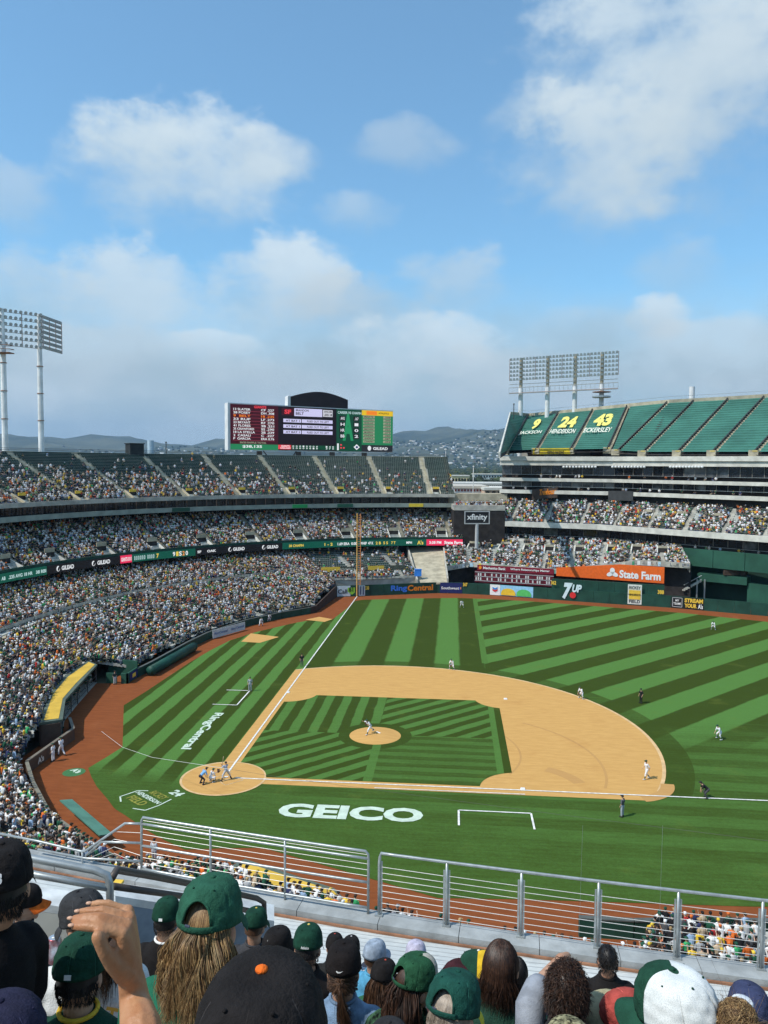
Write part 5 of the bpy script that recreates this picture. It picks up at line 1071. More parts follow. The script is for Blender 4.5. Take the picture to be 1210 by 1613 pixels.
# ------------------------------------------------------------------ players, umpires, coaches
POSE = {
 'stand': dict(pel=(0, 0, .98), ch=(0, 0, 1.38), hd=(0, .03, 1.71), kn=((-.12, .02, .52), (.12, .02, .52)), an=((-.14, 0, .09), (.14, 0, .09)), el=((-.28, -.02, 1.17), (.28, -.02, 1.17)), wr=((-.26, .10, .94), (.26, .10, .94))),
 'ready': dict(pel=(0, -.12, .80), ch=(0, .12, 1.14), hd=(0, .24, 1.44), kn=((-.28, .12, .46), (.28, .12, .46)), an=((-.36, -.05, .09), (.36, -.05, .09)), el=((-.30, .20, .86), (.30, .20, .86)), wr=((-.22, .36, .66), (.22, .36, .66))),
 'crouch': dict(pel=(0, -.10, .42), ch=(0, .12, .80), hd=(0, .22, 1.08), kn=((-.34, .26, .46), (.34, .26, .46)), an=((-.30, .02, .09), (.30, .02, .09)), el=((-.30, .30, .62), (.26, .25, .60)), wr=((-.12, .58, .66), (.18, .32, .40))),
 'lean': dict(pel=(0, -.25, .80), ch=(0, .18, 1.10), hd=(0, .38, 1.32), kn=((-.22, .05, .46), (.22, .05, .46)), an=((-.26, -.12, .09), (.26, -.12, .09)), el=((-.26, .28, .84), (.26, .28, .84)), wr=((-.16, .34, .60), (.16, .34, .60))),
 'walk': dict(pel=(0, 0, .96), ch=(0, .05, 1.36), hd=(0, .10, 1.68), kn=((-.11, .18, .54), (.11, -.02, .52)), an=((-.12, .26, .09), (.12, -.34, .14)), el=((-.27, -.12, 1.16), (.27, .06, 1.16)), wr=((-.24, -.10, .92), (.22, .26, 1.0))),
 'bat': dict(pel=(0, 0, .90), ch=(-.04, .05, 1.30), hd=(0, .05, 1.60), kn=((-.30, .08, .50), (.34, .08, .48)), an=((-.46, 0, .09), (.52, 0, .09)), el=((-.36, .14, 1.20), (-.02, .32, 1.22)), wr=((-.34, .20, 1.42), (-.26, .26, 1.40))),
 'pitch': dict(pel=(0, .10, .86), ch=(.02, .40, 1.18), hd=(0, .55, 1.44), kn=((-.16, .48, .48), (.14, -.15, .50)), an=((-.18, .62, .09), (.16, -.52, .22)), el=((-.34, .40, .98), (.40, .52, 1.22)), wr=((-.20, .55, 1.02), (.34, .78, 1.34))),
}
def torso(mb, P, ws, mi=0, k=1.0):                     # oval rings along the spine
    for (c, w, d), in [((P[i]),) for i in range(0)]: pass
    R = []
    for i, (c, w, d) in enumerate(ws):
        c = np.array(c, float); ax = np.array(ws[min(i+1, len(ws)-1)][0], float)-np.array(ws[max(i-1, 0)][0], float); ax /= np.linalg.norm(ax); s = np.array([1., 0, 0]); s -= ax*(s@ax); s /= np.linalg.norm(s); f = np.cross(ax, s)
        R.append([tuple(c+s*w*k*math.cos(a)+f*d*k*math.sin(a)) for a in np.arange(12)*math.pi/6])
    mb.loft(R, mi)
def figure(name, label, cat, loc, face, pose, shirt, pants, cap, skin=(.50, .29, .18), sock=None, sc=1.0, sleeve=None, group=None):
    q = POSE[pose]; pel, ch, hd = (np.array(q[k]) for k in ('pel', 'ch', 'hd')); nk = ch+(hd-ch)*.5
    root = empty(name, loc, math.atan2(-face[0], face[1])); root.scale = (sc,)*3; tag(root, label, cat, group)
    sh = [ch+np.array([s*.19, 0, .07]) for s in (-1, 1)]; hp = [pel+np.array([s*.10, 0, -.03]) for s in (-1, 1)]
    b = MB(); b.ell(hd, .082, .10, .125, 10, 8); b.limb([ch+(hd-ch)*.3, hd+(0, -.01, -.06)], .055); b.ell(hd+(0, .105, -.02), .018, .02, .025, 6, 4)
    b.limb([(hd[0]-.085, hd[1], hd[2]-.01), (hd[0]+.085, hd[1], hd[2]-.01)], .018, 6)
    torso(b, None, [(pel, .14, .10), (pel*.5+ch*.5, .13, .10), (ch, .16, .11), (nk, .06, .06)])
    for i in (0, 1):
        e, w, kn, an = (np.array(q[k][i]) for k in ('el', 'wr', 'kn', 'an')); d = (w-e)/np.linalg.norm(w-e)
        b.limb([sh[i], e, w], [.05, .042, .032]); b.limb([hp[i], kn, an], [.085, .055, .04]); b.ell(w+d*.07, .04, .035, .055, 8, 6)
        for fgr in (-.02, 0., .02): b.limb([w+d*.08+(fgr, 0, 0), w+d*.15+(fgr*1.3, .01, -.01)], .011, 5)
        b.limb([w+d*.03+(.03, 0, 0), w+d*.09+(.05, .02, 0)], .012, 5); b.limb([an+(0, -.03, -.04), an+(0, .16, -.05)], .035)
    remesh(b.build('body', mat('skin_%d' % int(skin[0]*100), skin, .55, .06, 5.), root), .018, 1)
    s_ = MB(); torso(s_, None, [(pel+(0, 0, -.02), .165, .125), (pel*.5+ch*.5, .155, .13), (ch, .20, .14), (ch+(hd-ch)*.3, .12, .09)])
    for i in (0, 1): e = np.array(q['el'][i]); s_.limb([sh[i], sh[i]+(e-sh[i])*.85], [.085, .07])
    remesh(s_.build('jersey', paint(shirt, .85), root), .022, 2)
    if sleeve:
        v = MB()
        for i in (0, 1): e, w = np.array(q['el'][i]), np.array(q['wr'][i]); v.limb([sh[i]+(e-sh[i])*.8, e, w], [.062, .055, .042], 8); 
        v.build('undersleeve', paint(sleeve, .85), root, True)
    t_ = MB(); torso(t_, None, [(pel+(0, 0, -.10), .15, .13), (pel, .165, .13), (pel+(ch-pel)*.2, .15, .12)])
    for i in (0, 1):
        kn, an = np.array(q['kn'][i]), np.array(q['an'][i]); t_.limb([hp[i], kn, kn+(an-kn)*(.45 if sock else .85)], [.115, .085, .07])
    remesh(t_.build('trousers', paint(pants, .85), root), .022, 2)
    f_ = MB()
    for i in (0, 1): an = np.array(q['an'][i]); f_.limb([an+(0, -.05, -.035), an+(0, .18, -.045)], [.055, .045], 8)
    f_.build('shoes', paint((.03, .03, .03) if not sock or shirt[0] < .7 else (.65, .65, .65), .6), root, True)
    if sock:
        k_ = MB()
        for i in (0, 1): kn, an = np.array(q['kn'][i]), np.array(q['an'][i]); k_.limb([kn+(an-kn)*.4, an], [.06, .045], 8)
        k_.build('socks', paint(sock, .85), root, True)
    c_ = MB(); c_.ell(hd+(0, -.005, .045), .098, .118, .095, 12, 8); c_.hexa([(hd[0]-.08, hd[1]+.08, hd[2]+.055), (hd[0]+.08, hd[1]+.08, hd[2]+.055), (hd[0]+.06, hd[1]+.20, hd[2]+.035), (hd[0]-.06, hd[1]+.20, hd[2]+.035)], [(hd[0]-.08, hd[1]+.08, hd[2]+.07), (hd[0]+.08, hd[1]+.08, hd[2]+.07), (hd[0]+.06, hd[1]+.20, hd[2]+.05), (hd[0]-.06, hd[1]+.20, hd[2]+.05)])
    c_.build('cap', paint(cap, .7), root, True); return root
W_, G_, GRN, BLK = (.76, .76, .78), (.42, .44, .48), (.016, .075, .045), (.018, .017, .018)
home = lambda p: (-p[0], -p[1])
def fielder(p, lab, pose='ready', face=None, z=.05, **k):
    return figure('fielder', lab, 'player', (p[0], p[1], z), face or home(p), pose, k.pop('shirt', W_), k.pop('pants', W_), k.pop('cap', GRN), sock=k.pop('sock', GRN), sleeve=k.pop('sleeve', None), **k)
fielder((12.25, 12.75), 'pitcher in white uniform following through on the mound', 'pitch', (-1, -1), .27, sc=1.04)
fielder((20.8, 40.9), 'fielder in white crouching on the back edge of the infield dirt behind the mound', 'ready'); fielder((36.8, 28.7), 'fielder in white crouching on the infield dirt edge next to the black umpire', 'ready')
fielder((49.1, 15.6), 'fielder in white crouching on the right field grass beyond the dirt', 'ready'); fielder((38.8, 3.8), 'player in white walking on the dirt beyond first base', 'walk', (-.9, -.3))
fielder((22.7, 89.7), 'outfielder in white crouching on the striped grass before the navy board', 'ready'); fielder((66.9, 73.5), 'outfielder in white crouching on the diagonal mowing stripes in centre field', 'ready')
figure('catcher', 'catcher in white squatting behind home plate with mitt out', 'player', (-.85, -1.0, .05), (1, 1.0), 'crouch', W_, W_, GRN, sock=GRN)
figure('umpire', 'umpire in light blue shirt crouched behind the catcher', 'umpire', (-1.45, -1.55, .05), (1, 1.05), 'lean', (.20, .42, .72), (.03, .03, .04), BLK)
figure('batter', 'batter in grey uniform in a wide stance at home plate', 'player', (.40, -.52, .05), (-.72, .70), 'bat', (.40, .46, .58), (.50, .52, .55), BLK, sock=BLK)
figure('umpire', 'umpire in black standing by the left field foul line', 'umpire', (-.55, 40.3, .03), (.3, -1), 'stand', BLK, (.10, .10, .11), BLK); figure('umpire', 'umpire in black standing on the right field grass', 'umpire', (43.8, 27.7, .03), home((43, 27)), 'stand', BLK, BLK, BLK); figure('umpire', 'umpire in black stooping on the right foul line', 'umpire', (42.9, .15, .03), (-1, .1), 'lean', BLK, (.06, .06, .065), BLK)
figure('base_coach', 'coach in grey uniform standing at the third base coaching box', 'coach', (-4.7, 27.4, .03), (.3, -1), 'stand', G_, G_, BLK); figure('base_coach', 'coach in grey trousers and black top behind the first base line', 'coach', (34.9, -4.4, .03), (-.8, .6), 'stand', (.12, .12, .13), G_, BLK)
figure('on_deck_batter', 'player in grey waiting on the clay track seen through the railing', 'player', (-.5, -15.6, .02), (.3, 1), 'stand', (.48, .50, .54), G_, BLK, sock=BLK)
p1, p2 = un(84, 1199, z=.02), un(97, 1190, z=.02)
figure('player', 'player in white standing at the brown wall, shorter of the pair', 'player', p1, (-1, .1), 'stand', W_, W_, GRN, sc=.97); figure('player', 'player in white leaning one arm on the brown wall', 'player', p2, (-1, .4), 'walk', W_, W_, GRN, sc=1.03)
p3 = un(181, 1078, z=.02); figure('player', 'player in white trousers and dark jacket by the green camera well', 'player', p3, (.8, -.5), 'stand', (.04, .05, .05), (.6, .6, .6), BLK)
for px, py, lab, pose in ((411, 986, 'bullpen pitcher in white sitting forward near the tan mound', 'ready'), (424, 979, 'bullpen player in white standing by the left field wall', 'lean'), (441, 974, 'bullpen player in white with a gold cap by the left field wall', 'stand')):
    figure('bullpen_player', lab, 'player', un(px, py, z=.02), (.7, -.7), pose, W_, W_, (.6, .42, .05) if 'gold' in lab else GRN)
def glove(loc, lab, s=1.0):
    o = MB(); x, y, z = loc; o.ell((x, y, z), .10*s, .06*s, .12*s, 10, 6)
    for k in (-.06, -.02, .02, .06): o.limb([(x+k*s, y, z+.05*s), (x+k*1.4*s, y+.02, z+.17*s)], .026*s, 6)
    o.limb([(x+.08*s, y+.02, z-.02), (x+.15*s, y+.06, z+.06*s)], .028*s, 6); tag(remesh(o.build('glove', mat('leather', (.10, .05, .03), .6, .15, 8.)), .02, 1), lab, 'glove')
glove((-.40, -.28, .75), 'dark leather mitt held out by the catcher', 1.25); glove((11.75, 12.5, 1.3), 'dark leather glove on the hand of the pitcher')
glove((36.5, 28.5, .6), 'leather glove held low by the infielder beside the black umpire'); glove((20.6, 40.6, .6), 'leather glove held low by the infielder behind the mound')
bt = [np.array(un(352.5, 1208, Y=-.35)), np.array(un(349, 1197, Y=-.35))]
hand = Vector((.40, -.52, .05))+Matrix.Rotation(math.atan2(.72, .70), 3, 'Z')@Vector((-.28, .22, 1.44)); h0 = np.array(hand); dirb = np.array([.12, .15, .95]); dirb /= np.linalg.norm(dirb)
tag(MB().tube([h0-dirb*.08, h0, h0+dirb*.35, h0+dirb*.6, h0+dirb*.76], [.018, .014, .022, .033, .030], 10).build('baseball_bat', mat('bat_wood', (.45, .32, .20), .4, .1, 4.), None, True), 'pale wooden bat held upright by the batter', 'bat')
# ------------------------------------------------------------------ near upper deck: walkway, kerb, steps, railings
def nearz(x, y):
    R = math.hypot(x-BC[0], y-BC[1]); return 20.66 if R < 101 else 20.95+.43*int((R-101)/.8)
ND = empty('near_deck'); tag(ND, 'near upper deck of pale walkway, grey kerb and stepped rows under the spectators', 'seating deck')
N0, N1 = 252.0, 282.0
plank = bpy.data.materials.new('walkway_planks'); plank.use_nodes = True
def _pl():
    t = plank.node_tree; t.nodes.clear(); b = NB(t); p = b.n('ShaderNodeBsdfPrincipled'); o = b.n('ShaderNodeOutputMaterial'); b.l(p.outputs[0], o.inputs[0])
    pos = b.n('ShaderNodeNewGeometry').outputs['Position']; x, y, z = b.sep(pos)
    dx, dy = b.m('SUBTRACT', x, float(BC[0])), b.m('SUBTRACT', y, float(BC[1])); R = b.m('SQRT', b.m('ADD', b.m('MULTIPLY', dx, dx), b.m('MULTIPLY', dy, dy)))
    fr_ = b.m('FRACT', b.m('MULTIPLY', R, 9.0)); ln = b.ss(b.m('ABSOLUTE', b.m('SUBTRACT', fr_, .5)), .40, .48)
    n = b.noise(pos, 2.2, 6, .65); n2 = b.noise(b.xyz(b.m('MULTIPLY', x, 1.5), b.m('MULTIPLY', R, 14.), 0.), 2.0, 5, .6)
    c = b.mix(b.ss(n, .35, .7), (.46, .49, .49), (.60, .62, .60)); c = b.mix(b.ss(n2, .52, .7, 0., .55), c, (.32, .34, .34)); c = b.mix(b.m('MULTIPLY', ln, b.ss(n2, .3, .6, .35, .95)), c, (.24, .25, .25)); c = b.mix(b.ss(b.noise(pos, 9., 4, .7), .66, .74, 0., .6), c, (.2, .2, .2))
    b.l(c, p.inputs['Base Color']); p.inputs['Roughness'].default_value = .7
    bp = b.n('ShaderNodeBump'); bp.inputs['Strength'].default_value = .5; bp.inputs['Distance'].default_value = .01; b.l(b.m('SUBTRACT', 1.0, ln), bp.inputs['Height']); b.l(bp.outputs[0], p.inputs['Normal'])
_pl()
kerb_m = mat('kerb_grey', (.36, .38, .38), .8, .14, 1.6, .25, 20)
def ringslab(R0, R1, z0, z1, t0, t1, m, name, parent=ND, n=60):
    A, B, C, D_ = circ(R0, z0, t0, t1, n), circ(R1, z0, t0, t1, n), circ(R1, z1, t0, t1, n), circ(R0, z1, t0, t1, n); F = []
    for q in range(4): F += [(q*n+k, q*n+k+1, ((q+1) % 4)*n+k+1, ((q+1) % 4)*n+k) for k in range(n-1)]
    F += [(0, n, 2*n, 3*n), (n-1, 4*n-1, 3*n-1, 2*n-1)]
    return MB().add(list(A)+list(B)+list(C)+list(D_), F).build(name, m, parent)
def thp(px): # angle of the kerb circle under a photo column
    p = rpt(px, 1420); return math.degrees(math.atan2(p[1]-BC[1], p[0]-BC[0])) % 360
def rpt(px, py, R=None):                            # where a sight line meets the rail's gently opening curve
    R = float(np.interp(px, [-300, 223, 597, 1198, 1500], [98.35, 98.74, 99.05, 99.47, 99.65])) if R is None else R
    d = ray(px, py); o = CAM[:2]-BC; a = d[:2]@d[:2]; b = 2*o@d[:2]; c = o@o-R*R; t = (-b-math.sqrt(b*b-4*a*c))/(2*a); return CAM+d*t
pass
mb = MB()
for j in range(1, 22):
    A, B = circ(101+.8*j, 20.95+.43*j, N0, N1, 40), circ(101.8+.8*j, 20.95+.43*j, N0, N1, 40); C = circ(101+.8*j, 20.95+.43*(j-1), N0, N1, 40)
    mb.add(list(C)+list(A)+list(B), [(q*40+k, q*40+k+1, (q+1)*40+k+1, (q+1)*40+k) for q in (0, 1) for k in range(39)])
mb.build('stepped_rows', concrete, ND)
ringslab(118.8, 119.2, 15, 32, N0, N1, concrete, 'back_wall')
rail_m = mat('galvanised', (.42, .45, .45), .36, .10, 6.0, metal=.5, spec=.5); cable_m = mat('cable_steel', (.72, .70, .66), .35, .06, 4., metal=.3)
def curve_on(px0, px1, py0, py1, n=14): return [rpt(px0+(px1-px0)*k/n, py0+(py1-py0)*k/n) for k in range(n+1)]
def at_z(px, z, R=None):
    lo, hi = 900., 2200.
    for _ in range(40):
        m_ = (lo+hi)/2
        if rpt(px, m_, R)[2] > z: lo = m_
        else: hi = m_
    return rpt(px, m_, R)
KZ = 20.84
def kerbline(px, off): b_ = at_z(px, KZ); d = b_[:2]-BC; d /= np.linalg.norm(d); return b_[:2]+d*off
def kslab(pxs, o0, o1, z0, z1, m, name, gap=0.0):
    A, B = [kerbline(p, o0) for p in pxs], [kerbline(p, o1) for p in pxs]; mb = MB(); n = len(pxs)
    V = [(*p, z0) for p in A]+[(*p, z0) for p in B]+[(*p, z1) for p in B]+[(*p, z1) for p in A]; F = [(q*n+k, q*n+k+1, ((q+1) % 4)*n+k+1, ((q+1) % 4)*n+k) for q in range(4) for k in range(n-1)]+[(0, n, 2*n, 3*n), (n-1, 4*n-1, 3*n-1, 2*n-1)]
    return mb.add(V, F).build(name, m, ND)
PX = list(np.arange(-400, 1601, 50))
kslab(PX, .30, 2.6, 20.2, 20.70, plank, 'walkway'); kslab(PX, .29, .33, 20.705, 20.74, rust, 'kerb_pipe'); kslab(PX, -.24, -.12, 17.8, 20.5, concrete, 'front_fascia')
for q in range(-400, 1600, 125): kslab(list(np.linspace(q, q+124, 5)), -.14, .27, 20.2, KZ, kerb_m, 'kerb')
def along(px0, px1, z, n=16): return [at_z(px0+(px1-px0)*k/n, z) for k in range(n+1)]
RR = empty('cable_railing'); tag(RR, 'grey metal railing with thin horizontal cables and double posts on the kerb', 'railing')
ps_ = [597, 703, 820, 941, 1066, 1198, 1335]
top = along(597, 1335, 21.99, 30); q0 = at_z(597, KZ)
MB().tube([q0, q0+(0, 0, .98), q0+(.012, 0, 1.08), top[0]+(.04, 0, 0)]+top[1:], .026, 10).build('top_rail', rail_m, RR, True)
for i, px in enumerate(ps_):
    b_ = at_z(px, KZ)
    if i: MB().tube([b_, b_+(0, 0, 1.14)], .024, 10).build('post', rail_m, RR, True)
    for sx in ((-.045, .045) if i else (.045,)): MB().box((b_[0]+sx, b_[1]+.01, b_[2]+.50), (.03, .012, 1.0), -.13).build('post_flat', rail_m, RR)
    MB().box((b_[0], b_[1], b_[2]+.012), (.14, .10, .025), -.13).build('base_plate', rail_m, RR)
for i in range(len(ps_)-1):
    for k in range(8): z = 20.96+k*.111; MB().tube([at_z(ps_[i], z)+(.05, 0, 0), at_z(ps_[i+1], z)+(-.05, 0, 0)], .0055, 5).build('cable', cable_m, RR)
RL = empty('pipe_railing'); tag(RL, 'grey pipe railing with rounded end and four bars left of the gap', 'railing')
def bar(zs, px0, px1, r, nm, m=rail_m): MB().tube(along(px0, px1, zs, 12), r, 8).build(nm, m, RL, True)
e1 = at_z(580, KZ); tp = along(223, 576, 21.99, 14)
MB().tube([at_z(223, KZ), at_z(223, 21.93), tp[0]+(.03, 0, 0)]+tp[1:]+[at_z(580, 21.94), e1+(0, 0, 1.0), e1], .024, 10).build('top_rail', rail_m, RL, True)
bar(21.86, 223, 580, .024, 'rail'); bar(21.42, 223, 580, .024, 'rail'); bar(20.95, 223, 580, .024, 'rail')
for px in (332, 449): b_ = at_z(px, KZ); MB().tube([b_, b_+(0, 0, 1.13)], .022, 8).build('post', rail_m, RL, True)
for z in (21.93, 21.76, 21.65, 21.54, 21.30, 21.18, 21.07): MB().tube(along(223, 580, z, 6), .005, 5).build('cable', cable_m, RL)
c_ = [at_z(223, 21.86), rpt(197, 1297), rpt(134, 1341), rpt(128, 1341), rpt(60, 1325), rpt(-30, 1307)]
MB().tube(c_, .024, 8).build('sloping_rail', rail_m, RL, True); b_ = rpt(130, 1362); MB().tube([rpt(130, 1341), rpt(130, 1420)], .02, 8).build('post', rail_m, RL, True)
MB().tube([at_z(223, 21.47), rpt(160, 1326), rpt(135, 1348)], .024, 8).build('rail', rail_m, RL, True); MB().tube([at_z(223, 21.10), rpt(135, 1352), rpt(60, 1338)], .024, 8).build('rail', rail_m, RL, True)
for d in (0, 12, 24, 34): MB().tube([rpt(223, 1312+d*1.5), rpt(180, 1310+d), rpt(140, 1338+d*.6)], .005, 5).build('cable', cable_m, RL)
# nearer stairwell rails and blocks
SR = empty('stairwell_railing'); tag(SR, 'thick pale pipe rail beside the black capped man at the stairwell', 'railing')
D1 = 6.2
MB().tube([un(-40, 1335, D=D1), un(60, 1354, D=D1), un(150, 1371, D=D1), un(169, 1379, D=D1), un(173, 1392, D=D1), un(174, 1470, D=D1)], .030, 12).build('rail', rail_m, SR, True)
MB().tube([un(-40, 1360, D=D1), un(80, 1382, D=D1), un(172, 1399, D=D1)], .028, 10).build('rail', rail_m, SR, True)
SD = empty('stairwell_railing'); tag(SD, 'pipe rail darkened for shade sloping away behind the green capped woman', 'railing')
dk = mat('rail_shade', (.10, .085, .075), .5, .1, 4., metal=.3)  # same railing as the pale one, its shaded run painted dark
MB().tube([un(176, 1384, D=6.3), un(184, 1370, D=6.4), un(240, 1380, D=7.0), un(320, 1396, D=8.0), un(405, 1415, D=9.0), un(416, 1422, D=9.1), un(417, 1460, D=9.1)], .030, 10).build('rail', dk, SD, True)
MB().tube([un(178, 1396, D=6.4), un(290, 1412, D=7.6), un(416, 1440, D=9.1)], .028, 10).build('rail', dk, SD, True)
ST_B = empty('stairwell_block'); tag(ST_B, 'pale concrete stairwell block with bluish shade painted on its side and yellow edged corners', 'block')
blue_c = mat('concrete_shade_blue', (.27, .33, .40), .85, .16, 1.8, .2, 12)  # blue-grey shade of the near side is painted into this concrete
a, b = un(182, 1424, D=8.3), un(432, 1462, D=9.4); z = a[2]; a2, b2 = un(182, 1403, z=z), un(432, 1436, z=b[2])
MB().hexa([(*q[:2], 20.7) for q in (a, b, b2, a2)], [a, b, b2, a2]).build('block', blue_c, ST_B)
MB().hexa([q+(0, 0, .004) for q in (a, b, b2, a2)], [q+(0, 0, .09) for q in (a, b, b2, a2)]).build('block_cap', mat('cap_white', (.72, .73, .71), .8, .12, 3., .2, 20), ST_B)
a, b = un(-60, 1418, D=7.4), un(170, 1452, D=7.6); a2, b2 = un(-60, 1392, z=a[2]), un(170, 1424, z=b[2])
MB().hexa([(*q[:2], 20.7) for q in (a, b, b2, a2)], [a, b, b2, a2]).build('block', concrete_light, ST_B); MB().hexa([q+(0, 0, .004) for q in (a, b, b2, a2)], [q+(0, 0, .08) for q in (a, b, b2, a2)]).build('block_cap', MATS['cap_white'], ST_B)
a, b = un(186, 1404.5, D=8.9), un(196, 1406, D=8.9); MB().box(a+(0, 0, .1), (.10, .10, .03)).build('corner_paint', yellow_p, ST_B)
# ------------------------------------------------------------------ near spectators
def fab(col, k='cloth', var=.12, sc=14., bump=.35, bs=160.): return mat(k+'_%02x%02x%02x' % tuple(int(255*c) for c in col), col, .88, var, sc, bump, bs, spec=.15, obj=True)
def skin_m(c): return mat('near_skin_%d' % int(c[0]*100), c, .5, .10, 16., .15, 90., spec=.35, obj=True, col2=(c[0]*.82, c[1]*.68, c[2]*.60))
def lighter(m):
    c = None
    for n in m.node_tree.nodes:
        if n.bl_idname == 'ShaderNodeMix': c = n.inputs[7].default_value
    return fab(tuple(min(1., v*1.9+.012) for v in c[:3]), 'stitch') if c is not None else m
def cap_parts(root, M, crown, brim, button, opening=False, tagc=None, panel2=None, panel_ang=None, mesh_w=False, under=None, sw=None, fine=False):
    nph, nt = (108, 24) if fine else (54, 11); base_ = root; V = []; F = []; Fm = []
    X = lambda v: tuple(M@Vector(v))
    for t in range(nt):
        a = t/(nt-1)*math.pi/2*.985; zz = .008+.122*math.sin(a)**.92; r_ = max(.02, math.cos(a))**.52
        for p in range(nph):
            ph = 2*math.pi*p/nph; k = min(abs(((ph-q*math.pi/3-math.pi/6+math.pi) % (2*math.pi))-math.pi) for q in range(6)); g = 1-.034*math.exp(-(k/.045)**2)*(1 if t > 0 else .3)
            tt = t/(nt-1); wr = 1+.016*math.sin(5*ph+30*tt)*(1-tt)+.009*math.sin(11*ph-20*tt)+.006*math.sin(23*ph+9*tt)
            V.append(X((.0945*r_*g*wr*math.cos(ph), -.006+.115*r_*g*wr*math.sin(ph)*(1.03 if math.sin(ph) > 0 else 1.0), zz*(1.0+.05*math.sin(ph)))))
    V.append(X((0, -.004, .1318)))
    for t in range(nt-1):
        for p in range(nph):
            ph = 2*math.pi*(p+.5)/nph; back = abs(((ph-3*math.pi/2+math.pi) % (2*math.pi))-math.pi)
            if opening and back < .50 and (t+.5)/(nt-1) < .06+.44*math.sqrt(1-(back/.5)**2): continue
            F.append((t*nph+p, t*nph+(p+1) % nph, (t+1)*nph+(p+1) % nph, (t+1)*nph+p)); Fm.append(1 if (panel2 and panel_ang(ph)) else 0)
    F += [((nt-1)*nph+p, (nt-1)*nph+(p+1) % nph, len(V)-1) for p in range(nph)]; Fm += [0]*nph
    mb = MB(); mb.v = V; mb.f = F; mb.m = Fm; o = mb.build('cap_crown', [crown, panel2 or crown], root, True); root = o
    sd = o.modifiers.new('Solidify', 'SOLIDIFY'); sd.thickness = .003; sd.offset = 1
    # brim: a bowed, tapering visor
    V = []; nu, nv = 15, 6
    for lay in (0, 1):
        for j in range(nv):
            for i in range(nu):
                a = rad(22+136*i/(nu-1)); f = j/(nv-1); ex = .074*f*(math.sin(a)**.55); x = (.0955+.010*f)*math.cos(a); y = -.006+.116*math.sin(a)+ex; dz = -.030*(abs(math.cos(a))**1.6)*(.3+f)-.016*f
                V.append(X((x, y, .012+dz-.004*lay)))
    n = nu*nv; F = [(j*nu+i, j*nu+i+1, (j+1)*nu+i+1, (j+1)*nu+i) for j in range(nv-1) for i in range(nu-1)]; F2 = [(q[3]+n, q[2]+n, q[1]+n, q[0]+n) for q in F]
    E = [(j*nu, (j+1)*nu, (j+1)*nu+n, j*nu+n) for j in range(nv-1)]+[((nv-1)*nu+i, (nv-1)*nu+i+1, (nv-1)*nu+i+1+n, (nv-1)*nu+i+n) for i in range(nu-1)]+[((j+1)*nu+nu-1, j*nu+nu-1, j*nu+nu-1+n, (j+1)*nu+nu-1+n) for j in range(nv-1)]
    mb = MB(); mb.v = V; mb.f = F+F2+E; mb.m = [0]*len(F)+[1]*len(F2)+[0]*len(E); mb.build('cap_brim', [brim, under or brim], root, True)
    b_ = MB(); b_.ell((0, -.004, .1335), .0098, .0098, .0062, 12, 6, 0, None); b_.v = [X(v) for v in b_.v]; b_.build('cap_button', button, root, True)
    for q in range(6):                                  # stitched eyelets
        ph = q*math.pi/3+.0; a = 1.05; c = X((.0945*math.cos(a)**.52*1.012*math.cos(ph), -.006+.115*math.cos(a)**.52*1.012*math.sin(ph), .008+.122*math.sin(a)**.92+.002)); e = MB(); e.ell(c, .0035, .0035, .003, 8, 4); e.build('cap_eyelet', crown, root, True)
    for q in range(6):                                  # raised stitching along the seams
        ph = q*math.pi/3+math.pi/6
        if opening and abs(ph-3*math.pi/2) < .1: lo = int(nt*.55)
        else: lo = 0
        pts = []
        for t in range(lo, nt):
            a = t/(nt-1)*math.pi/2*.985; r_ = max(.02, math.cos(a))**.52*1.0; pts.append(X((.0948*r_*math.cos(ph), -.006+.1155*r_*math.sin(ph), (.008+.122*math.sin(a)**.92)*(1+.05*math.sin(ph))+.0008)))
        MB().tube(pts, .0013, 4).build('cap_seam', sw or lighter(crown), root, True)
    if opening:
        pe = []
        for bk in np.linspace(-.5, .5, 25):
            f = .06+.44*math.sqrt(max(0, 1-(bk/.5)**2)); a = f*math.pi/2*.985; r_ = max(.02, math.cos(a))**.52; ph = 3*math.pi/2+bk; pe.append(X((.0958*r_*math.cos(ph), -.006+.1168*r_*math.sin(ph), (.008+.122*math.sin(a)**.92)*(1+.05*math.sin(ph)))))
        MB().tube(pe, .0042, 6).build('cap_opening_trim', crown, root, True)
        pts = [X((.0965*math.cos(a), -.006+.118*math.sin(a), .014-.002*math.sin(3*a))) for a in np.linspace(rad(270-36), rad(270+36), 12)]
        MB().tube(pts, [(.011, .0035)]*12, 6).build('cap_strap', crown, root, True); pts = [X((.097*math.cos(a), -.006+.119*math.sin(a), .019)) for a in np.linspace(rad(252), rad(262), 4)]; MB().tube(pts, [(.008, .003)]*4, 6).build('cap_tag', paint((.04, .05, .08)), root)
    if tagc:
        q = [X((x, -.006-.1185*math.sqrt(max(0, 1-(x/.0945)**2)), z)) for x, z in ((-.013, .016), (.013, .016), (.013, .034), (-.013, .034))]; mb = MB(); mb.add(q, [(0, 1, 2, 3)]); o = mb.build('cap_tag', tagc, root); sd = o.modifiers.new('Solidify', 'SOLIDIFY'); sd.thickness = .003; sd.offset = 0
def strands(root, name, roots, mats, n, seg, fn, r0=.0018, sides=3):
    mb = MB()
    for k in range(n):
        P = fn(k); mi = int(rng.integers(0, len(mats)))
        if isinstance(P, tuple): P, mi = P
        r = [r0*(1-.85*(i/(len(P)-1))**1.5) for i in range(len(P))]; mb.tube(P, r, sides, mi % len(mats), cap=False)
    return mb.build(name, mats, root, True)
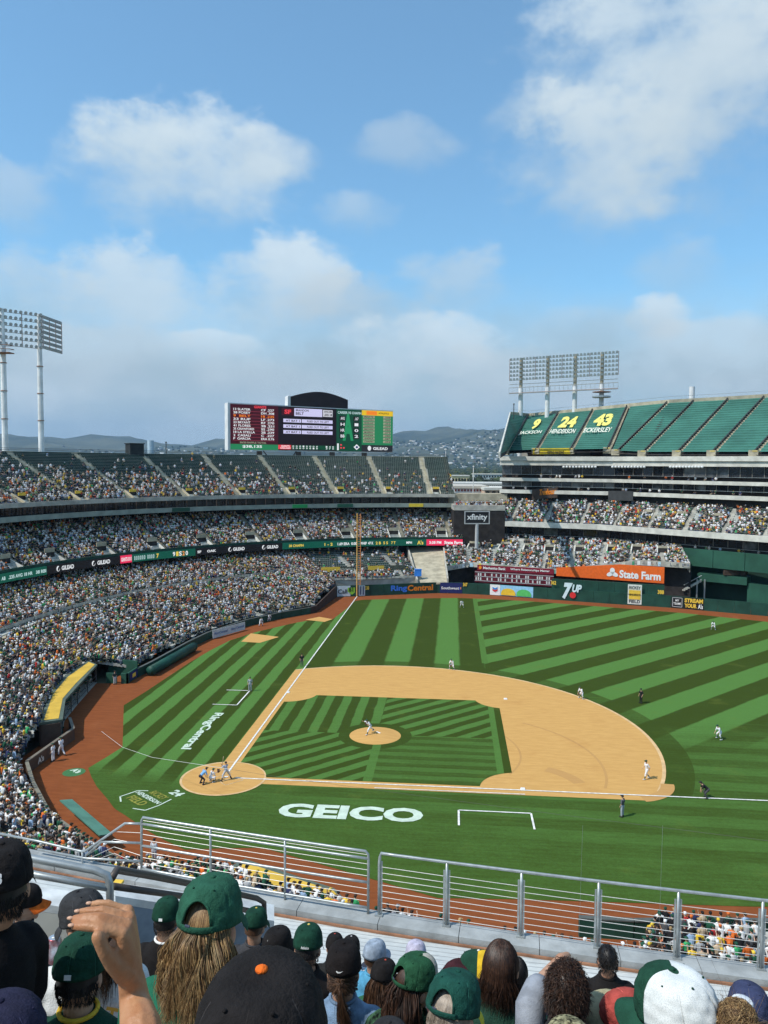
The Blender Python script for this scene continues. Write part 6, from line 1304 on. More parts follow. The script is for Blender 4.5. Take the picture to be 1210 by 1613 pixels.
HC = {'blond': [(.20, .11, .045), (.46, .31, .14), (.30, .18, .075), (.13, .07, .03)], 'brown': [(.075, .035, .018), (.12, .06, .03), (.045, .022, .012)], 'black': [(.012, .010, .010), (.025, .018, .015), (.008, .007, .007)], 'darkbrown': [(.04, .018, .010), (.075, .035, .02), (.02, .010, .007)], 'grey': [(.32, .26, .20), (.42, .36, .30), (.22, .17, .13)]}
def hair_m(k): return [mat('hair_%s_%d' % (k, i), c, .45, .2, 40., spec=.4, obj=True) for i, c in enumerate(HC[k])]
NEAR = []
def person(label, px, ytop, w, crown=None, brim=None, button=None, shirt=(.02, .02, .02), hair='black', style='short', yaw=0., pitch=-14., roll=0., skin=(.50, .29, .19), wm=.192, byaw=None, build=1.0, extra=None, group=None, cut=None, capyaw=0., **kw):
    D = wm*FPX/w; cut = cut if cut is not None else (.94 if crown is not None else .78); hc = un(px, ytop+cut*w, D=D); fz = nearz(hc[0], hc[1]); H = float(hc[2]-fz)
    sit = H < 1.50; base = .44 if sit else .92; by = rad(yaw*.55 if byaw is None else byaw)
    root = empty('person', (hc[0], hc[1], fz), 0.0); tag(root, label, 'person', group)
    hcl = Vector((0, 0, H)); Mh = Matrix.Translation(hcl)@Matrix.Rotation(rad(yaw), 4, 'Z')@Matrix.Rotation(rad(pitch), 4, 'X')@Matrix.Rotation(rad(roll), 4, 'Y')
    Rb = Matrix.Rotation(by, 4, 'Z'); L = H-.125                    # L: base of the neck
    ts = kw.get('tshift', 0.); B = lambda x, y, z: tuple(Rb@Vector((x*build, y, z))+Vector((ts, 0, 0)))
    def ring(z, rx, ry, oy): return [B(rx*math.cos(a), oy+ry*math.sin(a), z) for a in np.arange(16)*math.pi/8]
    sk = skin_m(skin); b = MB()
    hd = MB(); hd.ell((0, 0, 0), .076, .096, .118, 20, 14)
    hd.v = [tuple(Mh@Vector((v[0]*(1-.18*max(0, -v[2]/.118)), v[1]+(.012 if v[2] < -.03 and v[1] > 0 else 0), v[2]))) for v in hd.v]; b.add(hd.v, hd.f)
    def hell(c, *r): e = MB(); e.ell(c, *r, 10, 7); b.add([tuple(Mh@Vector(v)) for v in e.v], e.f)
    hell((0, .098, -.018), .013, .018, .024); hell((0, .082, -.085), .030, .020, .022); hell((0, .090, -.055), .022, .012, .008); hell((0, .085, .022), .055, .014, .012)
    for s in (-1, 1): hell((s*.080, -.006, -.012), .010, .019, .031)
    b.limb([Mh@Vector((0, -.02, -.06)), B(0, -.015, L-.02), B(0, 0, L-.10)], [.055, .056, .075], 14)
    b.loft([ring(base, .15, .11, 0), ring((base+L)/2, .14, .10, 0), ring(L-.14, .17, .10, 0), ring(L-.05, .10, .07, 0)])
    arms = (extra or {}).get('arms', {})
    for s in (-1, 1):
        if s in arms: continue
        sh, el, wr = B(s*.185, 0, L-.12), B(s*.24, .06, L-.40), B(s*.10, .34, max(base+.12, L-.46)); b.limb([sh, el, wr], [.050, .040, .028], 12)
        for q in range(4): b.limb([np.array(wr)+np.array(B((q-1.5)*.017, .03, 0)), np.array(wr)+np.array(B((q-1.5)*.019, .085, -.012)), np.array(wr)+np.array(B((q-1.5)*.018, .115, -.035))], [.010, .009, .007], 6)
        b.limb([np.array(wr)+np.array(B(-s*.025, .0, 0)), np.array(wr)+np.array(B(-s*.05, .045, -.005))], .010, 6)
    for s in (-1, 1):
        if sit: b.limb([B(s*.09, 0, base+.07), B(s*.12, .42, base+.08), B(s*.12, .46, .08)], [.075, .055, .04], 10)
        else: b.limb([B(s*.09, 0, base), B(s*.11, .03, .5), B(s*.11, 0, .08)], [.075, .055, .04], 10)
    if extra and 'limbs' in extra:
        for P, r in extra['limbs']: b.limb([np.array(q)-np.array(root.location) for q in P], r, 10)
    remesh(b.build('body', sk, root), kw.get('vox') or (.0075 if w > 60 else .010), 1 if kw.get('vox') else 3)
    e_ = MB()
    for s in (-1, 1): e_.ell(tuple(Mh@Vector((s*.032, .084, .0))), .011, .011, .011, 8, 6)
    e_.build('eyes', paint((.5, .5, .48)), root, True)
    # shirt
    g_ = MB(); g_.loft([ring(base-.03, .185, .150, 0), ring(base+.12, .180, .145, .005), ring((base+L)/2, .180, .135, 0), ring(L-.20, .205, .135, -.01), ring(L-.10, .195, .115, -.015), ring(L-.035, .110, .085, -.02), ring(L+.005, .072, .068, -.018)])
    for s in (-1, 1):
        g_.limb([B(s*.155, -.01, L-.125), B(s*.205, .01, L-.17), B(s*.245, .05, L-.36)], [.078, .076, .066], 14)
    for k in range(7):                                  # soft folds
        a = rng.uniform(0, 6.28); z = rng.uniform(base+.1, L-.2); g_.limb([B(.165*math.cos(a), .115*math.sin(a), z), B(.17*math.cos(a+.5), .12*math.sin(a+.5), z-.10)], [.018, .012], 6)
    remesh(g_.build('shirt', shirt if not isinstance(shirt, tuple) else fab(shirt), root), .011, 4)
    col = MB(); col.tube([B(.072*math.cos(a), -.018+.068*math.sin(a), L+.004) for a in np.linspace(0, 2*math.pi, 25)], .009, 8, cap=False); col.build('collar', kw.get('collar') or (shirt if not isinstance(shirt, tuple) else fab(shirt)), root, True)
    tr = MB()
    for s in (-1, 1):
        if sit: tr.limb([B(s*.09, .0, base+.07), B(s*.125, .43, base+.08), B(s*.125, .47, .12)], [.105, .085, .065], 10)
        else: tr.limb([B(s*.09, 0, base+.02), B(s*.11, .03, .5), B(s*.11, 0, .12)], [.105, .085, .065], 10)
    tr.build('trousers', fab((.06, .07, .10)), root, True); s2 = MB()
    for s in (-1, 1): y0 = .47 if sit else 0.0; s2.limb([B(s*.125, y0-.03, .05), B(s*.13, y0+.17, .045)], [.048, .042], 8)
    s2.build('shoes', fab((.3, .3, .3)), root, True)
    if crown is not None:
        cm = crown if not isinstance(crown, tuple) else fab(crown, 'cap', .14, 20.)
        bm = cm if brim is None else (brim if not isinstance(brim, tuple) else fab(brim, 'cap', .14, 20.)); bt_ = cm if button is None else fab(button, 'cap')
        cap_parts(root, Mh@Matrix.Rotation(rad(capyaw), 4, 'Z')@Matrix.Translation((0, 0, .018)), cm, bm, bt_, fine=w > 58, **{k: v for k, v in kw.items() if k in ('opening', 'tagc', 'panel2', 'panel_ang', 'under', 'sw')})
    # hair
    if hair:
        hm_ = hair_m(hair); W = lambda v: Mh@Vector(v)
        top_z = .03 if crown is not None else .13
        sh_ = MB(); nph, nt = 28, 14; V = []
        for t in range(nt):
            for p in range(nph):
                a = math.pi*t/(nt-1)*(.60 if style == 'short' else .72); ph = 2*math.pi*p/nph; x, y, z = math.sin(a)*math.cos(ph), math.sin(a)*math.sin(ph), math.cos(a)
                fr_ = max(0, y-.15)*max(0, .62-z)*3.0; k = 1.045-.18*min(1, fr_)+.012*rng.normal(); k = k if not (y > .1 and z < .3) else min(k, .94)
                if abs(x) > .8 and z < -.05: k = min(k, .97)
                V.append(W((.078*x*k, .098*y*k-.004, .120*z*k)))
        sh_.add(V, [(t*nph+p, t*nph+(p+1) % nph, (t+1)*nph+(p+1) % nph, (t+1)*nph+p) for t in range(nt-1) for p in range(nph)]); sh_.build('hair', hm_[0], root, True)
        def outw(x, y): r_ = math.hypot(x, y)+1e-6; return x/r_, y/r_
        big = w > 45
        if style == 'short' and crown is None or style == 'curly':
            n = 3200 if w > 50 else 900
            def fs(k):
                while True:
                    v = rng.normal(0, 1, 3); v /= np.linalg.norm(v)
                    if v[2] > -.62+.9*max(0, v[1]) and not (v[1] > .45 and v[2] < .45): break
                p = np.array([.079*v[0], .099*v[1]-.004, .121*v[2]]); d = v*np.array([1, 1, 1.])+rng.normal(0, .35, 3); ln = .018 if style != 'curly' else .021; c = rng.normal(0, .5, 3)
                dn = np.array([0, -.25, -.55]); return [W(tuple(p)), W(tuple(p+d*ln*.35+c*ln*.1)), W(tuple(p+d*ln*.55+(dn*.5+c*.5)*ln*.5)), W(tuple(p+d*ln*.5+(dn+c)*ln))]
            strands(root, 'hair_strands', None, hm_, n, 4, fs, .0024)
        if style == 'short' and crown is not None and w > 36:
            def fn_(k):
                ph = rad(rng.uniform(185, 355)); z = rng.uniform(-.60, .05)-.10*abs(math.cos(ph)); s_ = math.sqrt(max(.05, 1-z*z)); p = np.array([.0805*s_*math.cos(ph), .1005*s_*math.sin(ph)-.004, .121*z]); d = np.array([math.cos(ph), math.sin(ph), 0])+rng.normal(0, .3, 3)
                return [W(tuple(p)), W(tuple(p+d*.003+np.array([0, 0, -.005]))), W(tuple(p+d*.0045+np.array([0, 0, -.012])))]
            strands(root, 'hair_strands', None, hm_, 900 if w > 60 else 450, 3, fn_, .0014)
        if crown is not None and kw.get('opening'):
            def fo(k):
                a0, ph = rng.uniform(.55, 1.0), rad(rng.uniform(236, 304)); a1 = a0+rng.uniform(.5, .95)
                return [W((.0815*math.sin(a)*math.cos(ph)*1.035, .1015*math.sin(a)*math.sin(ph)*1.035-.004, .124*math.cos(a)*1.03)) for a in np.linspace(a0, a1, 6)]
            strands(root, 'hair_strands', None, hm_, 420, 6, fo, .0016)
        if style in ('long', 'pony', 'bun'):
            ln = kw.get('hair_len', .30); n = 1900 if w > 80 else 700
            tie = Vector((0, -.105, -.01)) if style == 'pony' else Vector((.03, -.13, .065))
            def fl(k):
                ph = rad(rng.uniform(196, 344)) if style == 'long' else rad(rng.uniform(186, 354)); z = rng.uniform(-.075, .028); rr = 1.03+.06*rng.random()
                p = Vector((.078*math.cos(ph)*rr, .100*math.sin(ph)*rr-.004, z))
                if style == 'long' and crown is None:
                    a0 = rng.uniform(.05, 1.25); ph = rad(rng.uniform(165, 375)); Q = []
                    for i in range(5):
                        a = a0+(1.75-a0)*i/4; Q.append(W((.0815*math.sin(a)*math.cos(ph)*1.04, .1015*math.sin(a)*math.sin(ph)*1.04-.004, .124*math.cos(a)*1.03)))
                    wv = rng.normal(0, 1, 3); e = Q[-1]; l_ = ln*rng.uniform(.5, 1.05)
                    return Q+[e+Vector((.006*wv[0]*i, .004*wv[1]*i-.004*i, -l_*i/4)) for i in range(1, 5)]
                if style == 'long':
                    P0 = W(p); ox, oy = math.cos(ph), math.sin(ph); l_ = ln*rng.uniform(.6, 1.08); wv = rng.normal(0, 1, 4); P = [P0]; Rz = Matrix.Rotation(rad(yaw), 3, 'Z'); o2 = Rz@Vector((ox, oy, 0))
                    for i in range(1, 8):
                        f = i/7; q = P0+o2*(.030*math.sin(min(1, f*1.5)*2.1)+.012*f*(.3+.5*abs(wv[3]))+.008*math.sin(f*7+ph*3))+Vector((.010*math.sin(5*f+ph*9)+.009*wv[1]*f, .008*math.cos(6*f+ph*7)-.045*f, -l_*f)); P.append(q)
                    return P, int((math.sin(ph*37)+math.sin(ph*61+1.3)+.7*wv[0]+2.4)*.85) % 4 if len(hm_) == 4 else int(rng.integers(0, 3))
                t_ = W(tie); P0 = W(p); mid = (P0+t_)/2+Vector((0, -.012, .01)); P = [P0, mid, t_+Vector(rng.normal(0, .008, 3))]
                if style == 'pony':
                    l_ = ln*rng.uniform(.7, 1.1); wv = rng.normal(0, 1, 3)
                    for i in range(1, 6): f = i/5; P.append(t_+Vector((.018*wv[0]*f+.035*f*f*(1 if kw.get('sway') else 0), -.035*math.sin(f*2.2)+.012*wv[1]*f, -l_*f+.01*wv[2])))
                else:
                    c = t_+Vector((.02, -.03, .0)); a0 = rng.uniform(0, 6.28); R_ = rng.uniform(.018, .05); ax = rng.normal(0, 1, 3); ax /= np.linalg.norm(ax); u_ = np.cross(ax, [.3, .2, 1]); u_ /= np.linalg.norm(u_); v_ = np.cross(ax, u_)
                    for i in range(1, 8): a = a0+i*.75; P.append(c+Vector(tuple((u_*math.cos(a)+v_*math.sin(a))*R_*(1.0+.1*i/8))))
                    if rng.random() < .12: P[-1] = P[-1]+Vector(tuple(rng.normal(0, .035, 3)))
                return P
            strands(root, 'long_hair', None, hm_, n, 8, fl, .0014 if w > 80 else .0022)
    NEAR.append((root, Mh, D)); return root, Mh
def on_cap(root, Mh, s, ang, z, w, h, m, name='cap_lettering', rr=1.05, bold=.03, shear=0):   # lettering bent onto the crown
    V, F = glyphs(s, bold, shear); P = []
    for x, y in V:
        ph = rad(ang)+(x-.5)*w/.105; zz = z+y*h; a = math.asin(min(.999, (max(.001, (zz-.008)/.122))**(1/.92))); r_ = max(.05, math.cos(a))**.52*rr; P.append(tuple(Mh@Vector((.0945*r_*math.cos(ph), -.006+.115*r_*math.sin(ph), zz*1.0+.018))))
    MB().add(P, F).build(name, m, root)
wt_ = paint((.78, .78, .76)); dkg = (.010, .050, .030); mdg = (.022, .095, .052)
# left to right, back rows first
r, M_ = person('man in black cap with white script and black shirt beside the pale pipe rail', 4, 1317, 88, (.014, .012, .012), None, None, (.012, .011, .012), 'black', 'short', 22, -8, byaw=62, build=.7, tshift=-.05)
on_cap(r, M_, "A's", -100, .038, .075, .050, wt_, bold=.05)
person('person in a black cap with orange visor turned aside behind the black capped man', 40, 1388, 40, (.016, .014, .014), (.72, .14, .02), None, (.10, .11, .12), 'black', 'short', -70, -6, skin=(.52, .33, .24))
pin = fab((.74, .74, .72), 'pinstripe', .06)
r, M_ = person('long haired person in a charcoal cap and white pinstriped jersey', 134, 1395, 66, (.040, .041, .044), None, None, pin, 'brown', 'long', 62, -22, byaw=20, hair_len=.28)
lettering('TH', M_@Vector((-.13, -.17, -.36)), (.10, .03, -.035), (.015, .01, .075), mat('jersey_gold', (.35, .22, .04), .7, .1, 8.), r, 'jersey_lettering', .01, .03)
r, M_ = person('man in a dark green cap and dark green jersey with yellow collar piping', 126, 1464, 78, dkg, None, None, dkg, 'black', 'short', 4, -12, tagc=wt_, skin=(.52, .32, .22), collar=fab((.72, .48, .05), 'piping'))
L_ = M_.translation; ring_ = [(L_.x+.135*math.cos(a), L_.y-.025+.115*math.sin(a), L_.z-.185-.045*math.sin(a)) for a in np.linspace(rad(190), rad(350), 22)]
MB().tube(ring_, .010, 8).build('collar_piping', fab((.75, .50, .05), 'piping'), r, True); MB().tube([(x, y-.004, z+.006) for x, y, z in ring_], .004, 6).build('collar_piping', wt_, r, True)
q = MB(); q.box((L_.x-.005, L_.y-.118, L_.z-.155), (.042, .006, .045)); q.build('neck_tag', wt_, r); q = MB(); q.box((L_.x-.013, L_.y-.1225, L_.z-.155), (.016, .004, .036)); q.build('neck_tag_mark', paint((.02, .12, .10)), r); q = MB(); q.box((L_.x+.008, L_.y-.1225, L_.z-.150), (.013, .004, .028)); q.build('neck_tag_mark', paint((.7, .55, .1)), r)
person('man in a dark green cap with white tag and black jacket before the blue shaded block', 262, 1410, 42, dkg, None, None, (.016, .014, .014), 'black', 'short', 0, -12, tagc=wt_, collar=wt_)
person('woman with long blond hair in a faded green cap and green T-shirt', 330, 1371, 97, (.024, .100, .060), None, None, (.020, .150, .085), 'blond', 'long', -6, -14, opening=True, hair_len=.18, build=1.12, sw=fab((.035, .13, .08), 'cap'))
person('person in a dark green cap half hidden behind the blond woman', 402, 1426, 36, dkg, None, (.7, .5, .1), (.05, .05, .055), 'brown', 'short', -10, -12)
person('person in a black cap with white crossed stitching', 436, 1456, 42, (.016, .012, .012), None, None, (.02, .018, .018), 'black', 'short', -30, -8, sw=fab((.7, .7, .68), 'cap'))
r, M_ = person('man in a dark green cap with yellow button and white lettering at the back', 485, 1452, 46, dkg, None, (.72, .55, .15), (.016, .014, .014), 'black', 'short', 0, -16, skin=(.42, .25, .17)); on_cap(r, M_, 'Athletics', 270, .018, .055, .016, wt_, bold=.02)
person('person in a black cap with a tiny red button right of the pair', 527, 1468, 28, (.016, .012, .012), None, (.5, .08, .06), (.02, .02, .02), 'black', 'short', 0, -14)
person('person in a black cap with a tiny white button in front of the denim shirt', 553, 1472, 28, (.016, .012, .012), None, (.7, .7, .7), (.55, .57, .6), 'brown', 'short', 0, -14)
person('person in a washed out grey blue cap near the walkway joint', 590, 1477, 33, (.30, .36, .44), None, None, (.10, .35, .55), 'brown', 'short', -40, -6)
r, M_ = person('person in a black cap with orange visor and long brown hair', 603, 1508, 38, (.016, .012, .012), (.75, .15, .02), (.5, .08, .05), (.03, .12, .06), 'brown', 'long', -30, -16, hair_len=.30)
denim = fab((.22, .33, .48), 'denim', .22, 9., .5, 220.)
r, M_ = person('woman with a brown ponytail in a black cap and light denim shirt', 541, 1479, 56, (.014, .011, .011), None, None, denim, 'brown', 'pony', 0, -10, hair_len=.24, sway=True, build=.95)
sw_ = [(-.019, .0), (-.010, -.006), (.004, -.003), (.021, .007), (.004, .002), (-.008, .001), (-.015, .006)]
MB().add([M_@Vector((x-.005, -.006-.121*math.sqrt(1-((x-.005)/.0945)**2), .055+z)) for x, z in sw_], [(0, 1, 2, 3, 4, 5, 6)]).build('cap_mark', wt_, r)
person('person in a pale lavender cap on the walkway side', 655, 1479, 33, (.50, .47, .58), None, None, (.55, .55, .55), 'brown', 'short', 0, -20)
person('person with long dark hair in a green, white and olive cap and leafy green shirt', 652, 1496, 62, (.020, .085, .040), (.10, .10, .035), None, fab((.045, .10, .05), 'leafy', .5, 30.), 'darkbrown', 'long', -48, -16, panel2=fab((.50, .47, .40), 'cap'), panel_ang=lambda p: .5 < p < 1.6, hair_len=.26, opening=True)
person('man in a maroon cap turned right', 722, 1507, 56, (.055, .016, .020), None, None, (.07, .03, .03), 'darkbrown', 'short', -62, -18)
ypan = fab((.75, .47, .03), 'cap')
r, M_ = person('person in a green cap with a yellow front panel and emblem and green T-shirt', 755, 1493, 56, (.014, .060, .036), (.030, .085, .055), (.7, .68, .6), (.022, .085, .048), 'darkbrown', 'short', 0, -14, byaw=-10, capyaw=-128, panel2=ypan, panel_ang=lambda p: .52 < p < 2.62); on_cap(r, M_@Matrix.Rotation(rad(-128), 4, 'Z'), "A's", 78, .030, .055, .055, paint((.05, .06, .05)), bold=.06)
person('bareheaded person with smooth dark brown hair in a bottle green top', 789, 1478, 58, None, None, None, (.020, .060, .040), 'darkbrown', 'long', -20, -10, wm=.175, hair_len=.15)
person('person with dark hair and navy top half hidden behind the smooth haired one', 814, 1506, 36, None, None, None, (.02, .025, .05), 'black', 'long', -20, -10, wm=.175, hair_len=.16)
r, M_ = person('older grey haired man in a dark green cap with yellow visor and white shirt', 712, 1524, 82, (.012, .070, .052), (.62, .55, .05), None, (.70, .72, .74), 'grey', 'short', -26, -22, opening=True, skin=(.60, .36, .25), under=fab((.6, .52, .05), 'cap'))
# bareheaded man with his left arm up, the arm placed along its sight lines
Dm = .18*FPX/66
person('bareheaded man with curly dark hair raising a bare forearm', 893, 1510, 67, None, None, None, (.03, .03, .035), 'darkbrown', 'curly', -6, -16, wm=.18, skin=(.50, .30, .19), extra={'limbs': [([un(838, 1610, D=Dm), un(846, 1556, D=Dm+.1), un(884, 1512, D=Dm+.28)], [.042, .040, .028]), ([un(884, 1512, D=Dm+.28), un(894, 1505, D=Dm+.33)], [.03, .018])]})
p = un(836, 1592, D=Dm); o = MB().limb([p-(0, 0, .12), p+(.0, 0, .02), un(847, 1557, D=Dm+.1)], [.065, .066, .060], 14); COLS = o.build('sleeve', fab((.30, .32, .36)), NEAR[-1][0], True); COLS.location = -NEAR[-1][0].location
person('bareheaded man with short black hair in a black polo shirt by the kerb', 957, 1488, 31, None, None, None, (.016, .012, .012), 'black', 'short', 0, -10, wm=.17, skin=(.45, .26, .18))
r, M_ = person('person in a coral red cap with a wide beige visor turned left', 986, 1535, 70, (.42, .075, .06), (.40, .36, .22), None, (.03, .03, .035), 'brown', 'short', 84, 4, roll=-42)
person('person in a plain navy cap at the right edge', 1180, 1545, 62, (.045, .055, .115), None, None, (.10, .10, .12), 'blond', 'short', -8, -14)
tw_m = bpy.data.materials.new('trucker_mesh'); tw_m.use_nodes = True
def _tw():
    t = tw_m.node_tree; b = NB(t); p = t.nodes['Principled BSDF']; tc = b.n('ShaderNodeTexCoord'); x, y, z = b.sep(tc.outputs['Object'])
    f = b.m('MULTIPLY', b.ss(b.noise(tc.outputs['Object'], 420., 2), .45, .6), .55); n = b.noise(tc.outputs['Object'], 18., 4)
    b.l(b.mix(f, b.mix(b.ss(n, .35, .65), (.66, .68, .66), (.78, .79, .77)), (.40, .43, .42)), p.inputs['Base Color']); p.inputs['Roughness'].default_value = .8
_tw()
r, M_ = person('woman with a blond bun in a white mesh cap with dark green front', 1068, 1494, 128, fab((.014, .062, .038), 'cap'), fab((.016, .070, .042), 'cap'), None, (.25, .25, .26), 'blond', 'bun', 50, -10, panel2=tw_m, panel_ang=lambda p: p < .5 or p > 2.62, byaw=10, wm=.225, sw=fab((.62, .64, .62), 'stitch'))
q = [M_@Vector((-.0975*math.cos(a), -.006-.1185*math.sin(a), zz)) for a, zz in ((.85, .034), (1.05, .034), (1.05, .052), (.85, .052))]
mb = MB(); mb.add(q, [(3, 2, 1, 0)]); mb.build('cap_patch', black_p, r); q = [M_@Vector((-.0985*math.cos(a), -.006-.1195*math.sin(a), zz)) for a, zz in ((.90, .037), (1.02, .037), (.98, .049), (.88, .049))]; mb = MB(); mb.add(q, [(3, 2, 1, 0)]); mb.build('cap_patch_mark', wt_, r)
person('dark cap top at the bottom edge below the denim shirt', 612, 1604, 74, (.03, .03, .032), None, None, (.03, .03, .03), 'black', 'short', 0, -14)
person('camouflage cap top at the bottom edge below the curly haired man', 897, 1603, 84, fab((.30, .28, .16), 'camo', .5, 60.), None, None, (.05, .06, .05), 'brown', 'short', 0, -14)
person('navy hooded shoulder at the lower left corner', -6, 1562, 150, (.020, .020, .045), None, None, (.016, .016, .035), 'black', 'short', 10, -12)
# big black cap close to the lens, its wearer's left hand held up
DH = 1.33
cx = lambda x, y, d=0.: un(90+x/6.37, 1390+y/6.37, D=DH+d)
HAND = [([cx(900, 1900, -.10), cx(830, 1440, -.05), cx(775, 1180, 0), cx(745, 960, 0)], [.044, .033, .0255, .0225])]
mcp = [cx(655, 520, -.02), cx(700, 432, .0), cx(722, 355, .02), cx(705, 290, .045)]; pip = [cx(430, 452, -.03), cx(425, 352, -.015), cx(450, 280, .01), cx(505, 212, .04)]; dip = [cx(285, 440, -.03), cx(280, 355, -.015), cx(325, 285, .01), cx(415, 208, .04)]; tipf = [cx(175, 442, -.025), cx(165, 368, -.01), cx(235, 297, .015), cx(350, 218, .045)]
for i in range(4): HAND.append(([cx(735, 900, .0)+(mcp[i]-cx(735, 900))*.15*(i-1.5)*.3, (cx(735, 900)+mcp[i])/2+(0, 0, .0), mcp[i]], [.021, .018, .0125])); HAND.append(([mcp[i], pip[i], dip[i], tipf[i]], [[.0105, .0090, .0080, .0068], [.0105, .0092, .0080, .0068], [.0100, .0086, .0074, .0064], [.0088, .0074, .0064, .0056]][i]))
HAND.append(([cx(690, 905, -.01), cx(560, 800, -.03), cx(475, 690, -.045), cx(405, 545, -.05)], [.021, .0155, .0118, .0105])); HAND.append(([cx(560, 790, -.02), cx(610, 640, -.01)], [.016, .017]))
r, M_ = person('person in a big black cap with orange button holding up a bare hand', 411, 1494, 214, (.018, .014, .012), None, (.85, .16, .02), (.014, .012, .012), 'black', 'short', 0, -4, wm=.196, skin=(.47, .245, .125), cut=.92, vox=.0042, extra={'limbs': HAND, 'arms': {-1: 1}})
for i in range(4):
    t_ = tipf[i]; d_ = (tipf[i]-dip[i]); d_ /= np.linalg.norm(d_); e = MB(); e.ell(t_+np.array([0, -.004, .0045])+d_*.004, .006, .004, .003, 10, 6); o = e.build('fingernail', mat('nail', (.56, .33, .22), .3, .05, 40.), r, True); o.location = -r.location
# drinks can lifted beside the pinstriped jersey
c = un(86, 1496, D=3.7); CN = empty('drinks_can', c); tag(CN, 'silver and red drinks can held up behind the dark green cap', 'can')
MB().tube([(0, 0, -.06), (0, 0, -.052), (0, 0, .045), (0, 0, .055), (0, 0, .060)], [.024, .033, .033, .027, .0265], 20).build('can_body', mat('can_print', (.55, .60, .68), .3, .1, 20., metal=.5, obj=True, col2=(.30, .05, .06)), CN, True); MB().tube([(0, 0, .058), (0, 0, .0615)], .024, 20).build('can_lid', mat('can_lid', (.7, .72, .74), .25, .05, 9., metal=.7), CN); e = MB(); e.ell((0, -.006, .063), .009, .006, .0015, 10, 4); e.build('pull_tab', steel_white, CN)
# white drinking cup at the right edge
c = un(1168, 1600, D=2.6); o = MB().tube([c-(0, 0, .07), c+(0, 0, .04), c+(0, 0, .045)], [.024, .034, .036], 18); o.tube([c+(0, 0, .046), c+(0, 0, .054)], [.036, .031], 18); tag(o.build('drinking_cup', paint((.72, .74, .75)), None, True), 'white lidded drinking cup beside the blond bun', 'cup')
# ------------------------------------------------------------------ city and hills beyond
def hills():
    nx, ny = 150, 26; V = []; F = []
    for j in range(ny):
        for i in range(nx):
            az = rad(-62+124*i/(nx-1)); f = j/(ny-1); D = 3600+f*4600
            px = 605+FPX*math.tan(az-YAW) if abs(az-YAW) < 1.3 else 3000
            rp = np.interp(px, [-400, 100, 300, 620, 720, 805, 900, 1100, 1400], [28, 30, 33, 46, 54, 64, 58, 42, 36])
            h = rp/FPX*10400*(.18*f**.9+.82*max(0, (f-.12)/.88)**1.25) if f < 1 else 0
            h *= 1+.16*math.sin(az*19+1.3)*math.sin(f*5)+.10*math.sin(az*47+f*9)+.05*math.sin(az*131+f*23)
            V.append((CAM[0]+D*math.sin(az), CAM[1]+D*math.cos(az), max(-.4, h)))
    for j in range(ny-1): F += [(j*nx+i, j*nx+i+1, (j+1)*nx+i+1, (j+1)*nx+i) for i in range(nx-1)]
    o = MB().add(V, F).build('hills', mat('hill_woods', (.10, .105, .06), .95, .3, .0022, detail=10, col2=(.022, .036, .018)), None, True); struct(o); return np.array(V).reshape(ny, nx, 3)
HV = hills()
def hill_z(x, y):
    dx, dy = x-CAM[0], y-CAM[1]; D = math.hypot(dx, dy); az = math.atan2(dx, dy); f = (D-3600)/4600
    if f < 0: return -.5
    i = (math.degrees(az)+62)/124*149; j = f*25; i0, j0 = int(min(148, max(0, i))), int(min(24, max(0, j))); a, b = i-i0, j-j0
    return float((HV[j0, i0, 2]*(1-a)+HV[j0, i0+1, 2]*a)*(1-b)+(HV[j0+1, i0, 2]*(1-a)+HV[j0+1, i0+1, 2]*a)*b)
hm = [mat('house_pale', (.70, .68, .63), .9, .1, .02), mat('house_cream', (.55, .50, .40), .9, .1, .02), mat('house_roof', (.22, .17, .14), .9, .2, .02), mat('house_white', (.82, .82, .80), .9, .05, .02)]
mb = MB(); tb = MB()
def blob(tb, x, y, z, r, h):
    a0 = rng.uniform(0, 6)
    ring = lambda f, k: [(x+r*f*rng.uniform(.75, 1.2)*math.cos(a0+q*1.047), y+r*f*rng.uniform(.75, 1.2)*math.sin(a0+q*1.047), z+h*k*rng.uniform(.9, 1.1)) for q in range(6)]
    tb.loft([ring(.5, .12), ring(1.0, .45), ring(.75, .8), ring(.2, 1.0)], int(rng.integers(0, 3)))
for k in range(11000):
    pxx = rng.uniform(600, 830) if rng.random() < .55 else (rng.uniform(120, 380) if rng.random() < .4 else rng.uniform(-50, 1260)); az = math.atan((pxx-605)/FPX)+YAW; D = 850+5600*rng.random()**1.15
    if D > 4300 and rng.random() < .80: continue
    x, y = CAM[0]+D*math.sin(az), CAM[1]+D*math.cos(az); z = hill_z(x, y)
    if rng.random() < (.42 if D < 4300 else .5):
        w, d, h = rng.uniform(8, 22)*(1.6 if D > 3000 else 1), rng.uniform(8, 16), rng.uniform(4, 9); r_ = rng.uniform(0, 3); c = int(rng.choice(4, p=[.35, .25, .1, .3])); mb.box((x, y, z+h/2), (w, d, h), r_, c); mb.box((x, y, z+h+.5), (w*1.05, d*1.05, 1.0), r_, int(rng.choice([2, 3, 1])))
    else: blob(tb, x, y, z, rng.uniform(5, 11)*(1.4 if D > 2500 else 1), rng.uniform(8, 17))
tag(mb.build('distant_houses', hm), 'pale scattered houses of the far city at the foot of the hills', 'houses', kind='stuff')
tm = [mat('tree_a', (.045, .065, .025), .95, .3, .1), mat('tree_b', (.07, .08, .03), .95, .3, .1), mat('tree_c', (.03, .05, .025), .95, .3, .1)]
tag(tb.build('distant_trees', tm), 'dark trees mixed among the far houses', 'trees', kind='stuff')
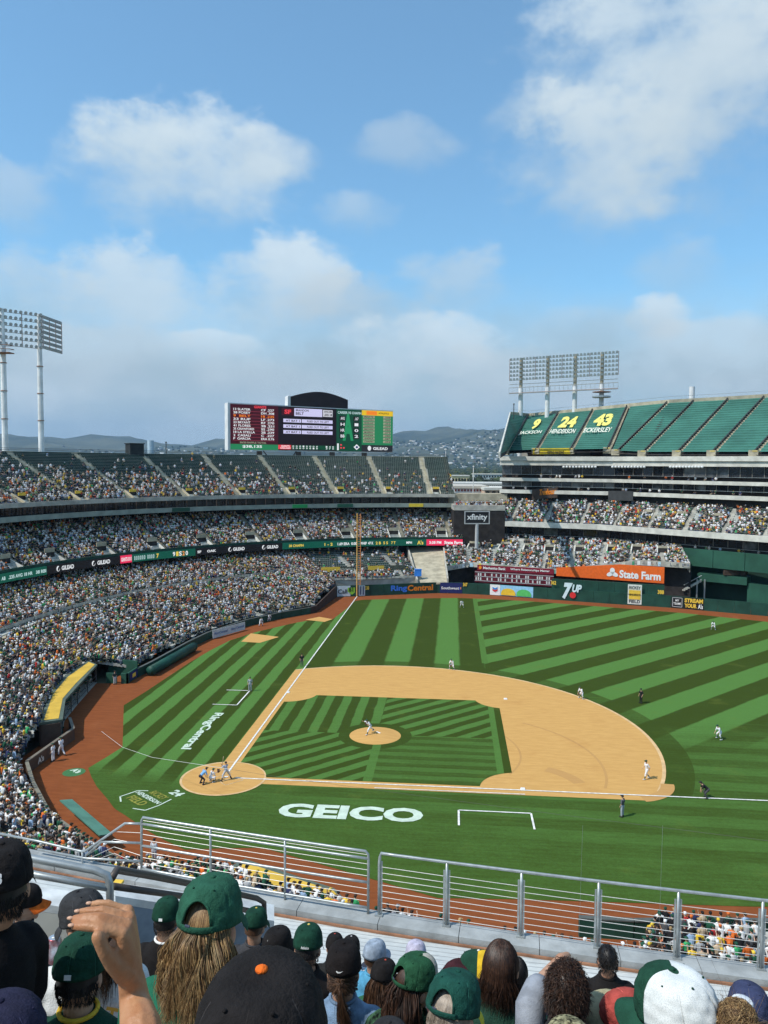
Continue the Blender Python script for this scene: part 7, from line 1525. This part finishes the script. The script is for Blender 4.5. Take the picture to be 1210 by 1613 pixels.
# nearer buildings in the gap
def building(px0, px1, ytop, ybot, D, m, lab, rows_=1, nwin=8, roof=None, wm=None):
    a, b = plan(px0, D), plan(px1, D); zt = un((px0+px1)/2, ytop, D=D)[2]; r_ = empty('city_building'); tag(r_, lab, 'building'); v = np.array([*(b-a), 0]); o3 = np.array([*a, -.6])
    panel(o3, v, (0, 0, zt+.6), 25, m, 'wall', r_); panel(o3+(0, -.6, zt+.55)-v*.02, v*1.04, (0, 0, .9), 26, roof or concrete_light, 'roof', r_)
    z0 = max(0, un(px0, ybot, D=D)[2])
    for j in range(rows_):
        for k in range(nwin):
            q = o3+v*(k+.2)/nwin; h = (zt-z0)/rows_
            panel(q+(0, -.15, z0+h*j+h*.3+.6), v*.6/nwin, (0, 0, h*.45), .1, wm or glass_dark, 'window', r_)
building(706, 812, 763, 768, 420, concrete_light, 'long low white roofed hall in the gap between the stands', 1, 34, paint((.62, .60, .55)))
building(748, 800, 747.5, 760, 900, paint((.45, .52, .50)), 'grey green office block with a flat pale roof behind the trees', 2, 12)
building(712, 740, 750, 764, 800, paint((.60, .52, .28)), 'yellowish low building beside the end of the curved deck', 1, 6)
building(716, 770, 769, 776, 300, paint((.70, .70, .68)), 'white shed with dark red doors beyond the link building', 1, 11, paint((.55, .5, .42)), paint((.25, .05, .04)))
building(764, 812, 772, 780, 290, paint((.60, .42, .30)), 'terracotta low building next to the tall stand', 1, 5)
building(640, 700, 726, 735, 900, paint((.58, .55, .48)), 'far cream warehouse left of the gap', 1, 9)
def tree(x, y, h, lab):
    r_ = empty('city_tree', (x, y, -.6)); tag(r_, lab, 'tree', 'trees between the stands and the city'); MB().tube([(0, 0, 0), (.2, 0, h*.35), (0, .2, h*.6)], [h*.035, h*.025, h*.012], 6).build('trunk', mat('bark', (.10, .07, .05), .9, .2, 1.), r_)
    mb = MB(); n = 260
    for k in range(n):
        u = rng.normal(0, 1, 3); u /= np.linalg.norm(u); rr = rng.random()**.4; p = np.array([u[0]*h*.34*rr, u[1]*h*.34*rr, h*.63+u[2]*h*.36*rr]); s = h*.055*rng.uniform(.6, 1.4); a, b = rng.normal(0, 1, 3), rng.normal(0, 1, 3); a /= np.linalg.norm(a); b -= a*(a@b); b /= np.linalg.norm(b)
        mb.add([p-a*s, p-b*s*.7, p+a*s, p+b*s*.7], [(0, 1, 2, 3)], int(rng.integers(0, 3)))
    mb.build('crown', tm, r_)
for k in range(64):
    px = rng.uniform(698, 815); D = 640+1000*rng.random()**1.4; p = plan(px, D); hh = rng.uniform(10, 19); tree(p[0], p[1], hh, ('tall' if hh > 16 else 'medium' if hh > 13 else 'low')+' dark leafy tree '+('close behind the pale halls' if D < 850 else 'among the houses beyond the pale halls' if D < 1200 else 'far out at the foot of the hills')+' in the gap')
# air: even haze in a closed box round everything
hz = MB().box((CAM[0], 3500, 297), (19000, 16000, 600)); hzo = hz.build('haze', None); hzo.data.materials.clear()
hmat = bpy.data.materials.new('haze_air'); hmat.use_nodes = True; t = hmat.node_tree; t.nodes.clear(); pv_ = t.nodes.new('ShaderNodeVolumePrincipled'); pv_.inputs['Density'].default_value = 0.00006; pv_.inputs['Color'].default_value = (.42, .68, 1.0, 1); pv_.inputs['Anisotropy'].default_value = .2; ou = t.nodes.new('ShaderNodeOutputMaterial'); t.links.new(pv_.outputs[0], ou.inputs['Volume'])
hzo.data.materials.append(hmat); tag(hzo, 'thin pale haze fading the far hills to blue', 'haze', kind='stuff')
